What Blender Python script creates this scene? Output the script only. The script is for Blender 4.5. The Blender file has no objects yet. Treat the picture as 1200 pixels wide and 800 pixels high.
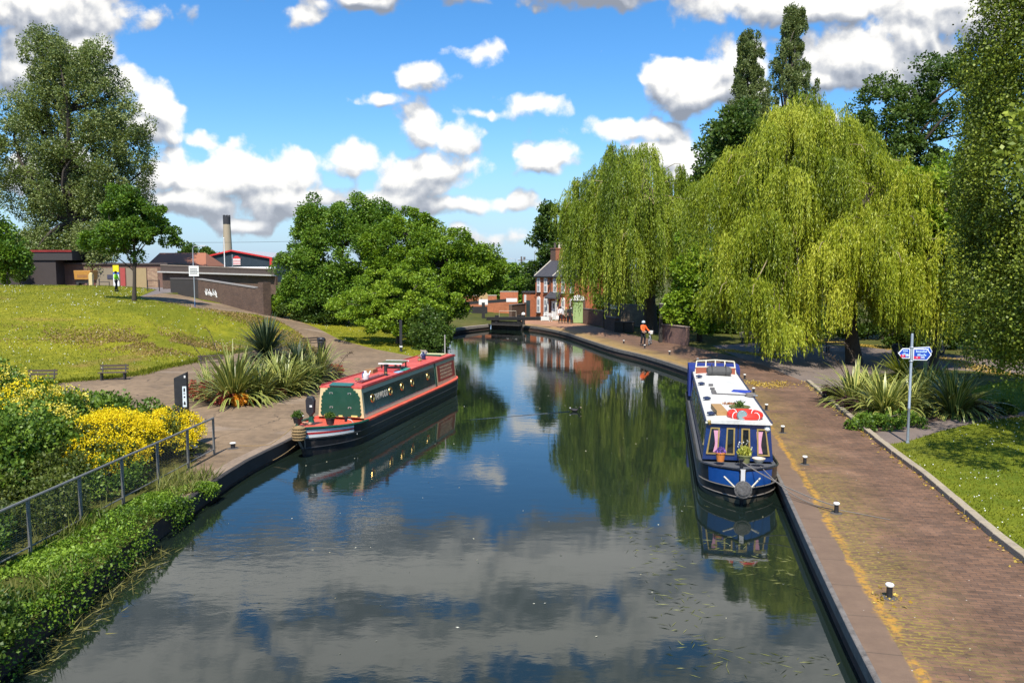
import bpy, bmesh, math, random
import numpy as np
from mathutils import Vector, Matrix
from mathutils.geometry import delaunay_2d_cdt
random.seed(4); RNG = np.random.default_rng(7)
R = math.radians; PI = math.pi
SC = bpy.context.scene; COL = SC.collection
WATER = -0.45

# ------------------------------------------------------------------ camera
CAM_H = 5.8; PITCH = math.atan(86/950)
cam_d = bpy.data.cameras.new('camera'); cam = bpy.data.objects.new('camera', cam_d); COL.objects.link(cam)
cam.location = (0, 0, CAM_H); cam.rotation_euler = (PI/2 - PITCH, 0, 0)
cam_d.sensor_width = 36; cam_d.lens = 36*950/1200; cam_d.clip_start = 0.1; cam_d.clip_end = 8000
SC.camera = cam

def ray(px, py):
    u = (px-600)/950; v = (400-py)/950
    c, s = math.cos(PITCH), math.sin(PITCH)
    return Vector((u, c + v*s, -s + v*c))
def G(px, py, z=0.0):                      # where the sight line meets the level z: a survey point
    d = ray(px, py); t = (z-CAM_H)/d.z
    return (d.x*t, d.y*t, z)
def S(px, py, y):                          # the point of the sight line at distance y
    d = ray(px, py); t = y/d.y
    return (d.x*t, y, CAM_H + d.z*t)

# ------------------------------------------------------------------ node helpers
def new_mat(name):
    m = bpy.data.materials.new(name); m.use_nodes = True
    nt = m.node_tree
    for n in list(nt.nodes): nt.nodes.remove(n)
    return m, nt
class NB:
    def __init__(s, nt): s.nt = nt
    def n(s, t, **k):
        o = s.nt.nodes.new(t)
        for a, b in k.items(): setattr(o, a, b)
        return o
    def link(s, a, b): s.nt.links.new(a, b)
    def _in(s, sock, v):
        if hasattr(v, 'is_linked'): s.nt.links.new(v, sock)
        elif v is not None: sock.default_value = v
    def math(s, op, a, b=None, c=None, clamp=False):
        o = s.n('ShaderNodeMath', operation=op, use_clamp=clamp)
        s._in(o.inputs[0], a); s._in(o.inputs[1], b); s._in(o.inputs[2], c)
        return o.outputs[0]
    def vmath(s, op, a, b=None, c=None):
        o = s.n('ShaderNodeVectorMath', operation=op)
        s._in(o.inputs[0], a); s._in(o.inputs[1], b); s._in(o.inputs[2], c)
        return o.outputs['Value'] if op in ('LENGTH', 'DOT_PRODUCT', 'DISTANCE') else o.outputs[0]
    def noise(s, vec, scale, detail=3, rough=0.5, out='Fac', dist=0.0):
        o = s.n('ShaderNodeTexNoise'); s._in(o.inputs['Vector'], vec)
        o.inputs['Scale'].default_value = scale; o.inputs['Detail'].default_value = detail
        o.inputs['Roughness'].default_value = rough; o.inputs['Distortion'].default_value = dist
        return o.outputs[out]
    def voro(s, vec, scale, feature='F1', out='Distance', rand=1.0):
        o = s.n('ShaderNodeTexVoronoi', feature=feature); s._in(o.inputs['Vector'], vec)
        o.inputs['Scale'].default_value = scale; o.inputs['Randomness'].default_value = rand
        return o.outputs[out]
    def ramp(s, fac, stops, interp='LINEAR'):
        o = s.n('ShaderNodeValToRGB'); o.color_ramp.interpolation = interp
        s._in(o.inputs[0], fac); e = o.color_ramp.elements
        while len(e) < len(stops): e.new(0.5)
        for k, (p, c) in enumerate(stops):
            e[k].position = p
            e[k].color = (c, c, c, 1) if isinstance(c, (int, float)) else (*c, 1)
        return o.outputs[0]
    def mix(s, fac, a, b, blend='MIX'):
        o = s.n('ShaderNodeMix', data_type='RGBA', blend_type=blend)
        s._in(o.inputs[0], fac)
        s._in(o.inputs[6], (*a, 1) if isinstance(a, tuple) and len(a) == 3 else a)
        s._in(o.inputs[7], (*b, 1) if isinstance(b, tuple) and len(b) == 3 else b)
        return o.outputs[2]
    def step(s, v, a, b):
        o = s.n('ShaderNodeMapRange', interpolation_type='SMOOTHSTEP')
        s._in(o.inputs[0], v); o.inputs[1].default_value = a; o.inputs[2].default_value = b
        return o.outputs[0]
    def mapping(s, vec, loc=(0,0,0), rot=(0,0,0), scale=(1,1,1)):
        o = s.n('ShaderNodeMapping'); s._in(o.inputs[0], vec)
        o.inputs[1].default_value = loc; o.inputs[2].default_value = rot; o.inputs[3].default_value = scale
        return o.outputs[0]
    def bump(s, h, strength, dist):
        o = s.n('ShaderNodeBump'); o.inputs['Strength'].default_value = strength; o.inputs['Distance'].default_value = dist
        s._in(o.inputs['Height'], h); return o.outputs[0]
    def bsdf(s, color, rough=0.6, metal=0.0, normal=None, spec=0.5, coat=0.0):
        p = s.n('ShaderNodeBsdfPrincipled')
        s._in(p.inputs['Base Color'], (*color, 1) if isinstance(color, tuple) and len(color) == 3 else color)
        s._in(p.inputs['Roughness'], rough); s._in(p.inputs['Metallic'], metal)
        p.inputs['Specular IOR Level'].default_value = spec; p.inputs['Coat Weight'].default_value = coat
        p.inputs['Coat Roughness'].default_value = 0.12
        if normal is not None: s._in(p.inputs['Normal'], normal)
        return p.outputs[0]
    def out(s, sh):
        o = s.n('ShaderNodeOutputMaterial'); s.link(sh, o.inputs[0])
    def coord(s, w='Object'): return s.n('ShaderNodeTexCoord').outputs[w]
    def pos(s): return s.n('ShaderNodeNewGeometry').outputs['Position']
    def attr(s, name, o='Fac'):
        a = s.n('ShaderNodeAttribute'); a.attribute_name = name; return a.outputs[o]

_mats = {}
def M(name, color=(.5,.5,.5), rough=.6, metal=0., wear=.25, scale=6., bump=.0, coat=0., spec=.5, tint=None):
    """painted / plain surfaces: base colour broken by two scales of noise"""
    if name in _mats: return _mats[name]
    m, nt = new_mat(name); b = NB(nt)
    p = b.coord('Object')
    n1 = b.noise(p, scale, 5, .6); n2 = b.noise(p, scale*7, 3, .6)
    k = b.math('MULTIPLY_ADD', b.math('ADD', b.math('SUBTRACT', n1, .5), b.math('MULTIPLY', b.math('SUBTRACT', n2, .5), .6)), wear*2.2, 1.0)
    t = tint or tuple(c*.55+.02 for c in color)
    col = b.mix(b.math('MULTIPLY', b.step(n1, .52, .75), min(1, wear*1.6)), color, t)
    cc = b.vmath('SCALE', col); nt.nodes[-1].inputs['Scale'].default_value = 1
    b.link(k, cc.node.inputs['Scale'])
    r = b.math('MULTIPLY_ADD', b.math('SUBTRACT', n1, .5), .35, rough, clamp=True)
    nrm = b.bump(n2, bump, .02) if bump else None
    b.out(b.bsdf(cc, r, metal, nrm, spec, coat)); _mats[name] = m
    return m

def brick_mat(name, c1, c2, mortar, scale=1.0, uv=False, dirt=.35):
    if name in _mats: return _mats[name]
    m, nt = new_mat(name); b = NB(nt)
    p = b.coord('Object')
    sx = b.n('ShaderNodeSeparateXYZ'); b.link(p, sx.inputs[0])
    cb = b.n('ShaderNodeCombineXYZ'); b.link(b.math('ADD', sx.outputs[0], sx.outputs[1]), cb.inputs[0]); b.link(sx.outputs[2], cb.inputs[1])
    t = b.n('ShaderNodeTexBrick'); b.link(cb.outputs[0], t.inputs['Vector'])
    t.inputs['Scale'].default_value = 1; t.inputs['Brick Width'].default_value = .225*scale; t.inputs['Row Height'].default_value = .075*scale
    t.inputs['Mortar Size'].default_value = .006*scale; t.inputs['Color1'].default_value = (*c1, 1); t.inputs['Color2'].default_value = (*c2, 1)
    t.inputs['Mortar'].default_value = (*mortar, 1); t.inputs['Bias'].default_value = -.1
    n = b.noise(p, .9, 6, .65); n2 = b.noise(p, 9, 4, .6)
    f = b.math('MULTIPLY_ADD', b.math('ADD', b.math('SUBTRACT', n, .5), b.math('MULTIPLY', b.math('SUBTRACT', n2, .5), .8)), dirt*3, 1.)
    cc = b.vmath('SCALE', t.outputs[0]); b.link(f, cc.node.inputs['Scale'])
    b.out(b.bsdf(cc, .85, 0, b.bump(t.outputs['Fac'], -.4, .01), .3)); _mats[name] = m
    return m

def leaf_mat(name, dark, mid, light, trans=.3, rough=.5, spec=.35, tc=None):
    if name in _mats: return _mats[name]
    m, nt = new_mat(name); b = NB(nt)
    a = b.attr('tint'); c = b.ramp(a, [(0., dark), (.5, mid), (1., light)])
    s1 = b.bsdf(c, rough, 0, None, spec)
    tr = b.n('ShaderNodeBsdfTranslucent')
    hs = b.mix(.5, c, tc or (light[0]*1.2, light[1]*1.2, light[2]*.5)); b.link(hs, tr.inputs[0])
    mx = b.n('ShaderNodeMixShader'); mx.inputs[0].default_value = trans
    b.link(s1, mx.inputs[1]); b.link(tr.outputs[0], mx.inputs[2]); b.out(mx.outputs[0]); _mats[name] = m
    return m

# ------------------------------------------------------------------ object helpers
def obj(name, me, mat=None, parent=None, loc=(0,0,0), rz=0.):
    o = bpy.data.objects.new(name, me); COL.objects.link(o)
    o.location = loc; o.rotation_euler = (0, 0, rz)
    if mat is not None:
        for mm in (mat if isinstance(mat, (list, tuple)) else [mat]): me.materials.append(mm)
    if parent is not None: o.parent = parent
    return o
def tag(o, label=None, cat=None, group=None, kind=None):
    if label: o['label'] = label
    if cat: o['category'] = cat
    if group: o['group'] = group
    if kind: o['kind'] = kind
    return o
def thing(name, label, cat, loc=(0,0,0), rz=0., group=None):
    o = bpy.data.objects.new(name, None); COL.objects.link(o); o.empty_display_size = .2
    o.location = loc; o.rotation_euler = (0, 0, rz)
    return tag(o, label, cat, group)
def dup(src, loc, rz=None, label=None, group=None, scale=None):
    r = src.copy(); COL.objects.link(r); r.location = loc
    if rz is not None: r.rotation_euler = (0, 0, rz)
    if label: r['label'] = label
    if group: r['group'] = group
    if scale: r.scale = scale if isinstance(scale, tuple) else (scale,)*3
    for ch in list(src.children):
        c = ch.copy(); COL.objects.link(c); c.parent = r
        for g in list(ch.children):
            d = g.copy(); COL.objects.link(d); d.parent = c
    return r

class MB:
    def __init__(s): s.v = []; s.f = []; s.mi = []
    def add(s, vs, fs, mi=0):
        k = len(s.v); s.v += [tuple(p) for p in vs]; s.f += [tuple(i+k for i in f) for f in fs]; s.mi += [mi]*len(fs); return s
    def box(s, c, d, rz=0., rot=None, mi=0, taper=1.0):
        m = rot if rot is not None else Matrix.Rotation(rz, 3, 'Z')
        hx, hy, hz = d[0]/2, d[1]/2, d[2]/2
        vs = []
        for z in (-1, 1):
            t = taper if z > 0 else 1
            for x, y in ((-1,-1),(1,-1),(1,1),(-1,1)): vs.append(Vector(c) + m @ Vector((x*hx*t, y*hy*t, z*hz)))
        return s.add(vs, [(3,2,1,0),(4,5,6,7),(0,1,5,4),(1,2,6,5),(2,3,7,6),(3,0,4,7)], mi)
    def beam(s, a, b_, w, h, mi=0):
        a, b_ = Vector(a), Vector(b_); d = b_-a; L = d.length
        x = d.normalized(); up = Vector((0,0,1)) if abs(x.z) < .95 else Vector((0,1,0))
        y = up.cross(x).normalized(); z = x.cross(y)
        m = Matrix((x, y, z)).transposed()
        return s.box((a+b_)/2, (L, w, h), rot=m, mi=mi)
    def tube(s, pts, r, n=8, caps=True, mi=0):
        pts = [Vector(p) for p in pts]; rs = r if isinstance(r, (list, tuple)) else [r]*len(pts)
        k0 = len(s.v); prev = None
        for i, p in enumerate(pts):
            t = (pts[min(i+1, len(pts)-1)] - pts[max(i-1, 0)]).normalized()
            if prev is None:
                a = Vector((0,0,1)) if abs(t.z) < .9 else Vector((1,0,0))
                x = a.cross(t).normalized()
            else:
                x = (prev - t*prev.dot(t)).normalized()
            prev = x; y = t.cross(x)
            for j in range(n):
                q = 2*PI*j/n; s.v.append(tuple(p + (x*math.cos(q) + y*math.sin(q))*rs[i]))
        for i in range(len(pts)-1):
            for j in range(n):
                a = k0+i*n+j; b_ = k0+i*n+(j+1) % n
                s.f.append((a, b_, b_+n, a+n)); s.mi.append(mi)
        if caps:
            s.f.append(tuple(k0+j for j in reversed(range(n)))); s.f.append(tuple(k0+(len(pts)-1)*n+j for j in range(n))); s.mi += [mi, mi]
        return s
    def lathe(s, prof, n=16, c=(0,0,0), axis=None, mi=0):
        k0 = len(s.v); c = Vector(c)
        q_ = Vector((0,0,1)).rotation_difference(Vector(axis)).to_matrix() if axis is not None else Matrix.Identity(3)
        for r_, z in prof:
            for j in range(n):
                a = 2*PI*j/n; s.v.append(tuple(c + q_ @ Vector((r_*math.cos(a), r_*math.sin(a), z))))
        for i in range(len(prof)-1):
            for j in range(n):
                a = k0+i*n+j; b_ = k0+i*n+(j+1) % n
                s.f.append((a, b_, b_+n, a+n)); s.mi.append(mi)
        s.f.append(tuple(k0+j for j in reversed(range(n)))); s.f.append(tuple(k0+(len(prof)-1)*n+j for j in range(n))); s.mi += [mi, mi]
        return s
    def torus(s, c, R_, r_, n=20, m=8, axis=(0,0,1), a0=0, a1=2*PI, mi=0):
        q_ = Vector((0,0,1)).rotation_difference(Vector(axis)).to_matrix(); c = Vector(c)
        full = abs(a1-a0-2*PI) < 1e-4
        pts = [c + q_ @ Vector((R_*math.cos(a0+(a1-a0)*i/n), R_*math.sin(a0+(a1-a0)*i/n), 0)) for i in range(n + (0 if full else 1))]
        if full: pts.append(pts[0] + (pts[1]-pts[0])*.001)
        return s.tube(pts, r_, m, caps=not full, mi=mi)
    def prism(s, poly, a0, a1, plane='xy', mi=0):
        """polygon extruded along the third axis; plane names the polygon's axes"""
        def pt(p, h): return {'xy': (p[0], p[1], h), 'xz': (p[0], h, p[1]), 'yz': (h, p[0], p[1])}[plane]
        n = len(poly); vs = [pt(p, a0) for p in poly] + [pt(p, a1) for p in poly]
        fs = [tuple(reversed(range(n))), tuple(range(n, 2*n))] + [(i, (i+1) % n, (i+1) % n+n, i+n) for i in range(n)]
        return s.add(vs, fs, mi)
    def loft(s, rings, close=True, caps=True, mi=0):
        k0 = len(s.v); n = len(rings[0])
        for r_ in rings: s.v += [tuple(p) for p in r_]
        for i in range(len(rings)-1):
            for j in range(n if close else n-1):
                a = k0+i*n+j; b_ = k0+i*n+(j+1) % n
                s.f.append((a, b_, b_+n, a+n)); s.mi.append(mi)
        if caps and close:
            s.f.append(tuple(k0+j for j in reversed(range(n)))); s.f.append(tuple(k0+(len(rings)-1)*n+j for j in range(n))); s.mi += [mi, mi]
        return s
    def build(s, name, mat=None, parent=None, loc=(0,0,0), rz=0., bevel=0., smooth=False):
        me = bpy.data.meshes.new(name); me.from_pydata(s.v, [], s.f)
        o = obj(name, me, mat, parent, loc, rz)
        if any(s.mi): me.polygons.foreach_set('material_index', s.mi)
        bm = bmesh.new(); bm.from_mesh(me); bmesh.ops.recalc_face_normals(bm, faces=bm.faces); bm.to_mesh(me); bm.free()
        if smooth:
            me.polygons.foreach_set('use_smooth', [True]*len(me.polygons))
            try: me.set_sharp_from_angle(angle=R(35))
            except Exception: pass
        if bevel:
            mod = o.modifiers.new('bevel', 'BEVEL'); mod.width = bevel; mod.segments = 2; mod.limit_method = 'ANGLE'; mod.angle_limit = R(40)
        return o

def np_mesh(name, V, F, tint=None, extra=None):
    me = bpy.data.meshes.new(name)
    V = np.ascontiguousarray(V, np.float32); F = np.ascontiguousarray(F, np.int32)
    me.vertices.add(len(V)); me.vertices.foreach_set('co', V.ravel())
    k = F.shape[1]
    me.loops.add(F.size); me.loops.foreach_set('vertex_index', F.ravel())
    me.polygons.add(len(F)); me.polygons.foreach_set('loop_start', np.arange(0, F.size, k, dtype=np.int32))
    me.update(calc_edges=True)
    if tint is not None:
        a = me.attributes.new('tint', 'FLOAT', 'FACE'); a.data.foreach_set('value', np.ascontiguousarray(tint, np.float32))
    return me
def unit(a): return a/np.maximum(np.linalg.norm(a, axis=1, keepdims=True), 1e-9)
def rdir(n): return unit(RNG.normal(size=(n, 3)))

def leaf_mesh(name, P, D, L, W, tint, side=None):
    """one rhombic blade per point P along D"""
    n = len(P); D = unit(D)
    Sd = unit(np.cross(D, rdir(n) if side is None else side))
    L = np.broadcast_to(np.asarray(L, float), (n,))[:, None]; W = np.broadcast_to(np.asarray(W, float), (n,))[:, None]
    up = unit(np.cross(D, Sd))
    V = np.empty((n, 4, 3)); V[:, 0] = P; V[:, 1] = P+D*L*.45+Sd*W+up*W*.3; V[:, 2] = P+D*L; V[:, 3] = P+D*L*.45-Sd*W+up*W*.3
    F = np.arange(n*4).reshape(n, 4)
    return np_mesh(name, V.reshape(-1, 3), F, np.clip(tint, 0, 1))

def fbm3(P, seed=0, oct=3):
    """cheap smooth pseudo noise, about -1..1"""
    r = np.random.default_rng(seed); out = np.zeros(len(P)); a = 1.
    for o in range(oct):
        for _ in range(3):
            k = r.normal(size=P.shape[1])*(1.7**o)*1.0; out += a*np.sin(P @ k + r.uniform(0, 6.28))
        a *= .6
    return out/3.2
# ------------------------------------------------------------------ light
SUN_AZ, SUN_EL = R(-172), R(55)
sun_dir = Vector((math.sin(SUN_AZ)*math.cos(SUN_EL), math.cos(SUN_AZ)*math.cos(SUN_EL), math.sin(SUN_EL)))
sl = bpy.data.lights.new('sun', 'SUN'); sl.energy = 4.6; sl.angle = R(.53); sl.color = (1., .95, .86)
so = bpy.data.objects.new('sun', sl); COL.objects.link(so); so.rotation_euler = sun_dir.to_track_quat('Z', 'Y').to_euler()

W = bpy.data.worlds.new('World'); SC.world = W; W.use_nodes = True
nt = W.node_tree
for n in list(nt.nodes): nt.nodes.remove(n)
def uv_of(px, py):
    d = ray(px, py); return d.x/d.y, d.z/d.y
# cumulus heaps of that noon, as compass/height lobes on the sky: (px, py, rx, ry, weight)
CL = [(45,-2,150,58,1.),(90,62,55,36,.9),(150,95,40,30,.9),(178,128,34,34,1.),(165,150,44,22,.9),(20,60,40,60,.8),
 (352,15,26,19,.75),(420,-4,75,16,.8),(500,84,42,17,.72),(552,68,42,15,.68),(445,116,36,10,.6),
 (572,131,46,11,.62),(628,121,46,15,.68),
 (488,158,33,38,1.),(532,163,38,25,.95),(505,205,68,32,1.05),(470,234,56,18,.8),(548,241,86,13,.7),(600,238,60,12,.6),
 (212,200,56,30,.95),(275,204,58,34,.95),(333,206,52,31,.95),(404,188,40,25,.85),(225,234,92,22,.9),(325,232,96,21,.9),(285,258,42,14,.7),(190,150,20,12,.4),(240,158,24,11,.6),
 
 (775,88,50,27,.95),(815,100,60,34,1.),(868,75,56,38,1.),(850,108,60,24,.9),(740,152,80,19,1.),(642,186,50,25,1.),(790,182,74,27,.95),(810,205,60,22,.8),
 (930,4,165,32,1.05),(1010,70,95,48,1.05),(1065,40,90,44,1.),(960,98,62,24,.9),(1130,10,160,60,1.),(905,140,70,40,.7),
 (600,276,66,14,.55),(60,180,60,40,.6),
 (250,-70,210,62,1.1),(470,-62,170,60,1.1),(700,-48,190,52,1.1),(120,-190,260,80,1.),(420,-170,150,60,1.1),(640,-150,170,60,1.),(860,-110,160,70,1.),(380,-300,400,90,1.),(800,-290,330,90,1.),(1000,-200,200,90,.9)]
g = bpy.data.node_groups.new('cloud_density', 'ShaderNodeTree')
g.interface.new_socket('Vector', in_out='INPUT', socket_type='NodeSocketVector')
g.interface.new_socket('Density', in_out='OUTPUT', socket_type='NodeSocketFloat')
g.interface.new_socket('Height', in_out='OUTPUT', socket_type='NodeSocketFloat')
b = NB(g); gi = b.n('NodeGroupInput'); go = b.n('NodeGroupOutput')
p0 = gi.outputs[0]
wn = b.noise(p0, 9, 3, .55, 'Color')
p1 = b.vmath('MULTIPLY_ADD', b.vmath('SUBTRACT', wn, (.5,.5,.5)), (.075,.045,0), p0)
acc = None; hgt = None
for (cx, cy, rx, ry, w) in CL:
    u, v = uv_of(cx, cy); ru, rv = rx*1.1/950, ry*1.15/950
    q = b.vmath('MULTIPLY_ADD', p1, (1/ru, 1/rv, 0), (-u/ru, -v/rv, 0))
    d = b.math('MULTIPLY_ADD', b.vmath('LENGTH', q), -w, w)
    acc = d if acc is None else b.math('SMOOTH_MAX', acc, d, .12)
fb = b.noise(p0, 17, 9, .58, dist=.15); fb2 = b.noise(p0, 60, 6, .6)
vo = b.voro(p1, 24, 'SMOOTH_F1'); vo2 = b.voro(b.vmath('MULTIPLY_ADD', wn, (.03,.03,0), p1), 62, 'SMOOTH_F1')
k = b.math('MULTIPLY_ADD', b.math('SUBTRACT', fb, .5), 1.5, b.math('MULTIPLY', b.math('SUBTRACT', fb2, .5), .22))
k = b.math('MULTIPLY_ADD', b.math('SUBTRACT', .42, vo), .85, k); k = b.math('MULTIPLY_ADD', b.math('SUBTRACT', .42, vo2), .38, k)
den = b.math('ADD', b.math('MAXIMUM', acc, -1.2), k)
b.link(den, go.inputs[0]); b.link(acc, go.inputs[1])

b = NB(nt)
dirv = b.coord('Generated'); sp = b.n('ShaderNodeSeparateXYZ'); b.link(dirv, sp.inputs[0])
yy = b.math('MAXIMUM', sp.outputs[1], .05)
cmb = b.n('ShaderNodeCombineXYZ'); b.link(b.math('DIVIDE', sp.outputs[0], yy), cmb.inputs[0]); b.link(b.math('DIVIDE', sp.outputs[2], yy), cmb.inputs[1])
def dens(off):
    n = b.n('ShaderNodeGroup'); n.node_tree = g
    b.link(b.vmath('ADD', cmb.outputs[0], off), n.inputs[0]); return n.outputs
D0 = dens((0,0,0)); D1 = dens((.004, .011, 0)); D2 = dens((.012, .040, 0))
front = b.step(sp.outputs[1], .06, .16)
alpha = b.math('MULTIPLY', b.step(D0[0], .05, .40), front)
rel = b.math('SUBTRACT', D0[0], D1[0]); rel2 = b.math('SUBTRACT', D0[1], D2[1])
lit = b.math('ADD', b.math('MULTIPLY_ADD', rel, 1.15, .58), b.math('MULTIPLY', rel2, .80), clamp=True)
thick = b.step(D0[0], .25, 1.15)
# cloud sheets overhead are lightened with height, to brighten the water that mirrors them
over = b.step(b.math('DIVIDE', sp.outputs[2], yy), .285, .40)
lit = b.math('SUBTRACT', lit, b.math('MULTIPLY', b.math('MULTIPLY', over, -.08), thick), clamp=True)
ccol = b.ramp(lit, [(.0, (.30,.33,.39)), (.30, (.46,.49,.55)), (.55, (.70,.71,.73)), (.75, (.96,.945,.915)), (1., (1.10,1.08,1.04))])
low = b.step(b.math('DIVIDE', sp.outputs[2], yy), .12, .0)
ccol = b.mix(b.math('MULTIPLY', low, .45), ccol, (.62,.66,.74))
sky = b.n('ShaderNodeTexSky'); sky.sky_type = 'NISHITA'; sky.sun_disc = False
sky.sun_elevation = SUN_EL; sky.sun_rotation = SUN_AZ; sky.altitude = 120; sky.air_density = 1.0; sky.dust_density = .6; sky.ozone_density = 1.6
hs = b.n('ShaderNodeHueSaturation'); hs.inputs['Saturation'].default_value = 1.25; hs.inputs['Value'].default_value = 1.0; b.link(b.mix(b.math('MULTIPLY', b.step(b.math('DIVIDE', sp.outputs[2], yy), .17, -.02), .72), b.vmath('MULTIPLY', sky.outputs[0], (.86,.97,1.10)), (2.6,3.5,4.9)), hs.inputs['Color'])
bg1 = b.n('ShaderNodeBackground'); b.link(hs.outputs[0], bg1.inputs[0]); bg1.inputs[1].default_value = .112
bg2 = b.n('ShaderNodeBackground'); b.link(ccol, bg2.inputs[0]); bg2.inputs[1].default_value = .68
mx = b.n('ShaderNodeMixShader'); b.link(b.math('MULTIPLY', alpha, .97), mx.inputs[0]); b.link(bg1.outputs[0], mx.inputs[1]); b.link(bg2.outputs[0], mx.inputs[2])
wo = b.n('ShaderNodeOutputWorld'); b.link(mx.outputs[0], wo.inputs[0])
try: W.cycles.sampling_method = 'MANUAL'; W.cycles.sample_map_resolution = 512
except Exception: pass

SC.view_settings.view_transform = 'Standard'; SC.view_settings.look = 'None'; SC.view_settings.gamma = 1; SC.view_settings.exposure = 0.62
SC.view_settings.use_curve_mapping = False
SC.render.engine = 'CYCLES'; SC.cycles.use_denoising = True; SC.cycles.max_bounces = 6; SC.cycles.diffuse_bounces = 3; SC.cycles.glossy_bounces = 3
SC.cycles.transmission_bounces = 4; SC.cycles.transparent_max_bounces = 6; SC.cycles.caustics_reflective = False; SC.cycles.caustics_refractive = False

# ------------------------------------------------------------------ the lie of the land
def smooth_line(pts, step=1.2):
    P = [np.array(p[:2], float) for p in pts]; out = []
    for i in range(len(P)-1):
        p0 = P[max(i-1,0)]; p1 = P[i]; p2 = P[i+1]; p3 = P[min(i+2, len(P)-1)]
        n = max(1, int(np.linalg.norm(p2-p1)/step))
        for j in range(n):
            t = j/n
            out.append(.5*((2*p1)+(-p0+p2)*t+(2*p0-5*p1+4*p2-p3)*t*t+(-p0+3*p1-3*p2+p3)*t**3))
    out.append(P[-1]); return [tuple(map(float, q)) for q in out]
g2 = lambda *a: [G(*q)[:2] for q in a]
LE = smooth_line([(-7.0,-20),(-7.2,2),(-7.6,9),(-7.95,14),(-8.15,18)] + g2((238,573),(290,540),(333,519)) +
                 [(-6.85,32),(-5.85,37),(-4.95,42),(-4.5,46),(-5.2,52),(-6.3,58),(-7.0,65)] + g2((508,391),(540,384.5),(574.5,380.6)))
RE = smooth_line([(-.6,-20),(3.4,3)] + g2((1029,800),(1000,744),(956,653),(912,558)) + [(8.55,28),(9.8,35),(10.3,40.5)] +
                 g2((811,434),(756,416.5),(720,408),(690,398.5),(660,389),(632,383.5),(607,380.5)))
LEa, REa = np.array(LE), np.array(RE)
def seg_info(P, line):
    """for points P: nearest distance, arclength there, side (+ = right of the line's direction)"""
    A = line[:-1]; Bv = line[1:]-A; L2 = (Bv**2).sum(1); Ls = np.sqrt(L2); cum = np.concatenate([[0], np.cumsum(Ls)])
    d = P[:, None, :]-A[None]; t = np.clip((d*Bv[None]).sum(2)/L2, 0, 1)
    q = d - t[..., None]*Bv[None]; dist = np.sqrt((q**2).sum(2)); i = dist.argmin(1); ar = np.arange(len(P))
    side = np.sign(Bv[i, 1]*d[ar, i, 0]-Bv[i, 0]*d[ar, i, 1])
    return dist[ar, i], cum[i]+t[ar, i]*Ls[i], side
PATH_UP = [(216,346,3.05),(240,353,2.7),(267,357,2.35),(298,360.5,2.0),(332,370,1.35),(355,378,1.0),(373,385,.65),(398,398,.22),(440,409,0),(487,418,0)]
PATH_LO = [(163,348,3.25),(229,360.5,2.7),(267,363,2.3),(300,368.5,1.8),(327,376,1.3),(345,386,.85),(358,396,.4),(366,407,0)]
TOE = [(30,453,0),(87,447,0),(150,441,0),(189,432,0),(224,425,0),(262,416,0),(310,409,0),(350,406,0)]
ctl = [G(*q) for q in PATH_UP+PATH_LO+TOE+[(190,346,3.2),(137,341,3.3)]]
ctl += [(-29,55,1.7),(-38,55,1.9),(-24,56,.9),(-22,61,.8),(-30,67,3.0),(-42,67,3.2),(-24,68,2.0),(-37,80,3.85),(-48,80,4.1),(-62,80,4.2),(-48,60,2.4),(-30,47,.75),(-45,46,.8),(-60,50,1.3),
        (-33,87,3.45),(-40,95,3.4),(-60,95,3.5),(-28,95,3.2),(-18,85,1.6),(-14,74,.8),(-8,72,.1),(-10,63,.15),(-5,88,.3),(-100,150,3.4),(-40,150,3.2),(-8,120,.5),(-120,60,4.),(-120,20,2.),
        (-40,22,.8),(-22,12,.4),(-40,5,.8),(-14,14,.1),(-12,25,0),(-16,31,0),(-22,33,.1),(-11,36,0),(-12,45,0),(-9,52,0),(-15,52,0),(-10,8,.0),(-28,36,.2),(-200,200,3.4),(-200,0,3)]
ctl = np.array(ctl)
def tps(r): return np.where(r > 1e-6, r*r*np.log(np.maximum(r, 1e-6)), 0)
def _fit():
    n = len(ctl); X = ctl[:, :2]/50; K = tps(np.linalg.norm(X[:, None]-X[None], axis=2)) + np.eye(n)*2e-4
    Pm = np.hstack([np.ones((n, 1)), X]); A = np.vstack([np.hstack([K, Pm]), np.hstack([Pm.T, np.zeros((3, 3))])])
    return X, np.linalg.solve(A, np.concatenate([ctl[:, 2], np.zeros(3)]))
_X, _w = _fit()
def height(P):
    P = np.asarray(P, float).reshape(-1, 2)
    Q = np.clip(P, (-160, -20), (0, 160))/50; n = len(_X)
    h = tps(np.linalg.norm(Q[:, None]-_X[None], axis=2)) @ _w[:n] + _w[n] + Q @ _w[n+1:]
    d, _, sd = seg_info(P, LEa)
    left = (sd < 0) & (P[:, 0] < 8)
    k = np.clip((d-.6)/5., 0, 1); k = k*k*(3-2*k)
    far = np.clip((P[:, 0]+6)/10, 0, 1)
    return np.where(left, np.clip(h, 0, 4.4)*k, 0)*(1-far)
def gz(x, y): return float(height([(x, y)])[0])

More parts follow.
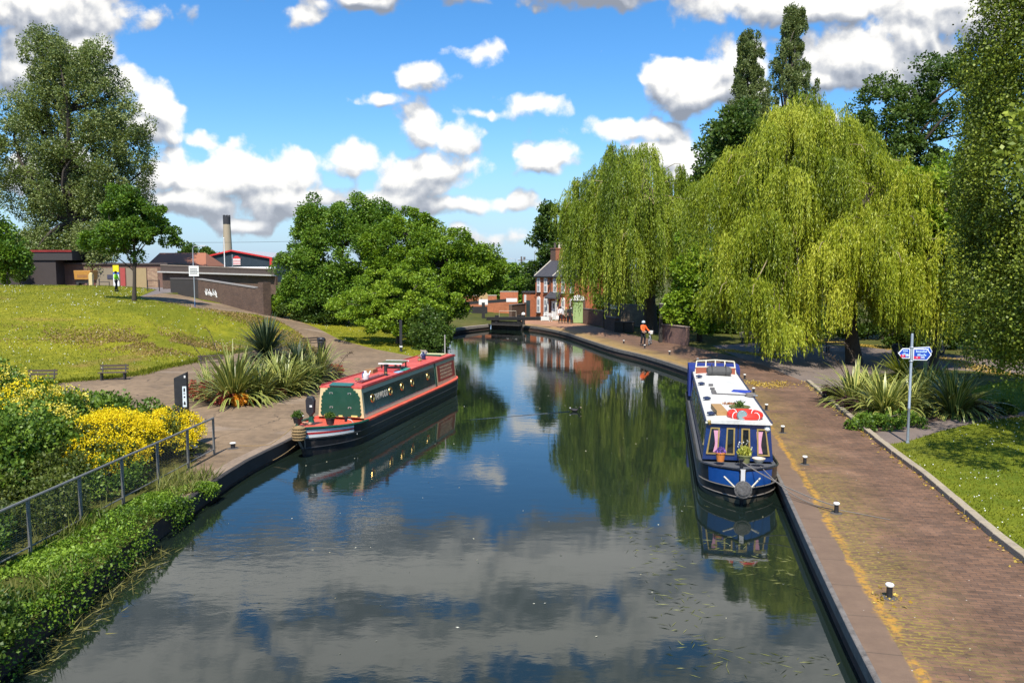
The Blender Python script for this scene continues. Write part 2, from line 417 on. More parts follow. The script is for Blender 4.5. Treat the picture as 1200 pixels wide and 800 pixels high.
TOW_OUT = g2((945,448),(900,430),(866,419),(812,406.5),(772,399.5),(720,387.5),(690,380.5),(672,377.6),(640,374.6),(612,374.5))
KERB = [(8.2,4)] + g2((1200,660),(1164.5,632),(1084,562),(1032,522),(975,474),(945,448))
KERBs = smooth_line(KERB, 1.5)
polys = {}
polys['canal_water'] = LE + RE[::-1]
polys['towpath'] = [p for p in RE if p[1] > 2] + TOW_OUT[::-1] + KERBs[::-1] + [(4,3)]
polys['crossing_path'] = g2((1017,508.5),(1032,522),(1064,517),(1110,502.5),(1160,492),(1260,481),(1260,474.5),(1165,486.5),(1100,493))
polys['flower_bed'] = g2((966,466.5),(1017,508.5),(1100,493),(1165,486.5),(1162,474),(1130,456),(1060,444),(1000,449))
polys['park_path'] = g2((866,419),(835,405),(900,400.5),(1000,405.5),(1060,411),(1130,417),(1240,430),(1240,441),(1130,434),(1060,431),(1030,445),(1000,449),(966,466.5),(945,448),(900,430))
i0 = [i for i, p in enumerate(LE) if p[1] > 19.2][0]; i1 = [i for i, p in enumerate(LE) if p[1] > 51][0]; i2 = [i for i, p in enumerate(LE) if p[1] > 64][0]
polys['quay_paving'] = LE[i0:i1] + g2(*PATH_UP[::-1]) + g2((190,344.5,3.25),(163,348,3.25)) + g2(*PATH_LO[1:]) + g2(*TOE[::-1]) + [(-24,37.5),(-17,31),(-12.2,28.5),(-9.9,26.3),(-8.9,20)]
polys['verge'] = g2(*PATH_UP) + LE[i1:i2] + [(-9,74),(-16,84),(-27,92)]
polys['lawn'] = g2(*TOE) + g2(*PATH_LO[::-1]) + [(-36.5,83),(-70,84),(-80,60),(-60,44),(-34,38.5)]
polys['near_lawn'] = [(8.2,4)] + [p for p in KERBs if p[1] < G(1032,522)[1]-.05] + g2((1032,522),(1064,517),(1110,502.5),(1160,492),(1260,481)) + [(45,30),(45,4)]
polys['far_lawn'] = g2((1166,486),(1260,474),(1260,452),(1180,446),(1130,456),(1162,474))
polys['road'] = g2((163,348,3.25),(190,344.5,3.25)) + [(-29,95),(-32,108),(-85,108),(-85,86),(-70,84.6),(-36.5,83.6)]
ORDER = ['canal_water','towpath','crossing_path','flower_bed','park_path','near_lawn','far_lawn','quay_paving','verge','road','lawn']
def in_poly(P, poly):
    poly = np.asarray(poly); x, y = P[:, 0], P[:, 1]; c = np.zeros(len(P), bool); j = len(poly)-1
    for i in range(len(poly)):
        xi, yi = poly[i]; xj, yj = poly[j]
        m = ((yi > y) != (yj > y)); 
        with np.errstate(divide='ignore', invalid='ignore'): m &= x < (xj-xi)*(y-yi)/(yj-yi+1e-12)+xi
        c ^= m; j = i
    return c
verts, edges = [], []
for nm in ORDER:
    pl = polys[nm]; k = len(verts); verts += [Vector(p) for p in pl]; edges += [(k+i, k+(i+1) % len(pl)) for i in range(len(pl))]
gx, gy = np.meshgrid(np.arange(-72, -4, 1.7), np.arange(4, 108, 1.7)); GP = np.c_[gx.ravel(), gy.ravel()] + RNG.uniform(-.3, .3, (gx.size, 2))
gx, gy = np.meshgrid(np.arange(4, 46, 3.), np.arange(4, 110, 3.)); GP2 = np.c_[gx.ravel(), gy.ravel()] + RNG.uniform(-.4, .4, (gx.size, 2))
gx, gy = np.meshgrid(np.arange(-200, 201, 25.), np.arange(-60, 320, 25.)); GP3 = np.c_[gx.ravel(), gy.ravel()] + RNG.uniform(-2, 2, (gx.size, 2))
GP3 = GP3[(GP3[:, 0] < -74) | (GP3[:, 0] > 48) | (GP3[:, 1] > 112)]
GA = np.vstack([GP, GP2, GP3, [(-3500,-500),(3500,-500),(3500,5000),(-3500,5000),(0,5000),(-900,900),(900,900),(-400,400),(400,400)]])
GA = GA[~in_poly(GA, polys['canal_water'])]
verts += [Vector(map(float, p)) for p in GA]
cv, ce, cf, *_ = delaunay_2d_cdt(verts, edges, [], 0, 1e-3)
CV = np.array([tuple(v) for v in cv]); CF = np.array([tuple(f) for f in cf if len(f) == 3])
cen = CV[CF].mean(1); reg = np.full(len(CF), -1)
for i, nm in reversed(list(enumerate(ORDER))): reg[in_poly(cen, polys[nm])] = i
CZ = height(CV)

def ground_uv(nt_b): return nt_b.n('ShaderNodeUVMap').outputs[0]
# --- brick towpath: stone coping strip, moss line, bricks laid across
m_tow, nt = new_mat('towpath_brick'); b = NB(nt)
uv = ground_uv(b); sp = b.n('ShaderNodeSeparateXYZ'); b.link(uv, sp.inputs[0]); s_, t_ = sp.outputs[0], sp.outputs[1]
pw = b.pos(); wob = b.noise(pw, 1.3, 4, .6); s_w = b.math('MULTIPLY_ADD', b.math('SUBTRACT', wob, .5), .5, s_)
bt = b.n('ShaderNodeTexBrick'); b.link(uv, bt.inputs['Vector']); bt.inputs['Scale'].default_value = 1
bt.inputs['Brick Width'].default_value = .30; bt.inputs['Row Height'].default_value = .105; bt.inputs['Mortar Size'].default_value = .007; bt.inputs['Bias'].default_value = -.2
bt.inputs['Color1'].default_value = (.185,.100,.058,1); bt.inputs['Color2'].default_value = (.100,.061,.040,1); bt.inputs['Mortar'].default_value = (.07,.05,.04,1)
n1 = b.noise(pw, .55, 5, .62); n2 = b.noise(pw, 5, 5, .6); n3 = b.noise(uv, 30, 2, .5)
kk = b.math('MULTIPLY_ADD', b.math('ADD', b.math('SUBTRACT', n1, .5), b.math('MULTIPLY', b.math('SUBTRACT', n2, .5), .7)), 1.5, 1.0)
cbk = b.vmath('SCALE', bt.outputs[0]); b.link(kk, cbk.node.inputs['Scale'])
cbk = b.mix(b.math('MULTIPLY', b.step(n1, .55, .8), .5), cbk, (.30,.175,.11))
# far stretch past the boat is re-laid in orange brick
cbk = b.mix(b.math('MULTIPLY', b.step(t_, 88, 96), b.step(n1, .2, .55)), cbk, (.36,.19,.11))
# worn light bricks
vb = b.voro(b.vmath('MULTIPLY', uv, (1/.3, 1/.105, 0)), 1.0, 'F1', 'Color', 0.)
# moss clumps in the joints near the edge
mo = b.noise(b.vmath('MULTIPLY', uv, (5., 9., 0)), 1.6, 4, .65)
near_edge = b.step(s_w, 2.7, .65)
bj = b.n('ShaderNodeTexBrick'); b.link(uv, bj.inputs['Vector']); bj.inputs['Scale'].default_value = 1; bj.inputs['Brick Width'].default_value = .30; bj.inputs['Row Height'].default_value = .105; bj.inputs['Mortar Size'].default_value = .026; bj.inputs['Mortar Smooth'].default_value = .6
mossk = b.math('MULTIPLY', b.math('MULTIPLY', b.math('MULTIPLY', b.step(mo, .38, .54), near_edge), b.step(b.noise(pw, .5, 3, .6), .30, .5)), b.math('MULTIPLY_ADD', bj.outputs['Fac'], .85, .15))
cbk = b.mix(mossk, cbk, b.mix(b.noise(pw, 4., 2, .5), (.17,.16,.03), (.36,.235,.05)))
stone = b.mix(b.noise(pw, 2.2, 6, .7), (.11,.070,.048), (.235,.155,.10))
sj = b.n('ShaderNodeTexBrick'); b.link(b.vmath('ADD', uv, (-.0,0,0)), sj.inputs['Vector']); sj.inputs['Scale'].default_value = 1; sj.offset = 0.
sj.inputs['Brick Width'].default_value = 4.; sj.inputs['Row Height'].default_value = 1.35; sj.inputs['Mortar Size'].default_value = .012
stone = b.mix(b.math('MULTIPLY', sj.outputs['Fac'], .6), stone, (.05,.04,.03))
yel = b.math('MULTIPLY', b.step(t_, 62, 74), b.step(b.noise(pw, .8, 4, .6), .35, .6))
stone = b.mix(b.math('MULTIPLY', yel, .7), stone, (.33,.23,.10))
cst = b.step(s_, .58, .60); c = b.mix(cst, stone, cbk)
ln = b.math('MULTIPLY', b.step(b.math('ABSOLUTE', b.math('SUBTRACT', s_w, .66)), .13, .02), b.math('MULTIPLY', b.step(b.noise(pw, 7, 4, .7), .40, .56), b.step(b.noise(pw, .7, 3, .6), .28, .50)))
c = b.mix(ln, c, (.42,.22,.035))
far_y = b.math('MULTIPLY', b.math('MULTIPLY', b.step(t_, 60, 72), b.step(s_w, 2.4, 1.0)), b.math('MULTIPLY', b.step(n1, .3, .6), .6))
c = b.mix(far_y, c, (.30,.20,.075))
spk = b.voro(pw, 3.2, 'F1', 'Distance'); c = b.mix(b.step(spk, .045, .03), c, (.55,.5,.42))
b.out(b.bsdf(c, b.math('MULTIPLY_ADD', n2, .25, .62), 0, b.bump(b.math('ADD', b.math('MULTIPLY', bt.outputs['Fac'], -.6), n3), .5, .008), .35))

# --- left quay paving: worn tarmac slabs and dust
m_quay, nt = new_mat('quay_tarmac'); b = NB(nt); pw = b.pos()
n1 = b.noise(pw, .22, 6, .62); n2 = b.noise(pw, 2.6, 6, .65); n3 = b.noise(pw, 24, 3, .6)
c = b.ramp(b.math('ADD', b.math('MULTIPLY', n1, .55), b.math('MULTIPLY', n2, .45)), [(.30,(.085,.063,.045)),(.5,(.20,.14,.086)),(.68,(.31,.215,.13)),(.8,(.36,.235,.135))])
cr = b.n('ShaderNodeTexVoronoi', feature='DISTANCE_TO_EDGE'); b.link(b.vmath('MULTIPLY_ADD', b.noise(pw, 1.1, 3, .6, 'Color'), (.8,.8,0), pw), cr.inputs['Vector']); cr.inputs['Scale'].default_value = .33
c = b.mix(b.math('MULTIPLY', b.step(cr.outputs['Distance'], .007, .002), b.step(n1, .45, .6)), c, (.035,.03,.025))
lp = b.step(b.noise(b.mapping(pw, (7,3,0), (0,0,.4), (.16,.5,1)), 1.0, 3, .5), .62, .68); c = b.mix(b.math('MULTIPLY', lp, .35), c, (.33,.26,.2))
c = b.vmath('MULTIPLY', c, b.mix(n3, (.72,.72,.72), (1.25,1.25,1.25)))
b.out(b.bsdf(c, .9, 0, b.bump(n3, .25, .01), .2))

def grass_mat(name, a, bb, dry, dryk=.0, daisy=0.0):
    m, nt = new_mat(name); b = NB(nt); pw = b.pos()
    n1 = b.noise(pw, .16, 5, .6); n2 = b.noise(pw, 1.2, 6, .7); n3 = b.noise(b.mapping(pw, scale=(1,.6,1)), 16, 3, .6)
    c = b.mix(b.step(b.math('ADD', b.math('MULTIPLY', n1, .5), b.math('MULTIPLY', n2, .5)), .36, .64), a, bb)
    dk = b.step(b.noise(b.mapping(pw, (11,5,0), scale=(.07,.05,1)), 1.0, 5, .65), .56, .70); c = b.mix(b.math('MULTIPLY', dk, dryk), c, dry)
    c = b.vmath('MULTIPLY', c, b.mix(n3, (.55,.55,.55), (1.45,1.45,1.45)))
    if daisy: c = b.mix(b.math('MULTIPLY', b.step(b.voro(pw, 2.4), .10, .06), b.step(n2, .46, .56)), c, (.6,.6,.5))
    b.out(b.bsdf(c, .9, 0, b.bump(n3, .8, .05), .15)); return m
m_lawn = grass_mat('lawn_grass', (.12,.135,.008), (.24,.225,.014), (.26,.145,.055), .8, .9)
m_near = grass_mat('near_lawn_grass', (.09,.125,.008), (.17,.185,.012), (.2,.14,.05), .15)
m_ground = grass_mat('rough_ground', (.05,.06,.012), (.10,.10,.022), (.17,.12,.05), .6)
m_path = M('park_tarmac', (.165,.125,.10), .9, wear=.35, scale=.8)
m_soil = M('bed_soil', (.085,.052,.034), .95, wear=.4, scale=3, bump=.6)
m_road = M('road_tarmac', (.17,.14,.125), .9, wear=.25, scale=.6)
# --- water
m_wat, nt = new_mat('canal_water'); b = NB(nt); pw = b.pos()
calm = b.step(b.noise(b.mapping(pw, (3,9,0), scale=(.10,.055,1)), 1., 3, .5), .40, .66)
r1 = b.noise(b.mapping(pw, scale=(.8,1.5,1)), 2.3, 4, .55); r2 = b.noise(b.mapping(pw, rot=(0,0,.5), scale=(1,1.3,1)), .55, 2, .5); r3 = b.noise(b.mapping(pw, scale=(1,1.7,1)), 8.0, 2, .5)
h = b.math('ADD', b.math('MULTIPLY', r1, b.math('MULTIPLY_ADD', calm, .75, .25)), b.math('MULTIPLY', r2, 1.0))
h = b.math('ADD', h, b.math('MULTIPLY', r3, b.math('MULTIPLY', calm, .16)))
mur = b.noise(pw, .12, 4, .6)
wc = b.mix(mur, (.004,.009,.010), (.014,.022,.012))
p = b.bsdf(wc, .035, 0, b.bump(h, 1.0, .0042), .5); p.node.inputs['IOR'].default_value = 1.64
b.out(p)

LAND = {'towpath': m_tow, 'crossing_path': m_path, 'flower_bed': m_soil, 'park_path': m_path, 'near_lawn': m_near, 'far_lawn': m_near, 'quay_paving': m_quay, 'verge': m_lawn, 'road': m_road, 'lawn': m_lawn, 'ground': m_ground}
for nm, mm in LAND.items():
    f = CF[reg == (ORDER.index(nm) if nm in ORDER else -1)]
    used, inv = np.unique(f, return_inverse=True)
    V = np.c_[CV[used], CZ[used]]
    if nm == 'lawn': pass
    me = np_mesh(nm, V, inv.reshape(-1, 3))
    me.polygons.foreach_set('use_smooth', np.ones(len(f), bool))
    if nm == 'towpath':
        sd, tt, side = seg_info(V[:, :2], REa); l = me.uv_layers.new(name='UVMap'); li = inv.ravel()
        l.data.foreach_set('uv', np.ascontiguousarray(np.c_[sd, tt][li], np.float32).ravel())
    tag(obj(nm, me, mm), kind='structure')
pw_ = polys['canal_water']; f = CF[reg == 0]; used, inv = np.unique(f, return_inverse=True)
tag(obj('canal_water', np_mesh('canal_water', np.c_[CV[used], np.full(len(used), WATER)], inv.reshape(-1, 3)), m_wat), kind='structure')

# --- walls of the cut, copings, kerb
def offset_line(line, d):
    A = np.asarray(line); T = np.gradient(A, axis=0); T /= np.linalg.norm(T, axis=1, keepdims=True)
    return A + np.c_[T[:, 1], -T[:, 0]]*d
def strip(mb, line, prof):
    """sweeps a closed profile [(offset to the right, z)] along a line"""
    rings = []
    offs = {d: offset_line(line, d) for d in {p[0] for p in prof}}
    for i in range(len(line)): rings.append([(offs[d][i, 0], offs[d][i, 1], z) for d, z in prof])
    return mb.loft(rings)
m_wall = brick_mat('quay_brick', (.10,.055,.04), (.06,.04,.033), (.06,.05,.04), 1.0)
m_cop = M('coping_stone', (.30,.25,.20), .85, wear=.4, scale=2.5, bump=.4)
m_tim = M('dark_timber', (.035,.03,.026), .8, wear=.4, scale=3)
iq = [i for i, p in enumerate(LE) if p[1] > 18.0][0]
mb = MB(); strip(mb, RE[1:], [(.0,-.02),(.0,-2.),(.35,-2.),(.35,-.02)]); tag(mb.build('towpath_wall', m_wall), kind='structure')
mb = MB(); strip(mb, RE[1:], [(-.045,-.20),(-.045,.008),(-.03,.020),(.045,.020),(.045,-.20)]); tag(mb.build('towpath_coping', M('edge_iron', (.17,.15,.13), .65, .1, wear=.9, scale=4)), kind='structure')
mb = MB(); strip(mb, LE, [(.0,-.02),(.0,-2.),(-.35,-2.),(-.35,-.02)]); tag(mb.build('quay_wall', m_wall), kind='structure')
mb = MB(); strip(mb, LE[iq:i1+3], [(.07,-.34),(.07,.03),(.04,.05),(-.06,.05),(-.06,-.34)]); tag(mb.build('quay_edge_timber', m_tim), kind='structure')
mb = MB(); strip(mb, LE[iq:i1+3], [(-.07,-.2),(-.07,.032),(-.48,.022),(-.48,-.2)]); tag(mb.build('quay_coping', M('quay_coping', (.24,.175,.12), .9, wear=.5, scale=1.5, bump=.5)), kind='structure')
mb = MB(); strip(mb, LE[i1+2:], [(.05,-.2),(.05,.05),(-.35,.05),(-.35,-.2)]); tag(mb.build('bank_coping', m_cop), kind='structure')
mb = MB()
kp = np.array(smooth_line(KERB[:-1] + [KERB[-1]], .9)); n_k = len(kp)
for i in range(n_k-1):
    a, c2 = kp[i], kp[i+1]; v = c2-a; L = np.linalg.norm(v); ang = math.atan2(v[1], v[0])
    mb.box(((a[0]+c2[0])/2+.09, (a[1]+c2[1])/2, .055+random.uniform(-.008, .008)), (L-.012, .20+random.uniform(-.01,.01), .17), ang+random.uniform(-.012,.012))
tag(mb.build('kerb', M('kerb_stone', (.33,.27,.19), .9, wear=.5, scale=4, bump=.5, tint=(.20,.17,.06)), bevel=.015), kind='structure')
# ================================================================== narrowboats
def text_obj(name, body, size, mat, parent, loc, rot, align='CENTER', ext=.003, sx=1.):
    cu = bpy.data.curves.new(name, 'FONT'); cu.body = body; cu.size = size; cu.align_x = align; cu.align_y = 'CENTER'; cu.extrude = ext
    tmp = bpy.data.objects.new('text', cu); COL.objects.link(tmp)
    me = bpy.data.meshes.new_from_object(tmp.evaluated_get(bpy.context.evaluated_depsgraph_get())); me.name = name
    bpy.data.objects.remove(tmp); bpy.data.curves.remove(cu); me.materials.clear()
    o = obj(name, me, mat, parent, loc); o.rotation_euler = rot; o.scale = (sx, 1, 1)
    return o
m_black = M('hull_black', (.014,.014,.016), .42, wear=.6, scale=3, coat=.25, tint=(.055,.042,.034))
m_red = M('roof_red', (.52,.075,.055), .55, wear=.38, scale=2.2, tint=(.62,.19,.15))
m_redd = M('gunwale_red', (.60,.09,.05), .5, wear=.35, scale=3, tint=(.5,.17,.10))
m_green = M('panel_green', (.008,.035,.028), .16, wear=.3, scale=3, coat=.6)
m_cover = M('cover_green', (.003,.055,.03), .55, wear=.25, scale=3, bump=.15)
m_cream = M('cream_paint', (.62,.50,.26), .45, wear=.15, scale=4)
m_sage = M('sage_paint', (.50,.50,.33), .4, wear=.2, scale=4)
m_brass = M('brass', (.70,.48,.16), .25, .9, wear=.2, scale=9)
m_white = M('white_paint', (.74,.73,.69), .45, wear=.16, scale=3)
m_glass = M('dark_glass', (.012,.014,.016), .06, wear=.05, spec=.8)
m_rope = M('hemp_rope', (.30,.20,.09), .95, wear=.5, scale=30, bump=.8)
m_grope = M('grey_rope', (.16,.14,.12), .95, wear=.4, scale=30)
m_steel = M('grey_steel', (.34,.36,.38), .5, .3, wear=.25, scale=6)
m_dkgreen = M('gunwale_green', (.008,.07,.04), .4, wear=.25, scale=4)
m_alu = M('fender_grey', (.17,.16,.15), .9, wear=1.2, scale=18, bump=2.)

def hull_shape(L, B, bow, p, hm, hb, bl, st=1.2):
    def w(y):
        v = 1.0
        if y < bow: v = 1-(1-max(y, 0)/bow)**p
        if y > L-st: v = min(v, math.sqrt(max(0, 1-((y-(L-st))/st)**2*.80)))
        return max(.05, B/2*v)
    def h(y): return hm + (hb-hm)*max(0, 1-y/bl)**1.6 + .10*max(0, (y-(L-3))/3)**2
    return w, h
def stations(L): return [0,.06,.14,.26,.42,.62,.85,1.1,1.4,1.8,2.3,3.,4.5,6.5,9,11.5,L-2.2,L-1.4,L-1.1,L-.9,L-.7,L-.5,L-.3,L-.15,L-.05,L]
def side_pt(w, h, y, f, off=0., lean=.05):
    """a point of the right-hand hull side at fraction f of the freeboard"""
    yy = y + (1-f)**1.6*.20*max(0, 1-y/2.5)
    hh = h(y)*f
    ww = w(y)*(1-lean*(1-f)**2*(1 if y > 2 else 1+2.5*(1-y/2)))
    return (ww+off, yy, hh)
def hull(root, L, w, h, deck_mat, hull_mat=None, deckdrop=.05):
    st = stations(L); rings = []
    for y in st:
        r_ = [side_pt(w, h, y, f) for f in (1., .66, .33, 0., )] + [(w(y)*.86, y+.3*max(0,1-y/2.5), -.4)]
        rings.append([(a, c, d) for a, c, d in r_] + [(-a, c, d) for a, c, d in reversed(r_)])
    m = MB(); m.loft(rings, close=False)
    n = 10
    m.f.append(tuple(range(n))); m.mi.append(0); k = (len(st)-1)*n; m.f.append(tuple(k+i for i in reversed(range(n)))); m.mi.append(0)
    hu = m.build('hull', hull_mat or m_black, root, smooth=True)
    d = MB(); d.loft([[(w(y)-.015, y+.01, h(y)-deckdrop), (-w(y)+.015, y+.01, h(y)-deckdrop)] for y in st], close=False)
    d.build('deck', deck_mat, root)
    return hu
def strake(root, name, w, h, ys, f, r_, mat, parent=None):
    m = MB()
    pr = [side_pt(w, h, y, f, r_*.3) for y in ys]
    m.tube([(-a, c, d) for a, c, d in reversed(pr)] + pr, r_, 6)
    return m.build(name, mat, parent or root, smooth=True)
def side_band(w, h, ys, f0, f1, off, both=True):
    m = MB()
    for s in ((1, -1) if both else (1,)):
        m.loft([[(s*side_pt(w, h, y, f0, off)[0],)+side_pt(w, h, y, f0, off)[1:], (s*side_pt(w, h, y, f1, off)[0],)+side_pt(w, h, y, f1, off)[1:]] for y in ys], close=False)
    return m
def cabin_shell(y0, y1, hw0, hw1, z0, z1, camber=.06):
    m = MB()
    def ring(y): return [(-hw0,y,z0),(-hw1,y,z1),(-hw1*.5,y,z1+camber*.8),(0,y,z1+camber),(hw1*.5,y,z1+camber*.8),(hw1,y,z1),(hw0,y,z0)]
    return m.loft([ring(y0), ring(y1)])
def on_side(hw0, hw1, z0, z1, y, z, s=1, off=.0):
    k = (z-z0)/(z1-z0); return (s*(hw0+(hw1-hw0)*k+off), y, z)
def side_panel(m, cs, y0, y1, za, zb, s, t0, t1, mi=0):
    """a plate on the sloping cabin side, standing proud from t0 to t1"""
    q = [on_side(*cs, y, z, s, t) for t in (t0, t1) for y, z in ((y0,za),(y1,za),(y1,zb),(y0,zb))]
    m.add(q, [(0,1,2,3),(7,6,5,4),(0,4,5,1),(1,5,6,2),(2,6,7,3),(3,7,4,0)], mi)

# ---- the red boat
L1 = 15.0; d1 = Vector((.230,.9732,0)); rz1 = math.atan2(-d1.x, d1.y)
rb = thing('narrowboat', 'red roofed narrowboat with green front cover moored along the paved quay', 'boat', (-6.95, 26.3, WATER), rz1, 'narrowboats moored on the canal')
w1, h1 = hull_shape(L1, 2.14, 2.7, 2.1, .78, 1.0, 3.2)
hu = hull(rb, L1, w1, h1, m_redd)
ys = [0,.06,.14,.26,.42,.62,.85,1.1,1.4,1.8,2.3,3.,4.5,6.5,9,11.5,L1-2.2,L1-1.2,L1-.8,L1-.4,L1-.1,L1]
strake(rb, 'rubbing_strake', w1, h1, ys, .30, .022, M('strake_black', (.03,.03,.03), .4, wear=.3), hu)
strake(rb, 'rubbing_strake', w1, h1, ys, .62, .022, _mats['strake_black'], hu)
gb = [.03,.1,.2,.34,.5,.7,.95,1.25,1.6,1.95]
wb = side_band(w1, h1, gb, .66, .96, .008).build('bow_band', m_white, hu, smooth=True)
side_band(w1, h1, gb, .775, .845, .012).build('bow_stripe', M('stripe_red', (.5,.03,.03), .45, wear=.15), hu, smooth=True)
for s in (1, -1): MB().loft([[(s*side_pt(w1,h1,y,f,.008)[0],)+side_pt(w1,h1,y,f)[1:] for f in (.55,.97)] for y in (1.98,2.1,2.3,2.5)], close=False).build('bow_panel', M('panel_black', (.02,.02,.022), .5, wear=.2), hu)
yg = [y for y in ys if y < 3.1]
strake(rb, 'gunwale', w1, h1, yg, 1.0, .045, m_dkgreen)
m = MB()
for s in (1, -1):
    yy = [3.05] + [y for y in ys if y > 3.1]
    m.loft([[(s*(w1(y)+.02), y, h1(y)+.012), (s*(w1(y)-.17), y, h1(y)+.012), (s*(w1(y)-.17), y, h1(y)-.06), (s*(w1(y)+.02), y, h1(y)-.06)] for y in yy])
m.build('gunwale', m_redd, rb)
C1 = (.90, .79, .80, 1.90); ca, cb_ = 3.1, 14.35
m = cabin_shell(ca, cb_, *C1); cab = m.build('cabin', m_sage, rb)
def plate(name, mat, par, *a):
    m = MB(); side_panel(m, *a); return m.build(name, mat, par)
for s in (1, -1):
    plate('side_panel', m_green, cab, C1, ca+.10, 11.15, .96, 1.72, s, .002, .010)
    plate('stern_panel', m_cream, cab, C1, 11.42, cb_-.05, .90, 1.80, s, .002, .007)
    plate('red_panel', M('stern_red', (.30,.035,.02), .35, wear=.3, scale=5), cab, C1, 11.55, cb_-.18, .97, 1.72, s, .009, .013)
    plate('upright_band', m_dkgreen, cab, C1, 11.2, 11.36, .82, 1.90, s, .002, .02)
# worn sign-writing of the stern panel, too small and faded to read
rr = random.Random(5)
for s in (1, -1):
    m = MB()
    for z in (1.60, 1.44, 1.28, 1.12):
        y = 11.95; side_panel(m, C1, 11.95, 13.7, z-.062, z-.055, s, .014, .016)  # bar under each row joins its strokes, not part of the writing
        while y < 13.7:
            wl = rr.uniform(.05, .14); side_panel(m, C1, y, y+wl, z-.05, z+.05, s, .014, .017); y += wl + rr.uniform(.03, .08)
    m.build('lettering', M('faded_gold', (.45,.33,.20), .6, wear=.5, scale=20), cab)
m = MB()
m.loft([[(x, y, z) for x, z in [(-.83,1.885),(-.83,1.94),(-.42,1.985),(0,2.0),(.42,1.985),(.83,1.94),(.83,1.885)]] for y in (ca-.05, 6, 10, cb_+.12)])
rf = m.build('roof', m_red, rb)
m = MB()
for s in (1, -1): m.tube([(s*.80, ca+.05, 1.975), (s*.80, cb_, 1.975)], .022, 6)
m.build('handrail', M('rail_red', (.36,.02,.03), .4, wear=.15), rf)
# front board and laced cover
fb_ = [(-.90,.82),(.90,.82),(.80,1.90),(.4,1.965),(0,1.98),(-.4,1.965),(-.80,1.90)]
MB().prism(fb_, ca-.045, ca-.004, 'xz').build('front_board', m_cream, rb)
def scallops(a, c2, n, depth):
    a, c2 = Vector(a), Vector(c2); d = c2-a; nn = Vector((-d.y, d.x)).normalized(); out = []
    for i in range(n):
        for t in (0, .25, .5, .75): out.append(tuple(a + d*((i+t)/n) + nn*depth*math.sin(PI*t)))
    return out
cv_ = [(-.74,.86),(.74,.86)] + scallops((.76,.9),(.70,1.62), 5, -.055) + scallops((.68,1.66),(.42,1.90), 3, -.05) + [(.42,1.93),(-.42,1.93)] + scallops((-.42,1.90),(-.68,1.66), 3, -.05) + scallops((-.70,1.62),(-.76,.9), 5, -.055)
cov = MB().prism(cv_, ca-.075, ca-.047, 'xz').build('front_cover', m_cover, rb)
for x, z in ((-.36,1.70),(.36,1.70),(-.36,1.18),(.36,1.18)):
    MB().box((x-.05, ca-.085, z), (.022,.02,.05)).box((x+.05, ca-.085, z), (.022,.02,.05)).box((x, ca-.085, z+.03), (.12,.014,.014)).build('eyelet', M('pale_metal', (.6,.6,.55), .35, .6), cov)
for x, z, a in ((-.52,.885,.16),(.0,.875,.10),(.54,.885,.16)): MB().box((x, ca-.086, z), (a*2*.75,.02,.05)).build('fastening_board', M('batten_yellow', (.75,.62,.20), .5, wear=.15), cov)
MB().loft([[(x, y, z) for y, z in ((ca-.10,1.97),(ca+.22,2.03),(ca+.22,2.06),(ca-.11,2.0))] for x in (-.43,.43)]).build('cover_flap', M('flap_teal', (.02,.12,.11), .5, wear=.2), rb)
# covered head lamp on its green post
hl = MB().prism([(.0,-.02),(.13,.12),(.16,.55),(.10,.68),(-.10,.70),(-.17,.56),(-.15,.14)], -.09, .09, 'xz')
ho = hl.build('lamp_hood', M('hood_black', (.022,.022,.026), .55, wear=.3, scale=5), rb, loc=(-.42, 1.55, 1.12), bevel=.03)
MB().box((.05,-.10,.36), (.09,.01,.07)).build('label_patch', m_white, ho)
MB().lathe([(.12,0),(.10,.04),(.07,.2),(.06,.30)], 10, (-.42,1.55,.90)).build('lamp_post', m_dkgreen, rb)
# bow fender: a fat knotted rope ball with chains to the stem
m = MB(); m.lathe([(.02,-.27),(.13,-.24),(.20,-.14),(.22,0),(.20,.14),(.12,.23),(.02,.26)], 14, (0,-.13,.86))
for k in range(5): m.torus((0,-.13,.86-.18+.09*k), (.20,.223,.228,.223,.20)[k]*.99, .026, 16, 5)
bf = m.build('bow_fender', m_rope, rb, smooth=True)
m = MB(); m.tube([(-.16,-.06,.72),(-.05,.18,.28)], .02, 5); m.tube([(.16,-.06,.72),(.05,.18,.28)], .02, 5); m.tube([(0,-.16,.66),(0,.16,.26)], .018, 5)
m.build('fender_chain', M('chain_grey', (.25,.22,.18), .8, .2, wear=.4, scale=20), bf)
m = MB(); m.torus((.0,.35,1.10), .10, .03, 12, 6, (0,.5,.8)); m.torus((.05,.42,1.08), .10, .03, 12, 6); m.build('coiled_line', M('old_line', (.45,.24,.15), .9, wear=.3), rb)
m = MB(); m.lathe([(.05,0),(.05,.12),(.075,.13),(.075,.16)], 10, (.70,1.95,.90)); m.build('mooring_stud', m_black, rb)
m = MB(); m.tube([(.70,1.95,1.0),(.88,2.0,.95),(.99,2.1,.72),(1.03,2.15,.42)], .014, 5); m.build('fender_line', M('white_line', (.62,.60,.55), .8), rb)
# brass port-holes
for s in (1, -1):
    for y in (3.95, 5.75, 7.0, 8.2, 10.2):
        c = Vector(on_side(*C1, y, 1.42, s, .014)); ax = (s*1.0, 0, .1)
        po = MB().torus(c, .135, .034, 22, 8, ax).build('porthole', m_brass, cab, smooth=True)
        MB().lathe([(.13,-.004),(.13,.006)], 20, c, ax).build('pane', m_glass, po)
text_obj('boat_name', 'YARWOOD', .36, M('lettering_cream', (.62,.58,.48), .5, wear=.1), cab, on_side(*C1, 4.84, 1.40, 1, .012), (PI/2-.10, 0, PI/2), sx=.68)
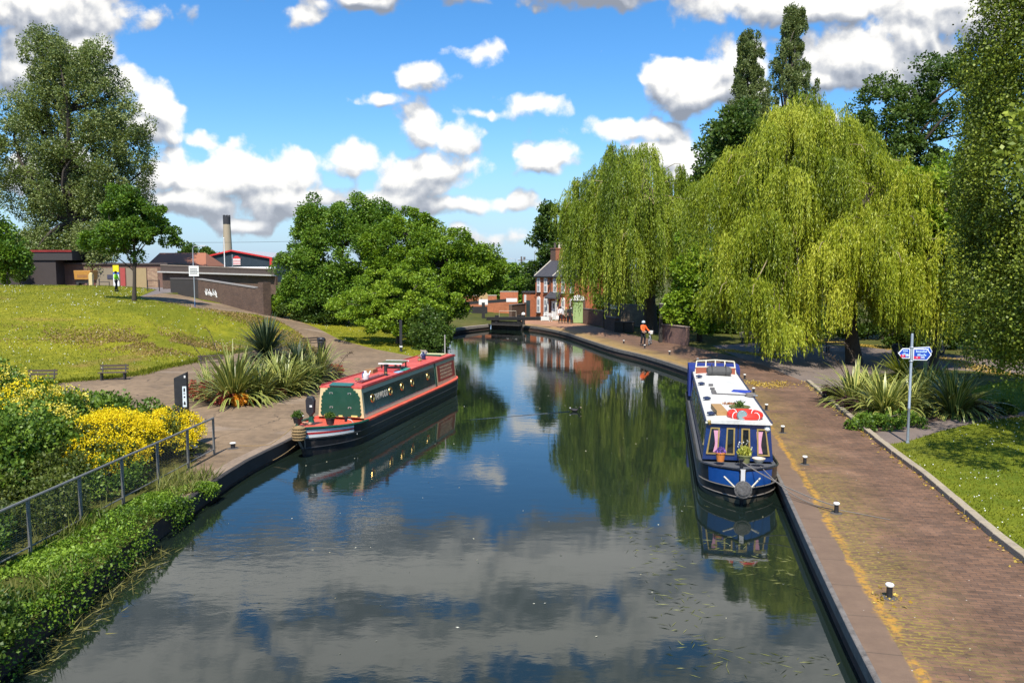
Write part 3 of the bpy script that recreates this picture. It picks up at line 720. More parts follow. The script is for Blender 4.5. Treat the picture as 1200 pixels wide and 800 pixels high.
# roof gear that is bolted on
for x, y in ((.15,4.2),(-.2,9.0),(.2,11.0),(-.3,12.4)):
    MB().lathe([(.05,0),(.05,.07),(.12,.075),(.11,.115),(.03,.14)], 14, (x,y,1.985)).build('mushroom_vent', m_brass, rf, smooth=True)
fl = MB().lathe([(.085,0),(.075,.06),(.065,.10),(.065,.42),(.085,.43),(.085,.47)], 14, (.52,6.1,1.96)).build('chimney', M('flue_black', (.02,.02,.02), .5), rf, smooth=True)
MB().torus((.52,6.1,2.10), .069, .012, 14, 6).build('chimney_band', m_brass, fl)
MB().box((.1,7.4,2.02), (.8,.7,.06)).build('hatch', M('hatch_red', (.42,.05,.05), .5, wear=.3), rf)
MB().box((0,13.75,2.0), (.9,.9,.07)).build('slide_hatch', M('hatch_yellow', (.55,.52,.25), .45, wear=.35), rf)
MB().box((0,13.2,2.02), (.96,.1,.1)).build('hatch_rail', m_dkgreen, rf)
m = MB(); m.tube([(.35,14.25,1.9),(.35,14.25,2.95)], .03, 6); m.build('tiller_post', M('post_grey', (.35,.33,.30), .6, wear=.3), rb)
MB().prism([(-.68,.86),(.68,.86),(.62,1.84),(-.62,1.84)], cb_+.003, cb_+.03, 'xz').build('stern_door', M('stern_red2', (.33,.04,.03), .5), rb)

def at_boat(root, p): return tuple(Matrix.Translation(root.location) @ Matrix.Rotation(root.rotation_euler.z, 4, 'Z') @ Vector(p))
def pot_plant(name, label, cat, loc, r_, hgt, potmat, leafm, n, spread, leafL, up=.6, flower=None, group=None):
    t = thing(name, label, cat, loc, random.uniform(0, 6), group)
    MB().lathe([(r_*.7,0),(r_*.95,hgt*.85),(r_*1.05,hgt*.86),(r_*1.05,hgt),(r_*.9,hgt),(r_*.85,hgt*.85)], 16).build('pot', potmat, t, smooth=True)
    P = rdir(n)*RNG.uniform(.2,1,(n,1))*spread; P[:,2] = np.abs(P[:,2]) + hgt*.92; D = rdir(n)*.8 + [0,0,up]
    me = leaf_mesh('foliage', P, D, RNG.uniform(.6,1.2,n)*leafL, leafL*.22, RNG.uniform(0,1,n)); obj('foliage', me, leafm, t)
    if flower:
        k = flower[1]; Q = rdir(k)*spread*1.05; Q[:,2] = np.abs(Q[:,2])+hgt+flower[3]
        obj('blossom', leaf_mesh('blossom', Q, rdir(k), flower[2], flower[2]*.5, RNG.uniform(0,1,k)), flower[0], t)
    return t
lf_herb = leaf_mat('herb_leaf', (.02,.05,.008), (.06,.12,.015), (.14,.22,.03))
lf_yel = leaf_mat('yellow_leaf', (.16,.18,.02), (.38,.38,.05), (.6,.58,.12))
fl_purple = leaf_mat('purple_petal', (.10,.04,.22), (.20,.09,.40), (.35,.2,.6), .2)
fl_white = leaf_mat('white_petal', (.5,.5,.45), (.65,.65,.6), (.8,.8,.75), .2)
m_pot = M('black_pot', (.02,.02,.022), .5, wear=.2); m_terra = M('orange_pot', (.62,.20,.04), .6, wear=.15)
pot_plant('plant_pot', 'black pot of green herbs on the red boat bow beside the quay', 'plant pot', at_boat(rb, (-.62,.95,.98)), .17, .22, m_pot, lf_herb, 420, .20, .09)
pot_plant('plant_pot', 'black pot of green herbs on the red foredeck, canal side of the lamp hood', 'plant pot', at_boat(rb, (.40,1.35,.90)), .17, .24, m_pot, lf_herb, 420, .19, .09)
# loose gear lying on the red roof
def plank_thing(name, label, cat, root, p, d, mat, rz=0., tilt=0.):
    o = MB().box((0,0,d[2]/2), d).build(name, mat, None, at_boat(root, p), root.rotation_euler.z+rz, bevel=.006); return tag(o, label, cat)
t = thing('roof_rack', 'folding green board on white edged rack lying across the red roof', 'rack', at_boat(rb, (.0,8.3,2.0)), rz1+.1)
MB().box((0,0,.25), (.95,1.05,.03)).build('board', M('board_olive', (.07,.09,.03), .6), t); MB().box((0,-.56,.25), (1.02,.07,.05)).build('board_edge', m_white, t)
MB().box((0,.56,.25), (1.02,.07,.05)).build('board_edge', m_white, t)
for x, y in ((-.4,-.45),(.4,-.45),(-.4,.45),(.4,.45)): MB().box((x,y,.115), (.05,.05,.23)).build('leg', M('rack_brown', (.10,.06,.04), .7), t)
for k, (x, y, w_, l_, mm, lb) in enumerate(((.42,5.0,.14,2.3,M('pole_maroon', (.14,.03,.035), .6, wear=.4),'long maroon plank lying along the red roof edge'),(.26,4.9,.06,2.2,M('pole_pale', (.42,.14,.13), .6),'slim pinkish boat pole lying beside the maroon plank'))):
    plank_thing('boat_pole' if k else 'gang_plank', lb, 'pole' if k else 'plank', rb, (x,y,1.985), (w_,l_,.05), mm)
def can(name, label, root, p, mats):
    t = thing(name, label, 'water can', at_boat(root, p), 1.0)
    MB().lathe([(.12,0),(.13,.02),(.13,.22),(.06,.30),(.055,.36)], 14).build('body', mats[0], t, smooth=True)
    m = MB(); m.tube([(.12,0,.08),(.26,0,.30),(.30,0,.33)], .022, 6); m.build('spout', mats[0], t); m = MB(); m.tube([(-.06,0,.33),(-.17,0,.25),(-.13,0,.1)], .014, 6); m.build('handle', mats[1], t)
can('water_can', 'white and blue painted water can on the red roof near the front', rb, (.30,4.6,1.985), (m_white, M('can_blue', (.02,.05,.2), .4)))
can('water_can', 'dark blue water can with pale spout on the red roof near the stern', rb, (.10,11.7,1.995), (M('can_navy', (.02,.03,.09), .4), m_white))
plank_thing('roof_mat', 'small teal mat lying on the red roof edge above the portholes', 'mat', rb, (.5,8.1,1.975), (.45,.8,.025), M('mat_teal', (.02,.22,.16), .8), .1)
plank_thing('roof_mat', 'pale blue cloth lying on the red roof beside the teal mat', 'cloth', rb, (.62,7.25,1.965), (.25,.45,.03), M('cloth_blue', (.25,.4,.55), .8), -.1)
plank_thing('wooden_crate', 'low brown wooden crate on the red roof behind the chimney', 'crate', rb, (-.35,6.7,1.985), (.35,.5,.16), M('crate_brown', (.26,.15,.06), .8, wear=.4))

# ---- the blue boat
bow = G(868, 589, WATER); d2 = Vector((.183,.983,0)); rz2 = math.atan2(-d2.x, d2.y); L2_ = 15.5
bb = thing('narrowboat', 'blue narrowboat with long white roof moored against the brick towpath', 'boat', (bow[0]-.06, bow[1]-.34, WATER), rz2, 'narrowboats moored on the canal')
w2, h2 = hull_shape(L2_, 2.16, 1.75, 2.4, .78, .98, 3.0)
m_blue = M('cabin_blue', (.010,.030,.125), .25, wear=.25, scale=3, coat=.5)
hu = hull(bb, L2_, w2, h2, M('deck_slate', (.08,.085,.095), .7, wear=.3))
ys = [0,.06,.14,.26,.42,.62,.85,1.1,1.4,1.8,2.3,3.,4.5,6.5,9,11.5,L2_-2.2,L2_-1.2,L2_-.8,L2_-.4,L2_-.1,L2_]
m_strk = M('strake_worn', (.16,.14,.12), .5, wear=.5, scale=8)
for f in (.20,.47): strake(bb, 'rubbing_strake', w2, h2, ys, f, .02, m_strk, hu)
strake(bb, 'gunwale', w2, h2, ys, 1.0, .032, m_black)
side_band(w2, h2, ys, -.02, .13, .006).build('waterline_band', M('weed_line', (.10,.085,.055), .8, wear=.6, scale=6), hu)
for s in (1, -1):
    m = MB(); yy = [.05,.12,.2,.3,.42,.55,.68,.8]
    m.loft([[(s*side_pt(w2,h2,y,.50,.012)[0],)+side_pt(w2,h2,y,.50)[1:], (s*side_pt(w2,h2,y,.95,.012)[0],)+side_pt(w2,h2,y,.95)[1:]] for y in yy], close=False)
    m.build('bow_flash', M('flash_blue', (.01,.075,.29), .4, wear=.15), hu)
m = MB(); m.box((0,-.01,.62), (.11,.07,.74)); m.build('stem_post', M('stem_white', (.55,.53,.5), .5, wear=.3), hu)
m = MB(); m.lathe([(.02,-.1),(.16,-.085),(.225,0),(.16,.085),(.02,.1)], 16, (0,-.16,.50), (0,-1,.15))
for k in range(4): m.torus((0,-.16-.035*(k-1),.50), (.12,.2,.2,.12)[k], .03, 16, 5, (0,-1,.15))
bf = m.build('bow_fender', m_alu, bb, smooth=True)
for s in (-1, 1): MB().tube([(s*.18,-.12,.52),(s*.46,.18,.74)], .022, 5).build('fender_strop', M('strop_pale', (.5,.46,.36), .9), bf)
m = MB(); m.lathe([(.05,0),(.05,.2),(.08,.21),(.08,.24)], 10, (.0,.42,.94)); m.build('mooring_stud', m_black, bb)
C2 = (.96, .86, .86, 1.92); ca, cb_ = 1.60, 12.6
cab = cabin_shell(ca, cb_, *C2).build('cabin', m_blue, bb)
m = MB(); m.loft([[(x, y, z) for x, z in [(-.90,1.905),(-.90,1.955),(-.45,2.0),(0,2.015),(.45,2.0),(.90,1.955),(.90,1.905)]] for y in (ca-.10, 5, 9, cb_+.15)])
rf = m.build('roof', M('roof_white', (.60,.585,.54), .55, wear=.34, scale=1.8, tint=(.42,.34,.26)), bb)
m = MB()
for s in (1, -1): m.tube([(s*.895, ca-.08, 1.97), (s*.895, cb_+.1, 1.97)], .028, 6)
m.build('handrail', M('rail_navy', (.015,.025,.07), .4), rf)
# front bulkhead: four tall brass-framed windows, the outer two with pink curtains
z0, z1 = 1.02, 1.78
m_curt = M('pink_curtain', (.62,.30,.40), .9, wear=.3, scale=14)
fr_t = M('window_gold', (.52,.36,.12), .35, .5, wear=.25)
for xa, xb, xc, xd, cur in ((-.87,-.53,-.75,-.50,-1),(-.345,-.085,-.315,-.085,0),(.085,.345,.085,.315,0),(.53,.87,.50,.75,1)):
    q = [(xa,z0),(xb,z0),(xd,z1),(xc,z1)]
    cx_, cz_ = sum(p[0] for p in q)/4, (z0+z1)/2
    inn = [(cx_+(p[0]-cx_)*(1-.045*2/abs(xb-xa)), cz_+(p[1]-cz_)*.91) for p in q]
    m = MB(); n = 4; vs = []
    for y in (ca-.035, ca-.002): vs += [(p[0], y, p[1]) for p in q] + [(p[0], y, p[1]) for p in inn]
    fs = []
    for i in range(4):
        j = (i+1) % 4; fs += [(i,j,4+j,4+i), (8+i,12+i,12+j,8+j), (i,8+i,8+j,j), (4+i,4+j,12+j,12+i)]
    wf = m.add(vs, fs).build('window', fr_t, bb)
    MB().prism([(cx_+(p[0]-cx_)*.9, cz_+(p[1]-cz_)*.94) for p in q], ca-.012, ca-.003, 'xz').build('pane', m_glass, wf)
    if cur:
        top = .47*cur if False else cur*.60; m = MB(); ring = []
        for i in range(11):
            t = i/10; zz = z0+.06+(z1-z0-.14)*t
            wv = .5+.5*t; cxx = cur*(.67-.03*t) - cur*.02*math.sin(t*PI)
            ring.append([(cxx-cur*.06+ (j/8-.5)*(.09+.13*abs(t-.35)), ca-.017-.004*math.sin(j*2.4), zz) for j in range(9)])
        m.loft(ring, close=False); m.build('curtain', m_curt, wf, smooth=True)
m = MB(); m.tube([(0,ca-.02,.9),(0,ca-.02,1.9)], .012, 4); m.build('door_joint', m_black, bb)
# side windows
for s in (1, -1):
    for y in (2.05, 3.6, 5.3, 7.1, 8.9, 10.7):
        m = MB(); side_panel(m, C2, y, y+1.05, 1.18, 1.72, s, .002, .02); wf = m.build('window', fr_t, cab)
        m = MB(); side_panel(m, C2, y+.05, y+1.0, 1.225, 1.675, s, .021, .024); m.build('pane', m_glass, wf)
        m = MB(); side_panel(m, C2, y-.14, y-.09, 1.2, 1.7, s, .002, .008); m.build('coach_line', m_cream, cab)
for x, y in ((-.70,2.4),(-.68,5.2),(-.70,8.6),(-.70,10.6)):
    MB().lathe([(.06,0),(.06,.05),(.13,.055),(.12,.10),(.03,.13)], 14, (x,y,1.97)).build('mushroom_vent', M('vent_navy', (.02,.025,.06), .3, coat=.4), rf, smooth=True)
for y in (6.4,6.75,7.4,8.3):
    MB().box((-.38,y,2.045), (.16,.15,.06)).build('roof_cleat', M('cleat_steel', (.13,.12,.12), .4, .5), rf, bevel=.01)
MB().lathe([(.10,0),(.11,.02),(.05,.1),(.02,.12)], 14, (.78,1.65,1.78), (0,-1,0)).build('navigation_lamp', m_white, cab); MB().lathe([(.07,0),(.075,.03),(.03,.07)], 12, (-.80,1.55,1.93), (0,-1,0)).build('navigation_lamp', m_brass, cab)
# windscreen at the steering end
ws = MB()
yw = 12.0
for a, c2 in (((-.80,yw,1.98),(-.74,yw+.10,2.48)),((.80,yw,1.98),(.74,yw+.10,2.48)),((0,yw,1.98),(0,yw+.12,2.52)),((-.74,yw+.1,2.48),(0,yw+.12,2.53)),((0,yw+.12,2.53),(.74,yw+.1,2.48)),((-.80,yw,2.24),(0,yw+.06,2.26)),((0,yw+.06,2.26),(.8,yw,2.24)),((-.38,yw+.06,2.26),(-.37,yw+.11,2.5)),((.38,yw+.06,2.26),(.37,yw+.11,2.5))): ws.beam(a, c2, .045, .045)
wo_ = ws.build('windscreen', M('frame_cream', (.66,.60,.46), .5), bb)
MB().box((0,yw-.02,2.10), (1.55,.03,.25)).build('windscreen_board', M('mahogany', (.30,.085,.045), .4, wear=.25), wo_)
MB().loft([[(s_*1.03, y, z) for y, z in ((12.6,.95),(12.65,2.1),(13.3,2.22),(14.4,2.15),(14.7,.95))] for s_ in (-1,-.5,0,.5,1)]).build('stern_canopy', M('canopy_blue', (.010,.025,.17), .7, wear=.25, scale=4), bb)
# loose things on the white roof and bow
t = thing('lifebuoy', 'red lifebuoy ring lying on the white boat roof front', 'lifebuoy', at_boat(bb, (.22,2.1,2.06)), rz2)
MB().torus((0,0,.02), .40, .105, 28, 10).build('ring', M('buoy_red', (.72,.03,.015), .45, wear=.1), t, smooth=True)
m = MB(); 
for a in (.8,2.4,3.9,5.5): m.torus((.40*math.cos(a),.40*math.sin(a),.02), .112, .012, 12, 5, (-math.sin(a), math.cos(a), 0))
m.build('band', m_white, t)
t = thing('headlamp', 'round chrome headlamp in front of the red lifebuoy on the white roof', 'lamp', at_boat(bb, (.10,1.66,2.0)), rz2)
MB().lathe([(.06,.12),(.13,.08),(.15,0),(.15,-.03)], 18, (0,0,.14), (0,1,0)).build('housing', M('chrome', (.5,.52,.54), .2, .9), t, smooth=True); MB().lathe([(.13,0),(.12,.02)], 18, (0,-.03,.14), (0,-1,0)).build('lens', M('lamp_glass', (.25,.35,.35), .08, spec=.9), t); MB().box((0,.02,.02), (.10,.1,.05)).build('bracket', m_black, t)
pot_plant('planter', 'low olive planter of sprouting herbs behind the red lifebuoy', 'planter', at_boat(bb, (.15,3.0,2.01)), .30, .16, M('planter_olive', (.11,.11,.03), .8), lf_herb, 120, .17, .09)
plank_thing('wooden_box', 'long brown wooden box lying on the white roof near the canal side', 'box', bb, (-.45,2.9,2.0), (.30,1.25,.14), M('box_brown', (.36,.21,.08), .7, wear=.25), .08)
t = thing('boat_hook', 'dark boat hook lying across the white roof', 'boat hook', at_boat(bb, (.25,6.3,2.03)), rz2)
m = MB(); m.tube([(-.6,0,0),(.62,-.25,.01)], .02, 6); m.build('pole', M('hook_dark', (.06,.05,.05), .6), t); m = MB(); m.tube([(.62,-.25,.01),(.74,-.28,.01),(.75,-.2,.01)], .018, 5); m.build('hook', m_steel, t)
tag(MB().box((0,0,.03), (.62,.42,.05)).build('folded_sheet', M('sheet_blue', (.015,.04,.30), .8, wear=.2), None, at_boat(bb, (.58,7.1,1.98)), rz2-.25, bevel=.02), 'folded bright blue sheet on the white roof edge', 'sheet')
m = MB(); m.torus((0,0,.04), .15, .035, 16, 6); m.torus((0.02,0,.09), .13, .035, 16, 6); tag(m.build('rope_coil', m_grope, None, at_boat(bb, (.78,6.2,1.97))), 'grey coil of rope on the white roof edge by the towpath', 'rope')
t = thing('canvas_bag', 'grey canvas bundle lying on the white roof before the windscreen', 'bag', at_boat(bb, (.10,11.35,2.01)), rz2)
o = MB().box((0,0,.17), (.98,.55,.34)).build('bundle', M('canvas_grey', (.085,.082,.078), .9, wear=.4, scale=8, bump=.6), t, bevel=.14)
m = MB(); 
for x in (-.28,.25): m.torus((x,0,.17), .27, .014, 18, 5, (1,0,0))
m.build('strap', m_black, t)
t = thing('leaf_bunch', 'rust coloured dried leaf spray on the white roof beside the brown box', 'leaves', at_boat(bb, (-.02,4.3,2.03)), 0.4)
obj('spray', leaf_mesh('spray', RNG.normal(size=(60,3))*[.12,.05,.008]+[0,0,.012], rdir(60)*[1,1,.1], .09, .02, RNG.uniform(0,1,60)), leaf_mat('rust_leaf', (.2,.07,.02), (.36,.13,.04), (.5,.25,.08)), t)
MB().tube([(0,0,.01),(.25,-.05,.012)], .008, 4).build('stem', m_rope, t)
pot_plant('flower_pot', 'orange flower pot of purple flowers on the blue boat bow', 'flower pot', at_boat(bb, (-.50,1.120,.93)), .14, .26, m_terra, lf_herb, 120, .12, .07, .6, (fl_purple, 160, .05, -.02))
pot_plant('flower_pot', 'olive pot of tall yellow green leaves and white flowers on the blue boat bow', 'flower pot', at_boat(bb, (.13,1.05,.93)), .19, .24, M('pot_olive', (.20,.20,.07), .7), lf_yel, 420, .20, .11, 1.6, (fl_white, 26, .045, .16))
tag(MB().lathe([(.09,0),(.17,.10),(.18,.13),(.15,.13),(.08,.03)], 16).build('bowl', M('bowl_cream', (.62,.52,.40), .6), None, at_boat(bb, (.52,1.122,.93)), smooth=True), 'cream bowl on the bow of the blue boat', 'bowl')

# ================================================================== quayside furniture
def bollard_proto(label, loc):
    t = thing('mooring_bollard', label, 'bollard', loc, 0, 'white topped bollards along the brick towpath')
    MB().lathe([(.055,-.02),(.052,.05),(.050,.19),(.055,.215)], 16).build('post', M('bollard_black', (.02,.02,.023), .5, wear=.3, scale=12), t, smooth=True)
    MB().lathe([(.066,.212),(.073,.222),(.073,.246),(.062,.260),(.015,.268)], 16).build('cap', M('bollard_white', (.78,.76,.70), .6, wear=.15, scale=14), t, smooth=True)
    MB().lathe([(.14,.004),(.12,.012),(.07,.016)], 14).build('base_plate', M('plate_iron', (.08,.07,.06), .8, wear=.4), t)
    return t
BOL = [(1042,700,'white topped bollard alone on mossy bricks, largest and lowest in the picture'),(980,601,'white topped bollard with the blue boat bow ropes round it'),(943,544,'white topped bollard beside the blue boat front windows'),
       (917,507,'white topped bollard beside the red lifebuoy end of the blue boat'),(898,480.5,'white topped bollard beside the middle of the blue boat roof'),(883,460.5,'white topped bollard tied by rope to the middle of the blue boat'),
       (872.6,444,'white topped bollard in tree shade beside the blue boat stern'),(817.6,424.5,'white topped bollard just past the blue boat stern canopy'),(784.6,415.5,'white topped bollard between the cyclist and the blue boat'),
       (755.5,408,'white topped bollard at the feet of the cyclist'),(731,402.5,'small white topped bollard between the dark planter and the cyclist')]
bp = None
for px, py, lb in BOL:
    if bp is None: bp = bollard_proto(lb, G(px, py))
    else: dup(bp, G(px, py), random.uniform(0, 6), lb)
for px, py, lb, s in ((273,525,'low white topped bollard on bare paving beside the railing end',.8),(226,533,'squat white capped bollard in flowers behind the railing',1.25),(352.5,498,'white topped bollard behind the red boat bow',1.)):
    dup(bp, G(px, py), .3, lb, 'white topped bollards on the paved quay', (s*1.7, s*1.7, s*(.9 if s != 1. else 1.4)))
def rope(label, pts, sag, r_=.016, mat=None, n=14):
    out = []
    for k in range(len(pts)-1):
        a, c2 = Vector(pts[k]), Vector(pts[k+1])
        for i in range(n): t = i/n; q = a.lerp(c2, t); q.z -= sag*4*t*(1-t); out.append(q)
    out.append(Vector(pts[-1])); m = MB(); m.tube(out, r_, 5); return tag(m.build('mooring_rope', mat or m_grope, smooth=True), label, 'rope')
bq = Vector(G(980, 601)) + Vector((.03,0,.13)); stud = at_boat(bb, (0,.42,1.1))
rope('dark mooring rope from blue boat bow stud to the bollard, upper line', [stud, tuple(bq+Vector((-.1,-.03,.06)))], .10)
rope('dark mooring rope from blue boat bow to the same bollard, lower slack line', [at_boat(bb, (.5,.5,.98)), tuple(bq+Vector((-.1,.04,-.05)))], .22, .013)
rope('frayed rope tail lying on bricks beside the moored bollard', [tuple(bq+Vector((.04,0,-.05))), tuple(bq+Vector((.5,-.1,-.118))), tuple(bq+Vector((1.0,-.55,-.118)))], 0, .011)
bq = Vector(G(883, 460.5)) + Vector((-.08,0,.2)); rope('mooring rope from the rope coil on the white roof to a bollard', [at_boat(bb, (.85,6.2,1.98)), tuple(bq)], .12, .014)
bq = Vector(G(273, 525)) + Vector((.06,0,.1)); rope('pale rope from quay bollard along the coping to the red boat', [tuple(bq), (bq.x+1.1, bq.y+.15, .09), at_boat(rb, (-.35,.3,1.05))], .03, .014, m_rope)
rope('thin line hanging from the red boat bow into the water', [at_boat(rb, (-.1,-.05,.5)), (-8.05, 25.2, WATER+.02)], .1, .009, m_rope)

# black way-marker pillar
px_, py_, _ = G(215, 526)
t = thing('marker_pillar', 'tall black timber pillar with white information plate beside the railing', 'signpost', (px_, py_, 0), .12)
MB().add([(-.20,-.11,-.2),(.20,-.11,-.2),(.20,.11,-.2),(-.20,.11,-.2),(-.19,-.11,2.32),(.20,-.11,2.50),(.20,.11,2.50),(-.19,.11,2.32)], [(3,2,1,0),(4,5,6,7),(0,1,5,4),(1,2,6,5),(2,3,7,6),(3,0,4,7)]).build('pillar', M('pillar_black', (.018,.018,.02), .6, wear=.5, scale=5), t, bevel=.01)
pl = MB().box((.125,-.116,1.72), (.12,.01,.66)).build('plate', M('plate_pale', (.62,.68,.70), .5, wear=.1), t)
m = MB(); m.prism([(.10,1.88),(.15,1.88),(.15,1.98),(.125,2.01),(.10,1.98)], -.126, -.122, 'xz'); m.box((.125,-.124,1.71), (.05,.004,.05)); m.prism([(.09,1.46),(.16,1.46),(.15,1.54),(.125,1.58),(.10,1.54)], -.126, -.122, 'xz'); m.box((.125,-.124,1.82),(.06,.004,.025))
m.build('pictogram', m_black, pl)
MB().box((.15,-.116,2.36), (.05,.008,.07)).build('badge', m_white, t)
MB().box((-.04,-.114,.92), (.10,.006,.12)).build('scuff', M('scuff_grey', (.13,.13,.13), .8), t)
# railing
RA, RB = Vector(G(251, 532)), Vector((-10.0, 12.5, 0)); rd = (RB-RA); Lr = rd.length; rd.normalize(); rz_ = math.atan2(rd.y, rd.x)
t = thing('railing', 'grey mesh railing along the ivy bank with sloping rail', 'railing', tuple(RA), rz_)
m_rail = M('galvanised', (.20,.20,.19), .55, .35, wear=.35, scale=8)
MB().tube([(-.03,0,1.14),(Lr,0,1.14)], .032, 8).build('top_rail', m_rail, t, smooth=True)
MB().tube([(0,0,.16),(Lr,0,.16)], .018, 6).build('bottom_rail', m_rail, t, smooth=True)
npost = 8
for k in range(npost): MB().box((k*Lr/(npost-1), .0, .53), (.06,.06,1.22)).build('post', m_rail, t, bevel=.006)
for k in range(1, npost-1):
    m = MB(); x0, x1 = k*Lr/(npost-1)+.05, (k+1)*Lr/(npost-1)-.05
    for i in range(21): z = .2+.88*i/20; m.add([(x0,-.006,z),(x1,-.006,z),(x1,-.006,z+.008),(x0,-.006,z+.008)], [(0,1,2,3)]); 
    nx = int((x1-x0)/.16)
    for i in range(nx+1): x = x0+(x1-x0)*i/nx; m.add([(x,-.003,.2),(x+.007,-.003,.2),(x+.007,-.003,1.08),(x,-.003,1.08)], [(0,1,2,3)])
    m.build('mesh_panel', M('mesh_wire', (.17,.17,.16), .6, .2, wear=.3), t)

def bench_proto(label, loc, rz, group, wood, legm):
    t = thing('park_bench', label, 'bench', loc, rz, group)
    for y in (-.18,-.03,.12): MB().box((0,y,.44), (1.7,.12,.04)).build('seat_plank', wood, t)
    for z in (.62,.80): MB().box((0,.24+(z-.44)*.18,z), (1.7,.035,.12)).build('backrest_plank', wood, t)
    for x in (-.68,.68):
        m = MB(); m.box((x,-.16,.21), (.07,.08,.42)); m.box((x,.16,.21), (.07,.08,.42)); m.box((x,0,.40), (.07,.46,.05)); m.beam((x,.20,.40),(x,.33,.88),.06,.05); m.build('leg_frame', legm, t)
    return t
wd = M('bench_wood', (.085,.06,.042), .85, wear=.4, scale=6); ir = M('bench_iron', (.03,.028,.028), .6, wear=.3)
def on(px, py, z0=0.):
    q = G(px, py, z0)
    for _ in range(12): q = G(px, py, gz(q[0], q[1]))
    return q
bn = None
for px, py, rz, lb in ((133,445,.18,'dark wooden bench on the bare strip below the big lawn'),(248,432,.45,'dark bench half hidden behind the striped flax bed'),(48,452,.1,'dark bench above the yellow flowering shrubs'),(366,408,.75,'dark bench beside the black bin under the path')):
    q = on(px, py)
    if bn is None: bn = bench_proto(lb, q, rz, 'benches below the lawn', wd, ir); bn.scale = (.82,.85,.9)
    else: dup(bn, q, rz, lb)
wd2 = M('bench_grey', (.20,.17,.12), .85, wear=.3, scale=6)
b2 = bench_proto('weathered bench on the yellow litter strip beside the willow trunk', G(981,413), .08, 'benches beside the park path', wd2, ir)
dup(b2, G(880,402), 0., 'weathered bench deep in the shade under the willow curtain')
def bin_thing(label, loc, badge):
    t = thing('litter_bin', label, 'bin', loc)
    MB().lathe([(.24,.0),(.27,.05),(.28,.78),(.30,.80),(.30,.86),(.22,.98),(.10,1.02)], 16).build('body', M('bin_black', (.02,.02,.024), .5, wear=.25), t, smooth=True)
    MB().box((0,-.275,.86), (.26,.06,.09)).build('opening', M('bin_hole', (.004,.004,.004), .9), t)
    if badge: MB().lathe([(.09,0),(.08,.012)], 14, (0,-.275,.5), (0,-1,0)).build('badge', M('badge_pink', (.55,.33,.28), .6), t)
    else: MB().lathe([(.305,0),(.305,.03)], 16, (0,0,.70)).build('band', M('bin_band', (.08,.08,.085), .5), t)
bin_thing('black litter bin standing at the corner of the rising path', on(377,412), False)
bin_thing('black litter bin with pink badge beside the willow trunk', G(1050,421), True)
# black post with a white band
t = thing('marker_post', 'tall black post with white band at paving corner', 'post', on(470,412), .1)
MB().box((0,0,1.05), (.19,.19,2.3)).build('post', _mats['pillar_black'], t, bevel=.01); MB().box((0,0,.37), (.20,.20,.10)).build('band', m_white, t)

# finger signpost
q = G(1063.5, 519); t = thing('finger_signpost', 'grey pole carrying blue cycle route direction signs beside the kerb', 'signpost', q)
MB().lathe([(.06,-.1),(.06,.05),(.045,.06),(.042,1.15),(.048,1.16),(.048,1.20),(.042,1.21),(.042,3.62),(.03,3.66)], 12).build('pole', M('pole_grey', (.30,.34,.38), .45, .3, wear=.2), t, smooth=True)
m_sblue = M('sign_blue', (.01,.06,.42), .4, wear=.06); m_swh = M('sign_white', (.80,.82,.84), .4, wear=.05); m_sred = M('sign_red', (.6,.03,.08), .4, wear=.05)
def finger(z, ang, length, lines, route, wheel=False, hh=.40, flip=False):
    e = MB(); pts = [(.05,-hh/2),(length-.14,-hh/2),(length,0),(length-.14,hh/2),(.05,hh/2)]
    if flip: pts = [(-x, zz) for x, zz in pts]
    f = e.prism(pts, -.012, .012, 'xz').build('sign_arm', m_swh, t, (0,0,z), ang)
    inn = [(.075,-hh/2+.028),(length-.15,-hh/2+.028),(length-.035,0),(length-.15,hh/2-.028),(.075,hh/2-.028)]
    if flip: inn = [(-x, zz) for x, zz in inn]
    MB().prism(inn, -.0165, .0165, 'xz').build('face', m_sblue, f)
    s = -1 if flip else 1
    for i, tx in enumerate(lines):
        m = MB(); r3 = random.Random(int(z*100)+i); x = s*(length*.48)-tx/2
        while x < s*(length*.48)+tx/2:
            wl = r3.uniform(.025, .05); hl_ = r3.choice((.05, .05, .075)); m.box((x+wl/2, -.018, hh*.24-i*.115+(hl_-.05)/2), (wl*.72, .005, hl_)); x += wl
        m.build('lettering', M('sign_letter', (.45,.62,.86), .5, wear=.05), f)
    pw3 = min(.2, length*.34); xx = s*(length*.45)-pw3*.55
    MB().box((xx,-.018,-hh/2+.085), (pw3,.006,.085)).build('route_patch', m_sred, f)
    text_obj('route_number', route, .085, m_swh, f, (xx,-.023,-hh/2+.09), (PI/2,0,0), 'CENTER', .001)
    m = MB(); cx = xx+pw3*.5+.075
    for dx in (-.032,.032): m.torus((cx+dx,-.02,-hh/2+.085), .024, .006, 12, 4, (0,1,0))
    m.beam((cx-.04,-.02,-hh/2+.09),(cx+.02,-.02,-hh/2+.12),.006,.008); m.beam((cx+.02,-.02,-hh/2+.12),(cx+.045,-.02,-hh/2+.085),.006,.008); m.build('cycle_symbol', m_swh, f)
finger(3.0, -.16, .42, (.15,.18), '5', flip=True, hh=.34)
finger(2.97, -.16, .62, (.34,.24), '5', hh=.38)
finger(3.02, .45, 1.0, (.6,), '5', hh=.34)
m = MB(); m.torus((0,0,3.2), .05, .02, 12, 6); m.torus((0,0,2.74), .05, .02, 12, 6); m.build('clamp', m_steel, t)
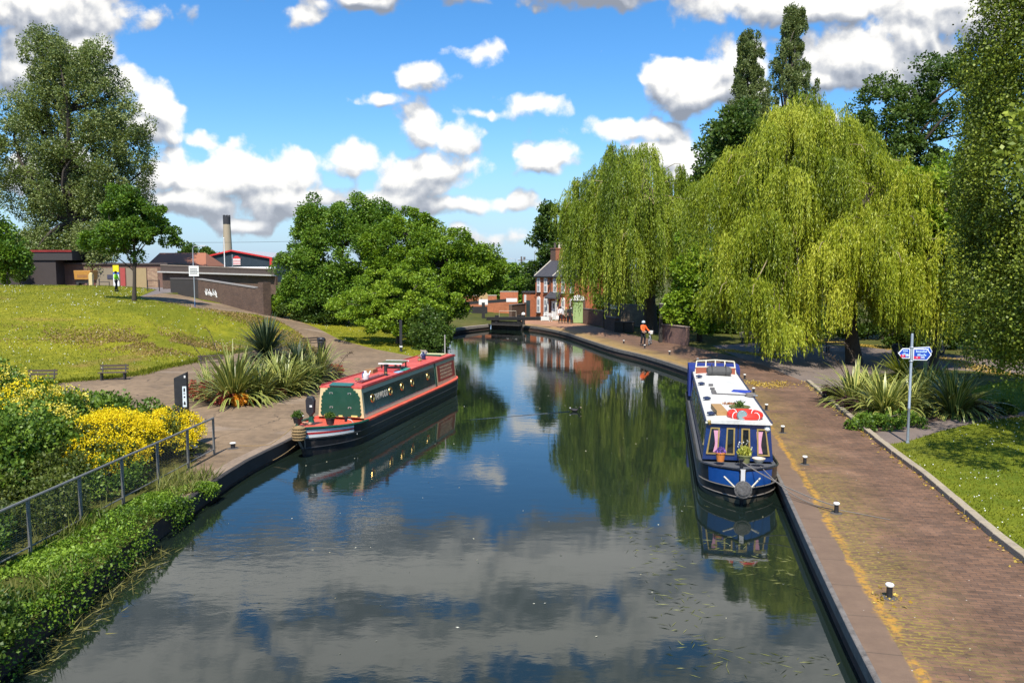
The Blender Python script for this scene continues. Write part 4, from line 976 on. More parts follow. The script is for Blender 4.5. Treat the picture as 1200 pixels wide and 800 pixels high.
# ================================================================== people
m_skin = M('skin', (.50,.30,.21), .6, wear=.1)
def skin_mesh(name, V, E, rad, mat, parent, sub=2, root=0):
    me = bpy.data.meshes.new(name); me.from_pydata([tuple(v) for v in V], E, [])
    o = obj(name, me, mat, parent)
    s = o.modifiers.new('skin', 'SKIN'); s.use_smooth_shade = True
    o.modifiers.new('sub', 'SUBSURF').levels = 1; o.modifiers['sub'].render_levels = sub
    if not me.skin_vertices: me.skin_vertices.new()
    for i, r_ in enumerate(rad):
        d = me.skin_vertices[0].data[i]; d.radius = (r_, r_) if not isinstance(r_, tuple) else r_; d.use_root = (i == root)
    return o
def person(label, loc, rz, top, legs, hair, arms=((-.26,-.02,1.18),(-.24,-.12,.95)), armr=None, stride=.16, cap=None, long_coat=False, hgt=1., lean=0., shoe=None, headturn=0):
    t = thing('person', label, 'person', loc, rz); t.scale = (hgt,)*3
    armr = armr or tuple((-p[0],)+tuple(p[1:]) for p in arms)
    ln = lambda p: (p[0], p[1]-lean*(p[2]-.95), p[2])
    V = [(0,0,.96),(0,0,1.14),(0,-.005,1.34),(0,.01,1.47),(0,-.005,1.545),(0,-.02,1.62),(0,-.015,1.70)]
    rd = [.125,.115,.14,.062,.058,.088,.062]
    E = [(i, i+1) for i in range(6)]
    def addv(p, r_, frm): V.append(p); rd.append(r_); E.append((frm, len(V)-1)); return len(V)-1
    addv((0,-.115,1.605), .014, 5)                                     # nose
    ends = []
    for s, (el, wr) in ((-1, arms), (1, armr)):
        a = addv((s*.175,0,1.405), .055, 2); a = addv(el, .042, a); a = addv(wr, .028, a)
        w_ = Vector(wr); dr = (w_-Vector(el)).normalized(); h_ = addv(tuple(w_+dr*.06), .03, a); ends.append(w_)
        sd = dr.cross(Vector((0,1,0))).normalized() if abs(dr.y) < .9 else Vector((1,0,0))
        for k in range(4): q = w_+dr*(.10)+sd*(k-1.5)*.02; f1 = addv(tuple(q), .009, h_); addv(tuple(q+dr*(.035,.045,.042,.03)[k]+Vector((0,-.012,0))), .008, f1)
        addv(tuple(w_+dr*.06+sd*-.045), .010, h_)
    foot = []
    for s in (-1, 1):
        y = s*stride
        a = addv((s*.085,0,.90), .085, 0); a = addv((s*.095,-y*.55-.03,.50), .058, a); a = addv((s*.10,-y+.03,.09), .038, a); addv((s*.11,-y-.12,.04), .03, a); foot.append((s*.105, -y-.035, .045))
    V = [ln(p) for p in V]
    skin_mesh('body', V, E, rd, m_skin, t)
    L0 = 8; R0 = 8 + 4 + 9
    JV = [V[0],V[1],V[2],V[3],V[L0],V[L0+1],tuple(Vector(V[L0+1]).lerp(Vector(V[L0+2]),.9)),V[R0],V[R0+1],tuple(Vector(V[R0+1]).lerp(Vector(V[R0+2]),.9))]
    JE = [(0,1),(1,2),(2,3),(2,4),(4,5),(5,6),(2,7),(7,8),(8,9)]; JR = [.15,.145,.17,.075,.075,.06,.045,.075,.06,.045]
    if long_coat: JV.append(ln((0,.01,.62))); JE.append((0,10)); JR.append(.19)
    skin_mesh('jacket', JV, JE, JR, top, t)
    g0 = R0 + 4 + 9
    TV = [ln((0,0,1.0)),V[g0],V[g0+1],V[g0+2],V[g0+4],V[g0+5],V[g0+6]]
    skin_mesh('trousers', TV, [(0,1),(1,2),(2,3),(0,4),(4,5),(5,6)], [.13,.10,.075,.055,.10,.075,.055], legs, t)
    for f in foot: MB().box((f[0], f[1], f[2]), (.095,.27,.09), taper=.8).build('shoe', shoe or m_black, t, bevel=.025)
    hd = Vector(V[5])
    if hair is not None: MB().lathe([(.02,.13),(.085,.105),(.108,.04),(.108,-.02),(.095,-.08),(.05,-.10)], 14, (hd.x, hd.y+.022, hd.z)).build('hair', hair, t, smooth=True)
    if cap is not None:
        MB().lathe([(.13,-.01),(.132,.03),(.115,.09),(.07,.13),(.01,.145)], 16, (hd.x, hd.y, hd.z+.02)).build('helmet', cap, t, smooth=True)
    return t, V
c_navy = M('cloth_navy', (.012,.014,.022), .9, wear=.2); c_wh = M('cloth_white', (.72,.72,.74), .9, wear=.12); c_or = M('cloth_orange', (.85,.13,.02), .75, wear=.15); c_hv = M('cloth_hi_vis', (.30,.80,.03), .7, wear=.1)
c_ol = M('cloth_khaki', (.11,.10,.06), .9, wear=.25); c_yl = M('cloth_yellow', (.75,.48,.04), .9, wear=.15); h_dk = M('hair_dark', (.02,.015,.012), .6); h_bl = M('hair_blond', (.55,.38,.12), .6)
q = on(136.5, 341.5, 3.3); person('person in lime hi-vis jacket and dark trousers walking on the park road', q, 2.6, c_hv, c_navy, h_dk)
q = G(678-22.2, 378.5); person('person in white top and dark trousers carrying a pale bag by the cottage', G(656.8, 378.6), .4, c_wh, c_navy, h_dk, hgt=1.02)
def bag(label, loc, mat, rz=0):
    t = thing('carrier_bag', label, 'bag', loc, rz)
    MB().loft([[(-.15,-.05,0),(.15,-.05,0),(.15,.05,0),(-.15,.05,0)],[(-.19,-.09,.16),(.19,-.09,.16),(.19,.09,.16),(-.19,.09,.16)],[(-.14,-.02,.40),(.14,-.02,.40),(.14,.02,.40),(-.14,.02,.40)]]).build('sack', mat, t, smooth=True)
    m = MB(); m.tube([(-.1,0,.38),(-.06,0,.54),(.06,0,.54),(.1,0,.38)], .014, 5); m.build('handle', mat, t)
q = G(653.5, 378.0); bag('white carrier bag held by the person in the white top', (q[0], q[1]-.1, .32), M('bag_white', (.7,.7,.68), .6, wear=.1))
person('person with yellow scarf and khaki coat walking beside the cottage', G(663.5, 379.), .3, c_ol, c_navy, h_bl, long_coat=True, hgt=.98)
person('person in long black hooded coat walking nearest the green gate', G(667.6, 379.2), .2, c_navy, c_navy, h_dk, long_coat=True, hgt=1.06)
q = G(670.3, 378.4); bag('bright blue carrier bag held by the person in black', (q[0], q[1]-.1, .30), M('bag_blue', (.02,.10,.5), .6, wear=.1))
cyc = G(753.5, 405.0)
person('cyclist in orange jacket and pale helmet standing beside a bicycle', cyc, .55, c_or, c_navy, h_dk, ((-.27,-.14,1.16),(-.16,-.34,1.06)), ((.29,-.10,1.16),(.34,-.32,1.02)), .08, M('helmet_pale', (.45,.52,.56), .4, wear=.1), hgt=1.06)
def wheel_parts(t, c, r_, tyre=.022):
    w_ = MB().torus(c, r_, tyre, 28, 6, (0,1,0)).build('wheel', M('tyre', (.02,.02,.02), .8), t, smooth=True)
    m = MB(); c = Vector(c)
    for k in range(12): a = 2*PI*k/12; m.beam(c, c+Vector((math.cos(a)*r_*.95,0,math.sin(a)*r_*.95)), .005, .005)
    m.torus(c, r_*.93, .012, 24, 5, (0,1,0)); m.lathe([(.03,-.04),(.03,.04)], 8, c, (0,1,0)); m.build('rim', m_steel, w_)
q = G(761.5, 404.0); t = thing('bicycle', 'bicycle with pale frame held beside the cyclist in orange', 'bicycle', q, 1.25)
wheel_parts(t, (-.52,0,.34), .33); wheel_parts(t, (.52,0,.34), .33)
m = MB()
for a, c2 in (((-.52,0,.34),(-.18,0,.80)),((-.52,0,.34),(-.08,0,.30)),((-.08,0,.30),(-.20,0,.86)),((-.08,0,.30),(.36,0,.78)),((-.18,0,.80),(.36,0,.82)),((.36,0,.92),(.40,0,.72)),((.40,0,.72),(.52,0,.34))): m.tube([a, c2], .018, 6)
m.build('frame', M('frame_pale', (.45,.47,.50), .35, .3), t); m = MB(); m.tube([(.36,0,.92),(.38,0,1.02)], .014, 6); m.tube([(.30,-.28,1.0),(.40,-.2,1.03),(.40,.2,1.03),(.30,.28,1.0)], .016, 6); m.build('handlebar', m_black, t)
MB().prism([(-.33,-.07),(-.33,.07),(-.05,.02),(-.05,-.02)], .86, .92).build('saddle', m_black, t); m = MB(); m.lathe([(.09,-.01),(.09,.01)], 16, (-.08,0,.30), (0,1,0)); m.beam((-.08,.05,.30),(.05,.05,.20),.02,.02); m.beam((-.08,-.05,.30),(-.21,-.05,.40),.02,.02); m.build('crank', m_steel, t)
MB().box((.46,0,.92), (.25,.30,.25), taper=1.15).build('front_bag', m_white, t, bevel=.02)
# parked motorcycle under the tree
q = G(1096, 416); t = thing('motorcycle', 'dark blue motorcycle parked at the path edge behind the signpost', 'motorcycle', q, .45)
wheel_parts(t, (-.62,0,.31), .25, .07); wheel_parts(t, (.62,0,.31), .25, .07)
mb_ = M('tank_blue', (.02,.05,.13), .3, wear=.15, coat=.5)
MB().loft([[(x, y*w_, z) for y, z in ((-1,.72),(-1,.86),(0,.95),(1,.86),(1,.72))] for x, w_ in ((-.05,.10),(.12,.16),(.38,.15),(.48,.08))]).build('tank', mb_, t, smooth=True)
MB().loft([[(x, y*w_, z+dz) for y, z in ((-1,.70),(-1,.78),(1,.78),(1,.70))] for x, w_, dz in ((-.75,.10,.12),(-.35,.14,.02),(-.02,.11,.0))]).build('seat', m_black, t, bevel=.02)
m = MB(); m.box((.08,0,.42), (.45,.30,.36)); m.beam((-.62,.09,.31),(-.05,.09,.45),.05,.05); m.build('engine', m_steel, t, bevel=.03)
m = MB(); m.tube([(.62,.10,.31),(.42,.10,.98)], .03, 6); m.tube([(.62,-.10,.31),(.42,-.10,.98)], .03, 6); m.build('fork', m_steel, t); m = MB(); m.tube([(.30,-.34,1.04),(.42,-.15,1.0),(.42,.15,1.0),(.30,.34,1.04)], .018, 6); m.build('handlebar', m_black, t)
MB().lathe([(.04,-.08),(.10,.0),(.10,.03)], 12, (.50,0,.90), (1,0,0)).build('headlight', m_steel, t); m = MB(); m.tube([(.0,-.14,.28),(-.7,-.16,.36)], [.03,.05], 8); m.build('exhaust', m_steel, t); MB().loft([[(-.62+.33*math.cos(a), y, .31+.33*math.sin(a)) for y in (-.09,.09)] for a in np.linspace(.5,2.6,8)], close=False).build('mudguard', mb_, t)
# moorhen with a wake
q = G(673.5, 482, WATER); t = thing('moorhen', 'small dark moorhen swimming across the open canal', 'bird', (q[0], q[1], WATER), -.25)
MB().loft([[(x, r_*math.cos(a), z+r_*.8*math.sin(a)) for a in np.linspace(0, 2*PI, 11)[:-1]] for x, r_, z in ((-.22,.012,.15),(-.16,.06,.09),(-.05,.10,.06),(.08,.09,.06),(.14,.05,.09),(.17,.036,.15),(.20,.042,.20),(.235,.035,.20),(.255,.012,.195))]).build('body', M('feather_dark', (.018,.016,.016), .7, wear=.3), t, smooth=True)
MB().lathe([(.016,0),(.012,.03),(.002,.06)], 8, (.25,0,.195), (1,0,-.15)).build('beak', M('beak_pale', (.65,.45,.30), .5), t); MB().box((-.2,0,.155), (.05,.05,.03)).build('tail_flash', m_white, t)
m = MB(); pw0 = Vector((q[0], q[1], WATER+.006)); ww = []
for i in range(30):
    a = i/29; c_ = pw0 + Vector((-.2-4.6*a, -2.1*a, 0)); w_ = .03+.05*math.sin(a*PI)*(1 if i % 3 else .5); ww.append([(c_.x, c_.y-w_, c_.z), (c_.x, c_.y, c_.z+.022*(1-a)), (c_.x, c_.y+w_, c_.z)])
m.loft(ww, close=False); tag(m.build('water_wake', m_wat, smooth=True), kind='structure')

# ================================================================== cottage, lock and walls
m_br = brick_mat('cottage_brick', (.52,.15,.06), (.40,.11,.05), (.30,.19,.12), 1.0, dirt=.28)
m_br2 = brick_mat('orange_brick', (.42,.14,.06), (.34,.11,.05), (.28,.17,.10), 1.0)
m_slate = M('roof_slate', (.050,.047,.052), .7, wear=.35, scale=3); m_stone = M('pale_stone', (.50,.45,.36), .85, wear=.3); m_dkbr = brick_mat('dark_brick', (.145,.085,.06), (.095,.06,.05), (.10,.08,.06), 1.0)
hw = thing('cottage', 'red brick canal cottage with slate roof and white sash windows', 'house', G(627.5, 372.8), 0)
A_ = Vector(G(627.5, 372.8)); B_ = Vector(G(675, 377.0)); hd = B_-A_; HL = hd.length; hw.rotation_euler.z = math.atan2(hd.y, hd.x)
HE = 4.8; HD = 5.2; RH = 2.0
MB().box((HL/2, HD/2, HE/2), (HL, HD, HE)).build('wall', m_br, hw)
m = MB(); ov = .18
for y0, z0, y1, z1 in ((-ov,HE-.05,HD/2,HE+RH),(HD+ov,HE-.05,HD/2,HE+RH)):
    m.add([(-.12,y0,z0),(HL+.12,y0,z0),(HL+.12,y1,z1),(-.12,y1,z1),(-.12,y0,z0+.12),(HL+.12,y0,z0+.12),(HL+.12,y1,z1+.12),(-.12,y1,z1+.12)], [(3,2,1,0),(4,5,6,7),(0,1,5,4),(1,2,6,5),(2,3,7,6),(3,0,4,7)])
roof = m.build('roof', m_slate, hw)
m = MB()
for x in (.01, HL-.01): m.prism([(0,HE),(HD,HE),(HD/2,HE+RH)], x-.10, x+.10, 'yz')
m.build('gable', m_br2, hw)
m = MB()
for x in (-.06, HL*.46):
    m.beam((x,-.15,HE+.10),(x,HD/2,HE+RH+.16),.16,.06)
m.build('verge_stone', m_stone, roof)
ch = MB().box((.35,HD/2,HE+RH+.35), (.95,.75,1.9)).box((.35,HD/2,HE+RH+1.25), (1.07,.87,.16)).build('chimney', m_dkbr, hw)
ch2 = MB().box((1.35,HD/2,HE+RH+.30), (1.0,.72,1.8)).box((1.35,HD/2,HE+RH+1.22), (1.08,.8,.14)).build('chimney', m_br2, hw)
for k, (x, c_, mm) in enumerate(((.25, ch, M('pot_dark', (.09,.07,.06), .8)), (1.1, ch2, m_stone), (1.6, ch2, M('pot_buff', (.62,.50,.28), .8)))):
    MB().lathe([(.16,0),(.13,.1),(.14,.55),(.17,.58),(.17,.66)], 12, (x,HD/2,HE+RH+1.28)).build('chimney_pot', mm, c_, smooth=True)
def sash(x, z0, w_, h_, arch):
    f = MB(); f.box((x,-.045,z0+h_/2), (w_,.09,h_)); wf = f.build('window', m_white, hw)
    MB().box((x,-.093,z0+h_*.74), (w_*.62,.008,h_*.36)).box((x,-.093,z0+h_*.26), (w_*.62,.008,h_*.36)).build('pane', M('net_glass', (.30,.32,.33), .12, wear=.3), wf)
    MB().box((x,-.09,z0-.05), (w_+.16,.2,.10)).build('sill', M('sill_dark', (.05,.045,.045), .8), wf)
    if arch: MB().prism([(x-w_/2,z0+h_),(x+w_/2,z0+h_),(x+w_*.36,z0+h_+.18),(x,z0+h_+.26),(x-w_*.36,z0+h_+.18)], -.088, .0, 'xz').build('arch_head', m_white, wf)
xs = [HL*f for f in (.09,.27,.50,.70,.91)]
for x in xs: sash(x, 3.05, .60, 1.62, False)
for x in (xs[0], xs[1], xs[3], xs[4]): sash(x, .70, .62, 1.6, True)
dr = MB().box((xs[2],-.05,1.08), (1.05,.10,2.1)).build('door', m_white, hw); MB().box((xs[2]-.18,-.105,1.55), (.2,.012,.6)).box((xs[2]+.18,-.105,1.55), (.2,.012,.6)).build('pane', m_glass, dr); MB().box((xs[2],-.11,1.0), (.25,.03,.05)).build('letter_plate', m_black, dr)
for s in (-.75, .75): MB().box((xs[2]+s,-.45,1.25), (.10,.1,2.4)).build('porch_post', m_white, hw)
MB().loft([[(x, y, z) for y, z in ((.0,3.15),(-.75,2.5),(-.75,2.38),(0,2.38))] for x in (xs[2]-1.0, xs[2]+1.0)]).build('porch_roof', m_slate, hw)
MB().tube([(HL*.40,-.07,.1),(HL*.40,-.07,HE-.1)], .05, 6).tube([(HL*.60,-.07,.1),(HL*.60,-.07,HE-.1)], .05, 6).build('drain_pipe', M('pipe_brown', (.06,.04,.04), .6), hw)
MB().beam((-.1,-.22,HE-.02),(HL+.1,-.22,HE-.02),.12,.12).build('gutter', m_black, roof)
o = MB().lathe([(.10,0),(.14,.05),(.14,.3),(.10,.35)], 8, (HL*.385,-.3,3.9)).beam((HL*.385,-.3,4.2),(HL*.385,-.0,4.25),.05,.05).build('wall_lamp', m_black, hw)
# outbuilding to its side
q = S(615, 378, A_.y+1.5); t = thing('outbuilding', 'low red brick outbuilding with flat roof beside the cottage end', 'house', (q[0]+.25, A_.y+2.0, 0), hw.rotation_euler.z)
MB().box((0,1.3,1.45), (1.7,2.6,2.9)).build('wall', m_br, t); MB().box((0,1.3,2.97), (1.9,2.8,.16)).build('roof', m_slate, t); w_ = MB().box((-.3,-.03,2.2), (.35,.06,.9)).build('window', m_white, t)
dr = MB().box((.3,-.03,1.0), (.75,.06,2.0)).build('door', M('door_dark', (.03,.05,.05), .6), t)
# green gate between pale piers
q = G(677, 378.6); t = thing('garden_gate', 'pale green boarded gate under a white arched head beside the cottage', 'gate', (q[0], q[1]-.2, 0), -.25)
m = MB()
for k in range(7): m.box((-.45+.15*k,0,1.25), (.143,.06,2.4))
m.build('boards', M('gate_green', (.30,.42,.17), .6, wear=.15), t)
MB().prism([(-.72,2.40),(.72,2.40),(.72,2.55),(.5,2.85),(0,3.0),(-.5,2.85),(-.72,2.55)], -.18, .18, 'xz').build('arch_head', m_white, t)
MB().box((-.66,0,1.2), (.2,.3,2.4)).box((.66,0,1.2), (.2,.3,2.4)).build('pier', m_dkbr, t); MB().box((-.70,-.2,1.45), (.22,.05,.4)).build('notice', m_white, t); MB().box((.85,-.1,.18), (.5,.3,.36)).build('step_block', m_stone, t)
def wall_run(name, label, cat, a, c2, hgt, th, mat, cope=None, z0=0.):
    a, c2 = Vector((a[0], a[1], 0)), Vector((c2[0], c2[1], 0)); d = c2-a; t = thing(name, label, cat, (a.x, a.y, z0), math.atan2(d.y, d.x))
    MB().box((d.length/2, th/2, hgt/2-.15), (d.length, th, hgt+.3)).build('brickwork', mat, t)
    MB().box((d.length/2, th/2, hgt+.04), (d.length+.05, th+.08, .08)).build('coping', cope or M('cope_dark', (.14,.12,.11), .8, wear=.3), t, bevel=.02)
    return t
wall_run('garden_wall', 'dark brick garden wall next to the green gate', 'wall', G(683,379.3), G(706,382.8), 1.55, .3, m_dkbr)
wall_run('garden_wall', 'pale rubble wall behind the dark planter', 'wall', S(708,378,84), S(768,378,78), 2.1, .3, brick_mat('rubble', (.26,.20,.13), (.18,.13,.09), (.12,.10,.07), 2.2))
wall_run('low_wall', 'low brown brick wall with rounded end behind the cyclist', 'wall', G(776,400.5), G(803,405.0), 1.35, .35, brick_mat('brown_brick', (.23,.13,.10), (.17,.10,.08), (.13,.10,.08), 1.0), M('cope_mid', (.26,.19,.15), .8, wear=.3))
wall_run('low_wall', 'short brick wall stub beside the dark planter', 'wall', G(708,386.0), G(721,388.5), 1.2, .4, m_dkbr)
q = G(731, 389.5); t = thing('timber_planter', 'black two-part timber planter box by the towpath in willow shade', 'planter', q, -.25)
for x in (-.44,.44): MB().box((x,.4,.45), (.84,.8,.95)).build('panel_box', m_tim, t, bevel=.05)
MB().box((0,.4,.935), (1.8,.88,.04)).build('rim_board', m_tim, t)
for px, py, h_, lb in ((707.5,384.5,1.6,'thick dark timber post at the end of the dark garden wall'),(774,401,3.0,'tall dark post with pale edge behind the cyclist')):
    t = thing('marker_post', lb, 'post', G(px, py), .2); MB().box((0,0,h_/2), (.24,.24,h_)).build('post', m_tim, t, bevel=.02); MB().box((0,0,h_+.03), (.28,.28,.06)).build('cap', M('cap_grey', (.3,.28,.25), .7), t)
q = G(720, 383.0); t = thing('notice_board', 'small dark notice board with pale sheet on the rubble wall', 'sign', (q[0], q[1]+1.2, 1.55), -.3)
MB().box((0,-.05,.35), (1.1,.06,.75)).build('board', m_black, t); MB().box((.05,-.09,.38), (.7,.012,.4)).build('sheet', M('sheet_pale', (.55,.57,.58), .6, wear=.2), t); MB().box((-.45,0,-.75), (.08,.08,1.6)).box((.45,0,-.75), (.08,.08,1.6)).build('leg', m_black, t)

# lock
m_gate = M('gate_black', (.018,.017,.018), .6, wear=.3)
a, c2 = Vector(G(576, 380.5)), Vector(G(612, 382)); gc = (a+c2)/2
t = thing('lock_gate', 'black timber lock gate with long balance beam pointing at the cottage', 'lock gate', (a.x, a.y, 0), math.atan2(c2.y-a.y, c2.x-a.x)); W_ = (c2-a).length
m = MB()
for k in range(6): m.box((W_*(k+.5)/6, 0, -.35), (W_/6-.03,.16,1.6))
m.build('planking', m_gate, t); MB().box((W_*.18,-.0,.40), (.3,.3,1.2)).box((W_*.9,0,.45), (.3,.3,1.3)).build('post', m_gate, t); MB().beam((-.5,-.05,.62),(W_+3.0,-.05,.86),.34,.34).build('balance_beam', m_gate, t, bevel=.02); MB().box((W_+2.7,-.05,.845), (.9,.36,.36)).build('beam_end', m_white, t)
MB().box((W_/2,-.35,.06), (W_,.5,.06)).build('footboard', m_tim, t)
q = S(575, 352, 97); t = thing('lock_gate', 'far lock gate with white ended balance beam before the red brick wall', 'lock gate', (q[0]-2.0, 97, 0), .05)
MB().box((0,0,.4), (3.2,.2,1.6)).build('planking', m_gate, t); MB().beam((-1.8,-.1,1.55),(4.8,-.2,2.0),.35,.35).build('balance_beam', m_gate, t); MB().box((4.5,-.18,1.98), (1.3,.40,.42)).build('beam_end', m_white, t); MB().beam((-1.8,-.1,1.6),(-3.2,-.1,.9),.25,.25).build('strut', m_stone, t)
q = S(566.5, 375, 90); t = thing('lock_notice', 'tan and white arched notice board on black post at the lock', 'sign', (q[0], 90, 0))
MB().box((0,0,1.0), (.35,.25,2.0)).build('post', m_gate, t); MB().prism([(-.5,2.4),(.5,2.4),(.5,2.9),(.3,3.1),(-.3,3.1),(-.5,2.9)], -.06, .06, 'xz').build('board', M('board_tan', (.45,.30,.14), .7), t); MB().box((0,-.03,2.05), (1.0,.14,.62)).build('panel', m_white, t)
t = thing('lock_bollard', 'black bollard with round white head beside the lock beam', 'bollard', G(613.3, 380.5)); MB().lathe([(.20,0),(.17,.1),(.16,1.0),(.20,1.02)], 12).build('post', m_gate, t, smooth=True); MB().lathe([(.20,1.02),(.2,1.15),(.12,1.25),(.02,1.28)], 12).build('head', m_white, t, smooth=True)
b3 = bench_proto('white painted bench against the cottage front beside the lock', G(640.5, 376.0), -.9, 'cottage benches', m_white, m_white)
for (xa, xb, zt, yy, lb, mm) in ((543,582,346.5,101,'orange red brick wall with stepped top behind the lock, canal bank side',m_br2),(578,606,353,100,'low orange brick wall sloping behind the white ended beam',m_br2),(586,607,342,103,'tall square red brick wall beyond the lock',m_br)):
    a, c2 = S(xa, zt, yy), S(xb, zt, yy); wall_run('brick_wall', lb, 'wall', a, c2, a[2], .4, mm, m_stone)
wall_run('brick_wall', 'long purple brown ramp wall between the lock and the cottage', 'wall', S(600,361,93), S(620,361,97), 1.55, .4, m_dkbr)
m = MB(); e = S(585, 366, 91); 
t = thing('hand_rail', 'thin pale hand rail on the lock side', 'railing', (e[0], 91, 0)); MB().tube([(0,0,0),(0,0,1.0),(1.9,0,1.0),(1.9,0,0)], .03, 6).build('rail', m_stone, t)

# ================================================================== the far bank: walls, road, sheds
# graffiti wall stepping down along the path
ga, gb2 = S(232.5, 344, 79.0), S(305.5, 360, 72.5)
t = thing('ramp_wall', 'dark brick ramp wall with white graffiti along the rising path', 'wall', (ga[0], ga[1], 0), math.atan2(gb2[1]-ga[1], gb2[0]-ga[0])); GL = math.hypot(gb2[0]-ga[0], gb2[1]-ga[1])
zA, zB = S(232.5,327.5,79.)[2], S(305.5,338,72.5)[2]
m_gb = brick_mat('sooty_brick', (.13,.08,.055), (.085,.055,.042), (.09,.07,.055), 1.0)
MB().prism([(0,.5),(GL,.5),(GL,zB-.1),(GL*.93,zB),(0,zA)], 0, .4, 'xz').build('brickwork', m_gb, t)
MB().beam((0,.2,zA+.05),(GL*.93,.2,zB+.05),.5,.10).build('coping', M('cope_grey', (.24,.22,.2), .8, wear=.3), t)
MB().box((GL+.35,.2,(zB+.3)/2+.2), (.75,.8,zB+.4)).build('end_pier', m_gb, t)
m = MB(); rr = random.Random(9); x = GL*.13
for k in range(9):
    z = 3.55-k*.03+rr.uniform(-.1,.1); pts = [(x+rr.uniform(-.12,.25), -.015, z+rr.uniform(-.35,.35)) for _ in range(5)]; m.tube(pts, .035, 4); x += .24
m.build('graffiti', M('spray_white', (.62,.62,.6), .8), t)
wall_run('recess_wall', 'near black retaining wall under the parapet end', 'wall', S(200,343,82.5), S(233,345,79.5), 2.1, .5, m_tim, None, 2.6)
# parapet of the road bridge
pa, pb = S(188, 311, 92), S(321, 316, 84)
t = thing('bridge_parapet', 'long brown panelled bridge parapet with pale ledge below the warehouse', 'parapet', (pa[0], pa[1], 0), math.atan2(pb[1]-pa[1], pb[0]-pa[0])); PL = math.hypot(pb[0]-pa[0], pb[1]-pa[1])
z1_, z2_ = pa[2], pb[2]; zl1, zl2 = S(188,318.5,92)[2], S(321,322.5,84)[2]
MB().prism([(0,zl1),(PL,zl2),(PL,z2_),(0,z1_)], 0, .4, 'xz').build('panel', M('parapet_brown', (.07,.05,.04), .8, wear=.3, scale=2), t)
MB().beam((-.1,-.15,zl1),(PL,-.15,zl2),.45,.14).build('ledge', M('ledge_pale', (.42,.40,.36), .8, wear=.3), t); MB().beam((0,.2,z1_+.04),(PL,.2,z2_+.04),.5,.1).build('coping', M('cope_brown', (.22,.17,.13), .8), t)
MB().prism([(0,2.5),(PL,1.5),(PL,zl2-.1),(0,zl1-.1)], .2, .5, 'xz').build('abutment', m_gb, t)
# warehouse with red verge
def shed(name, label, x0, x1, y, depth, zbase, eave, ridge, wallm, roofm, trim=None, ridge_f=.5):
    t = thing(name, label, 'building', (x0, y, zbase)); Wd = x1-x0; e = eave-zbase; r_ = ridge-zbase
    MB().prism([(0,-1),(Wd,-1),(Wd,e),(Wd*ridge_f,r_),(0,e)], 0, depth, 'xz').build('wall', wallm, t)
    m = MB()
    for xa, za, xb, zb in ((-.3,e-.05,Wd*ridge_f,r_+.1),(Wd*ridge_f,r_+.1,Wd+.3,e-.05)): m.add([(xa,-.3,za),(xb,-.3,zb),(xb,depth+.3,zb),(xa,depth+.3,za),(xa,-.3,za+.2),(xb,-.3,zb+.2),(xb,depth+.3,zb+.2),(xa,depth+.3,za+.2)], [(3,2,1,0),(4,5,6,7),(0,1,5,4),(1,2,6,5),(2,3,7,6),(3,0,4,7)])
    m.build('roof', roofm, t)
    if trim:
        m = MB(); m.beam((-.3,-.35,e),(Wd*ridge_f,-.35,r_+.15),.12,.28); m.beam((Wd*ridge_f,-.35,r_+.15),(Wd+.3,-.35,e),.12,.28); m.box((Wd+.1,-.34,e/2-.2), (.5,.14,e+.2)); m.build('verge_trim', trim, t)
    return t, Wd, e, r_
xa, xb = S(236,300,150)[0], S(317.5,300,150)[0]
m_navy = M('cladding_navy', (.022,.036,.05), .5, wear=.15, scale=1.5)
t, Wd, e, r_ = shed('warehouse', 'navy clad warehouse with red roof edge under the tall chimney', xa, xb, 150, 30, 3, S(0,302.5,150)[2], S(0,294.6,150)[2], m_navy, M('roof_grey', (.36,.36,.37), .6), M('verge_red', (.55,.03,.03), .5), .44)
sg = MB().box((Wd*.51,-.12,e*.86), (1.35,.12,1.25)).build('sign', m_white, t); MB().prism([(Wd*.51-.8,e*.86+.55),(Wd*.51+.8,e*.86+.55),(Wd*.51+.2,e*.86+1.05),(Wd*.51-.25,e*.86+1.05)], -.2,-.06,'xz').build('sign_roof', M('verge_red2', (.6,.05,.05), .5), sg)
m = MB()
for k, z in enumerate((-.42,-.1,.22)): m.box((Wd*.51,-.19,e*.86+z), (1.3,.03,.12))
m.build('sign_stripe', M('stripe_red2', (.6,.08,.10), .5), sg)
for k, px in enumerate((247.5,257,267,277,286,296,304)):
    p = S(px, 311.3, 120); tt = thing('parked_van', 'white van roof showing above the bridge parapet, seen between posts', 'van', (p[0], 120, 3.6), .1, 'white vans behind the parapet')
    if k == 0: vp = tt; MB().loft([[(x, y, z) for y, z in ((-.9,.3),(-.95,1.3),(-.8,2.35),(.8,2.35),(.95,1.3),(.9,.3))] for x in (-2.0,-1.9,1.2,2.2)]).build('body', m_white, vp, bevel=.1); MB().box((-.2,-.93,1.7), (2.6,.06,.55)).build('window', m_glass, vp); [MB().lathe([(.34,-.12),(.34,.12)], 14, (x,y,.34), (0,1,0)).build('wheel', _mats['tyre'], vp) for x in (-1.3,1.4) for y in (-.85,.85)]
    else:
        loc = tt.location.copy(); bpy.data.objects.remove(tt); dup(vp, loc, .1+random.uniform(-.2,.2))
    
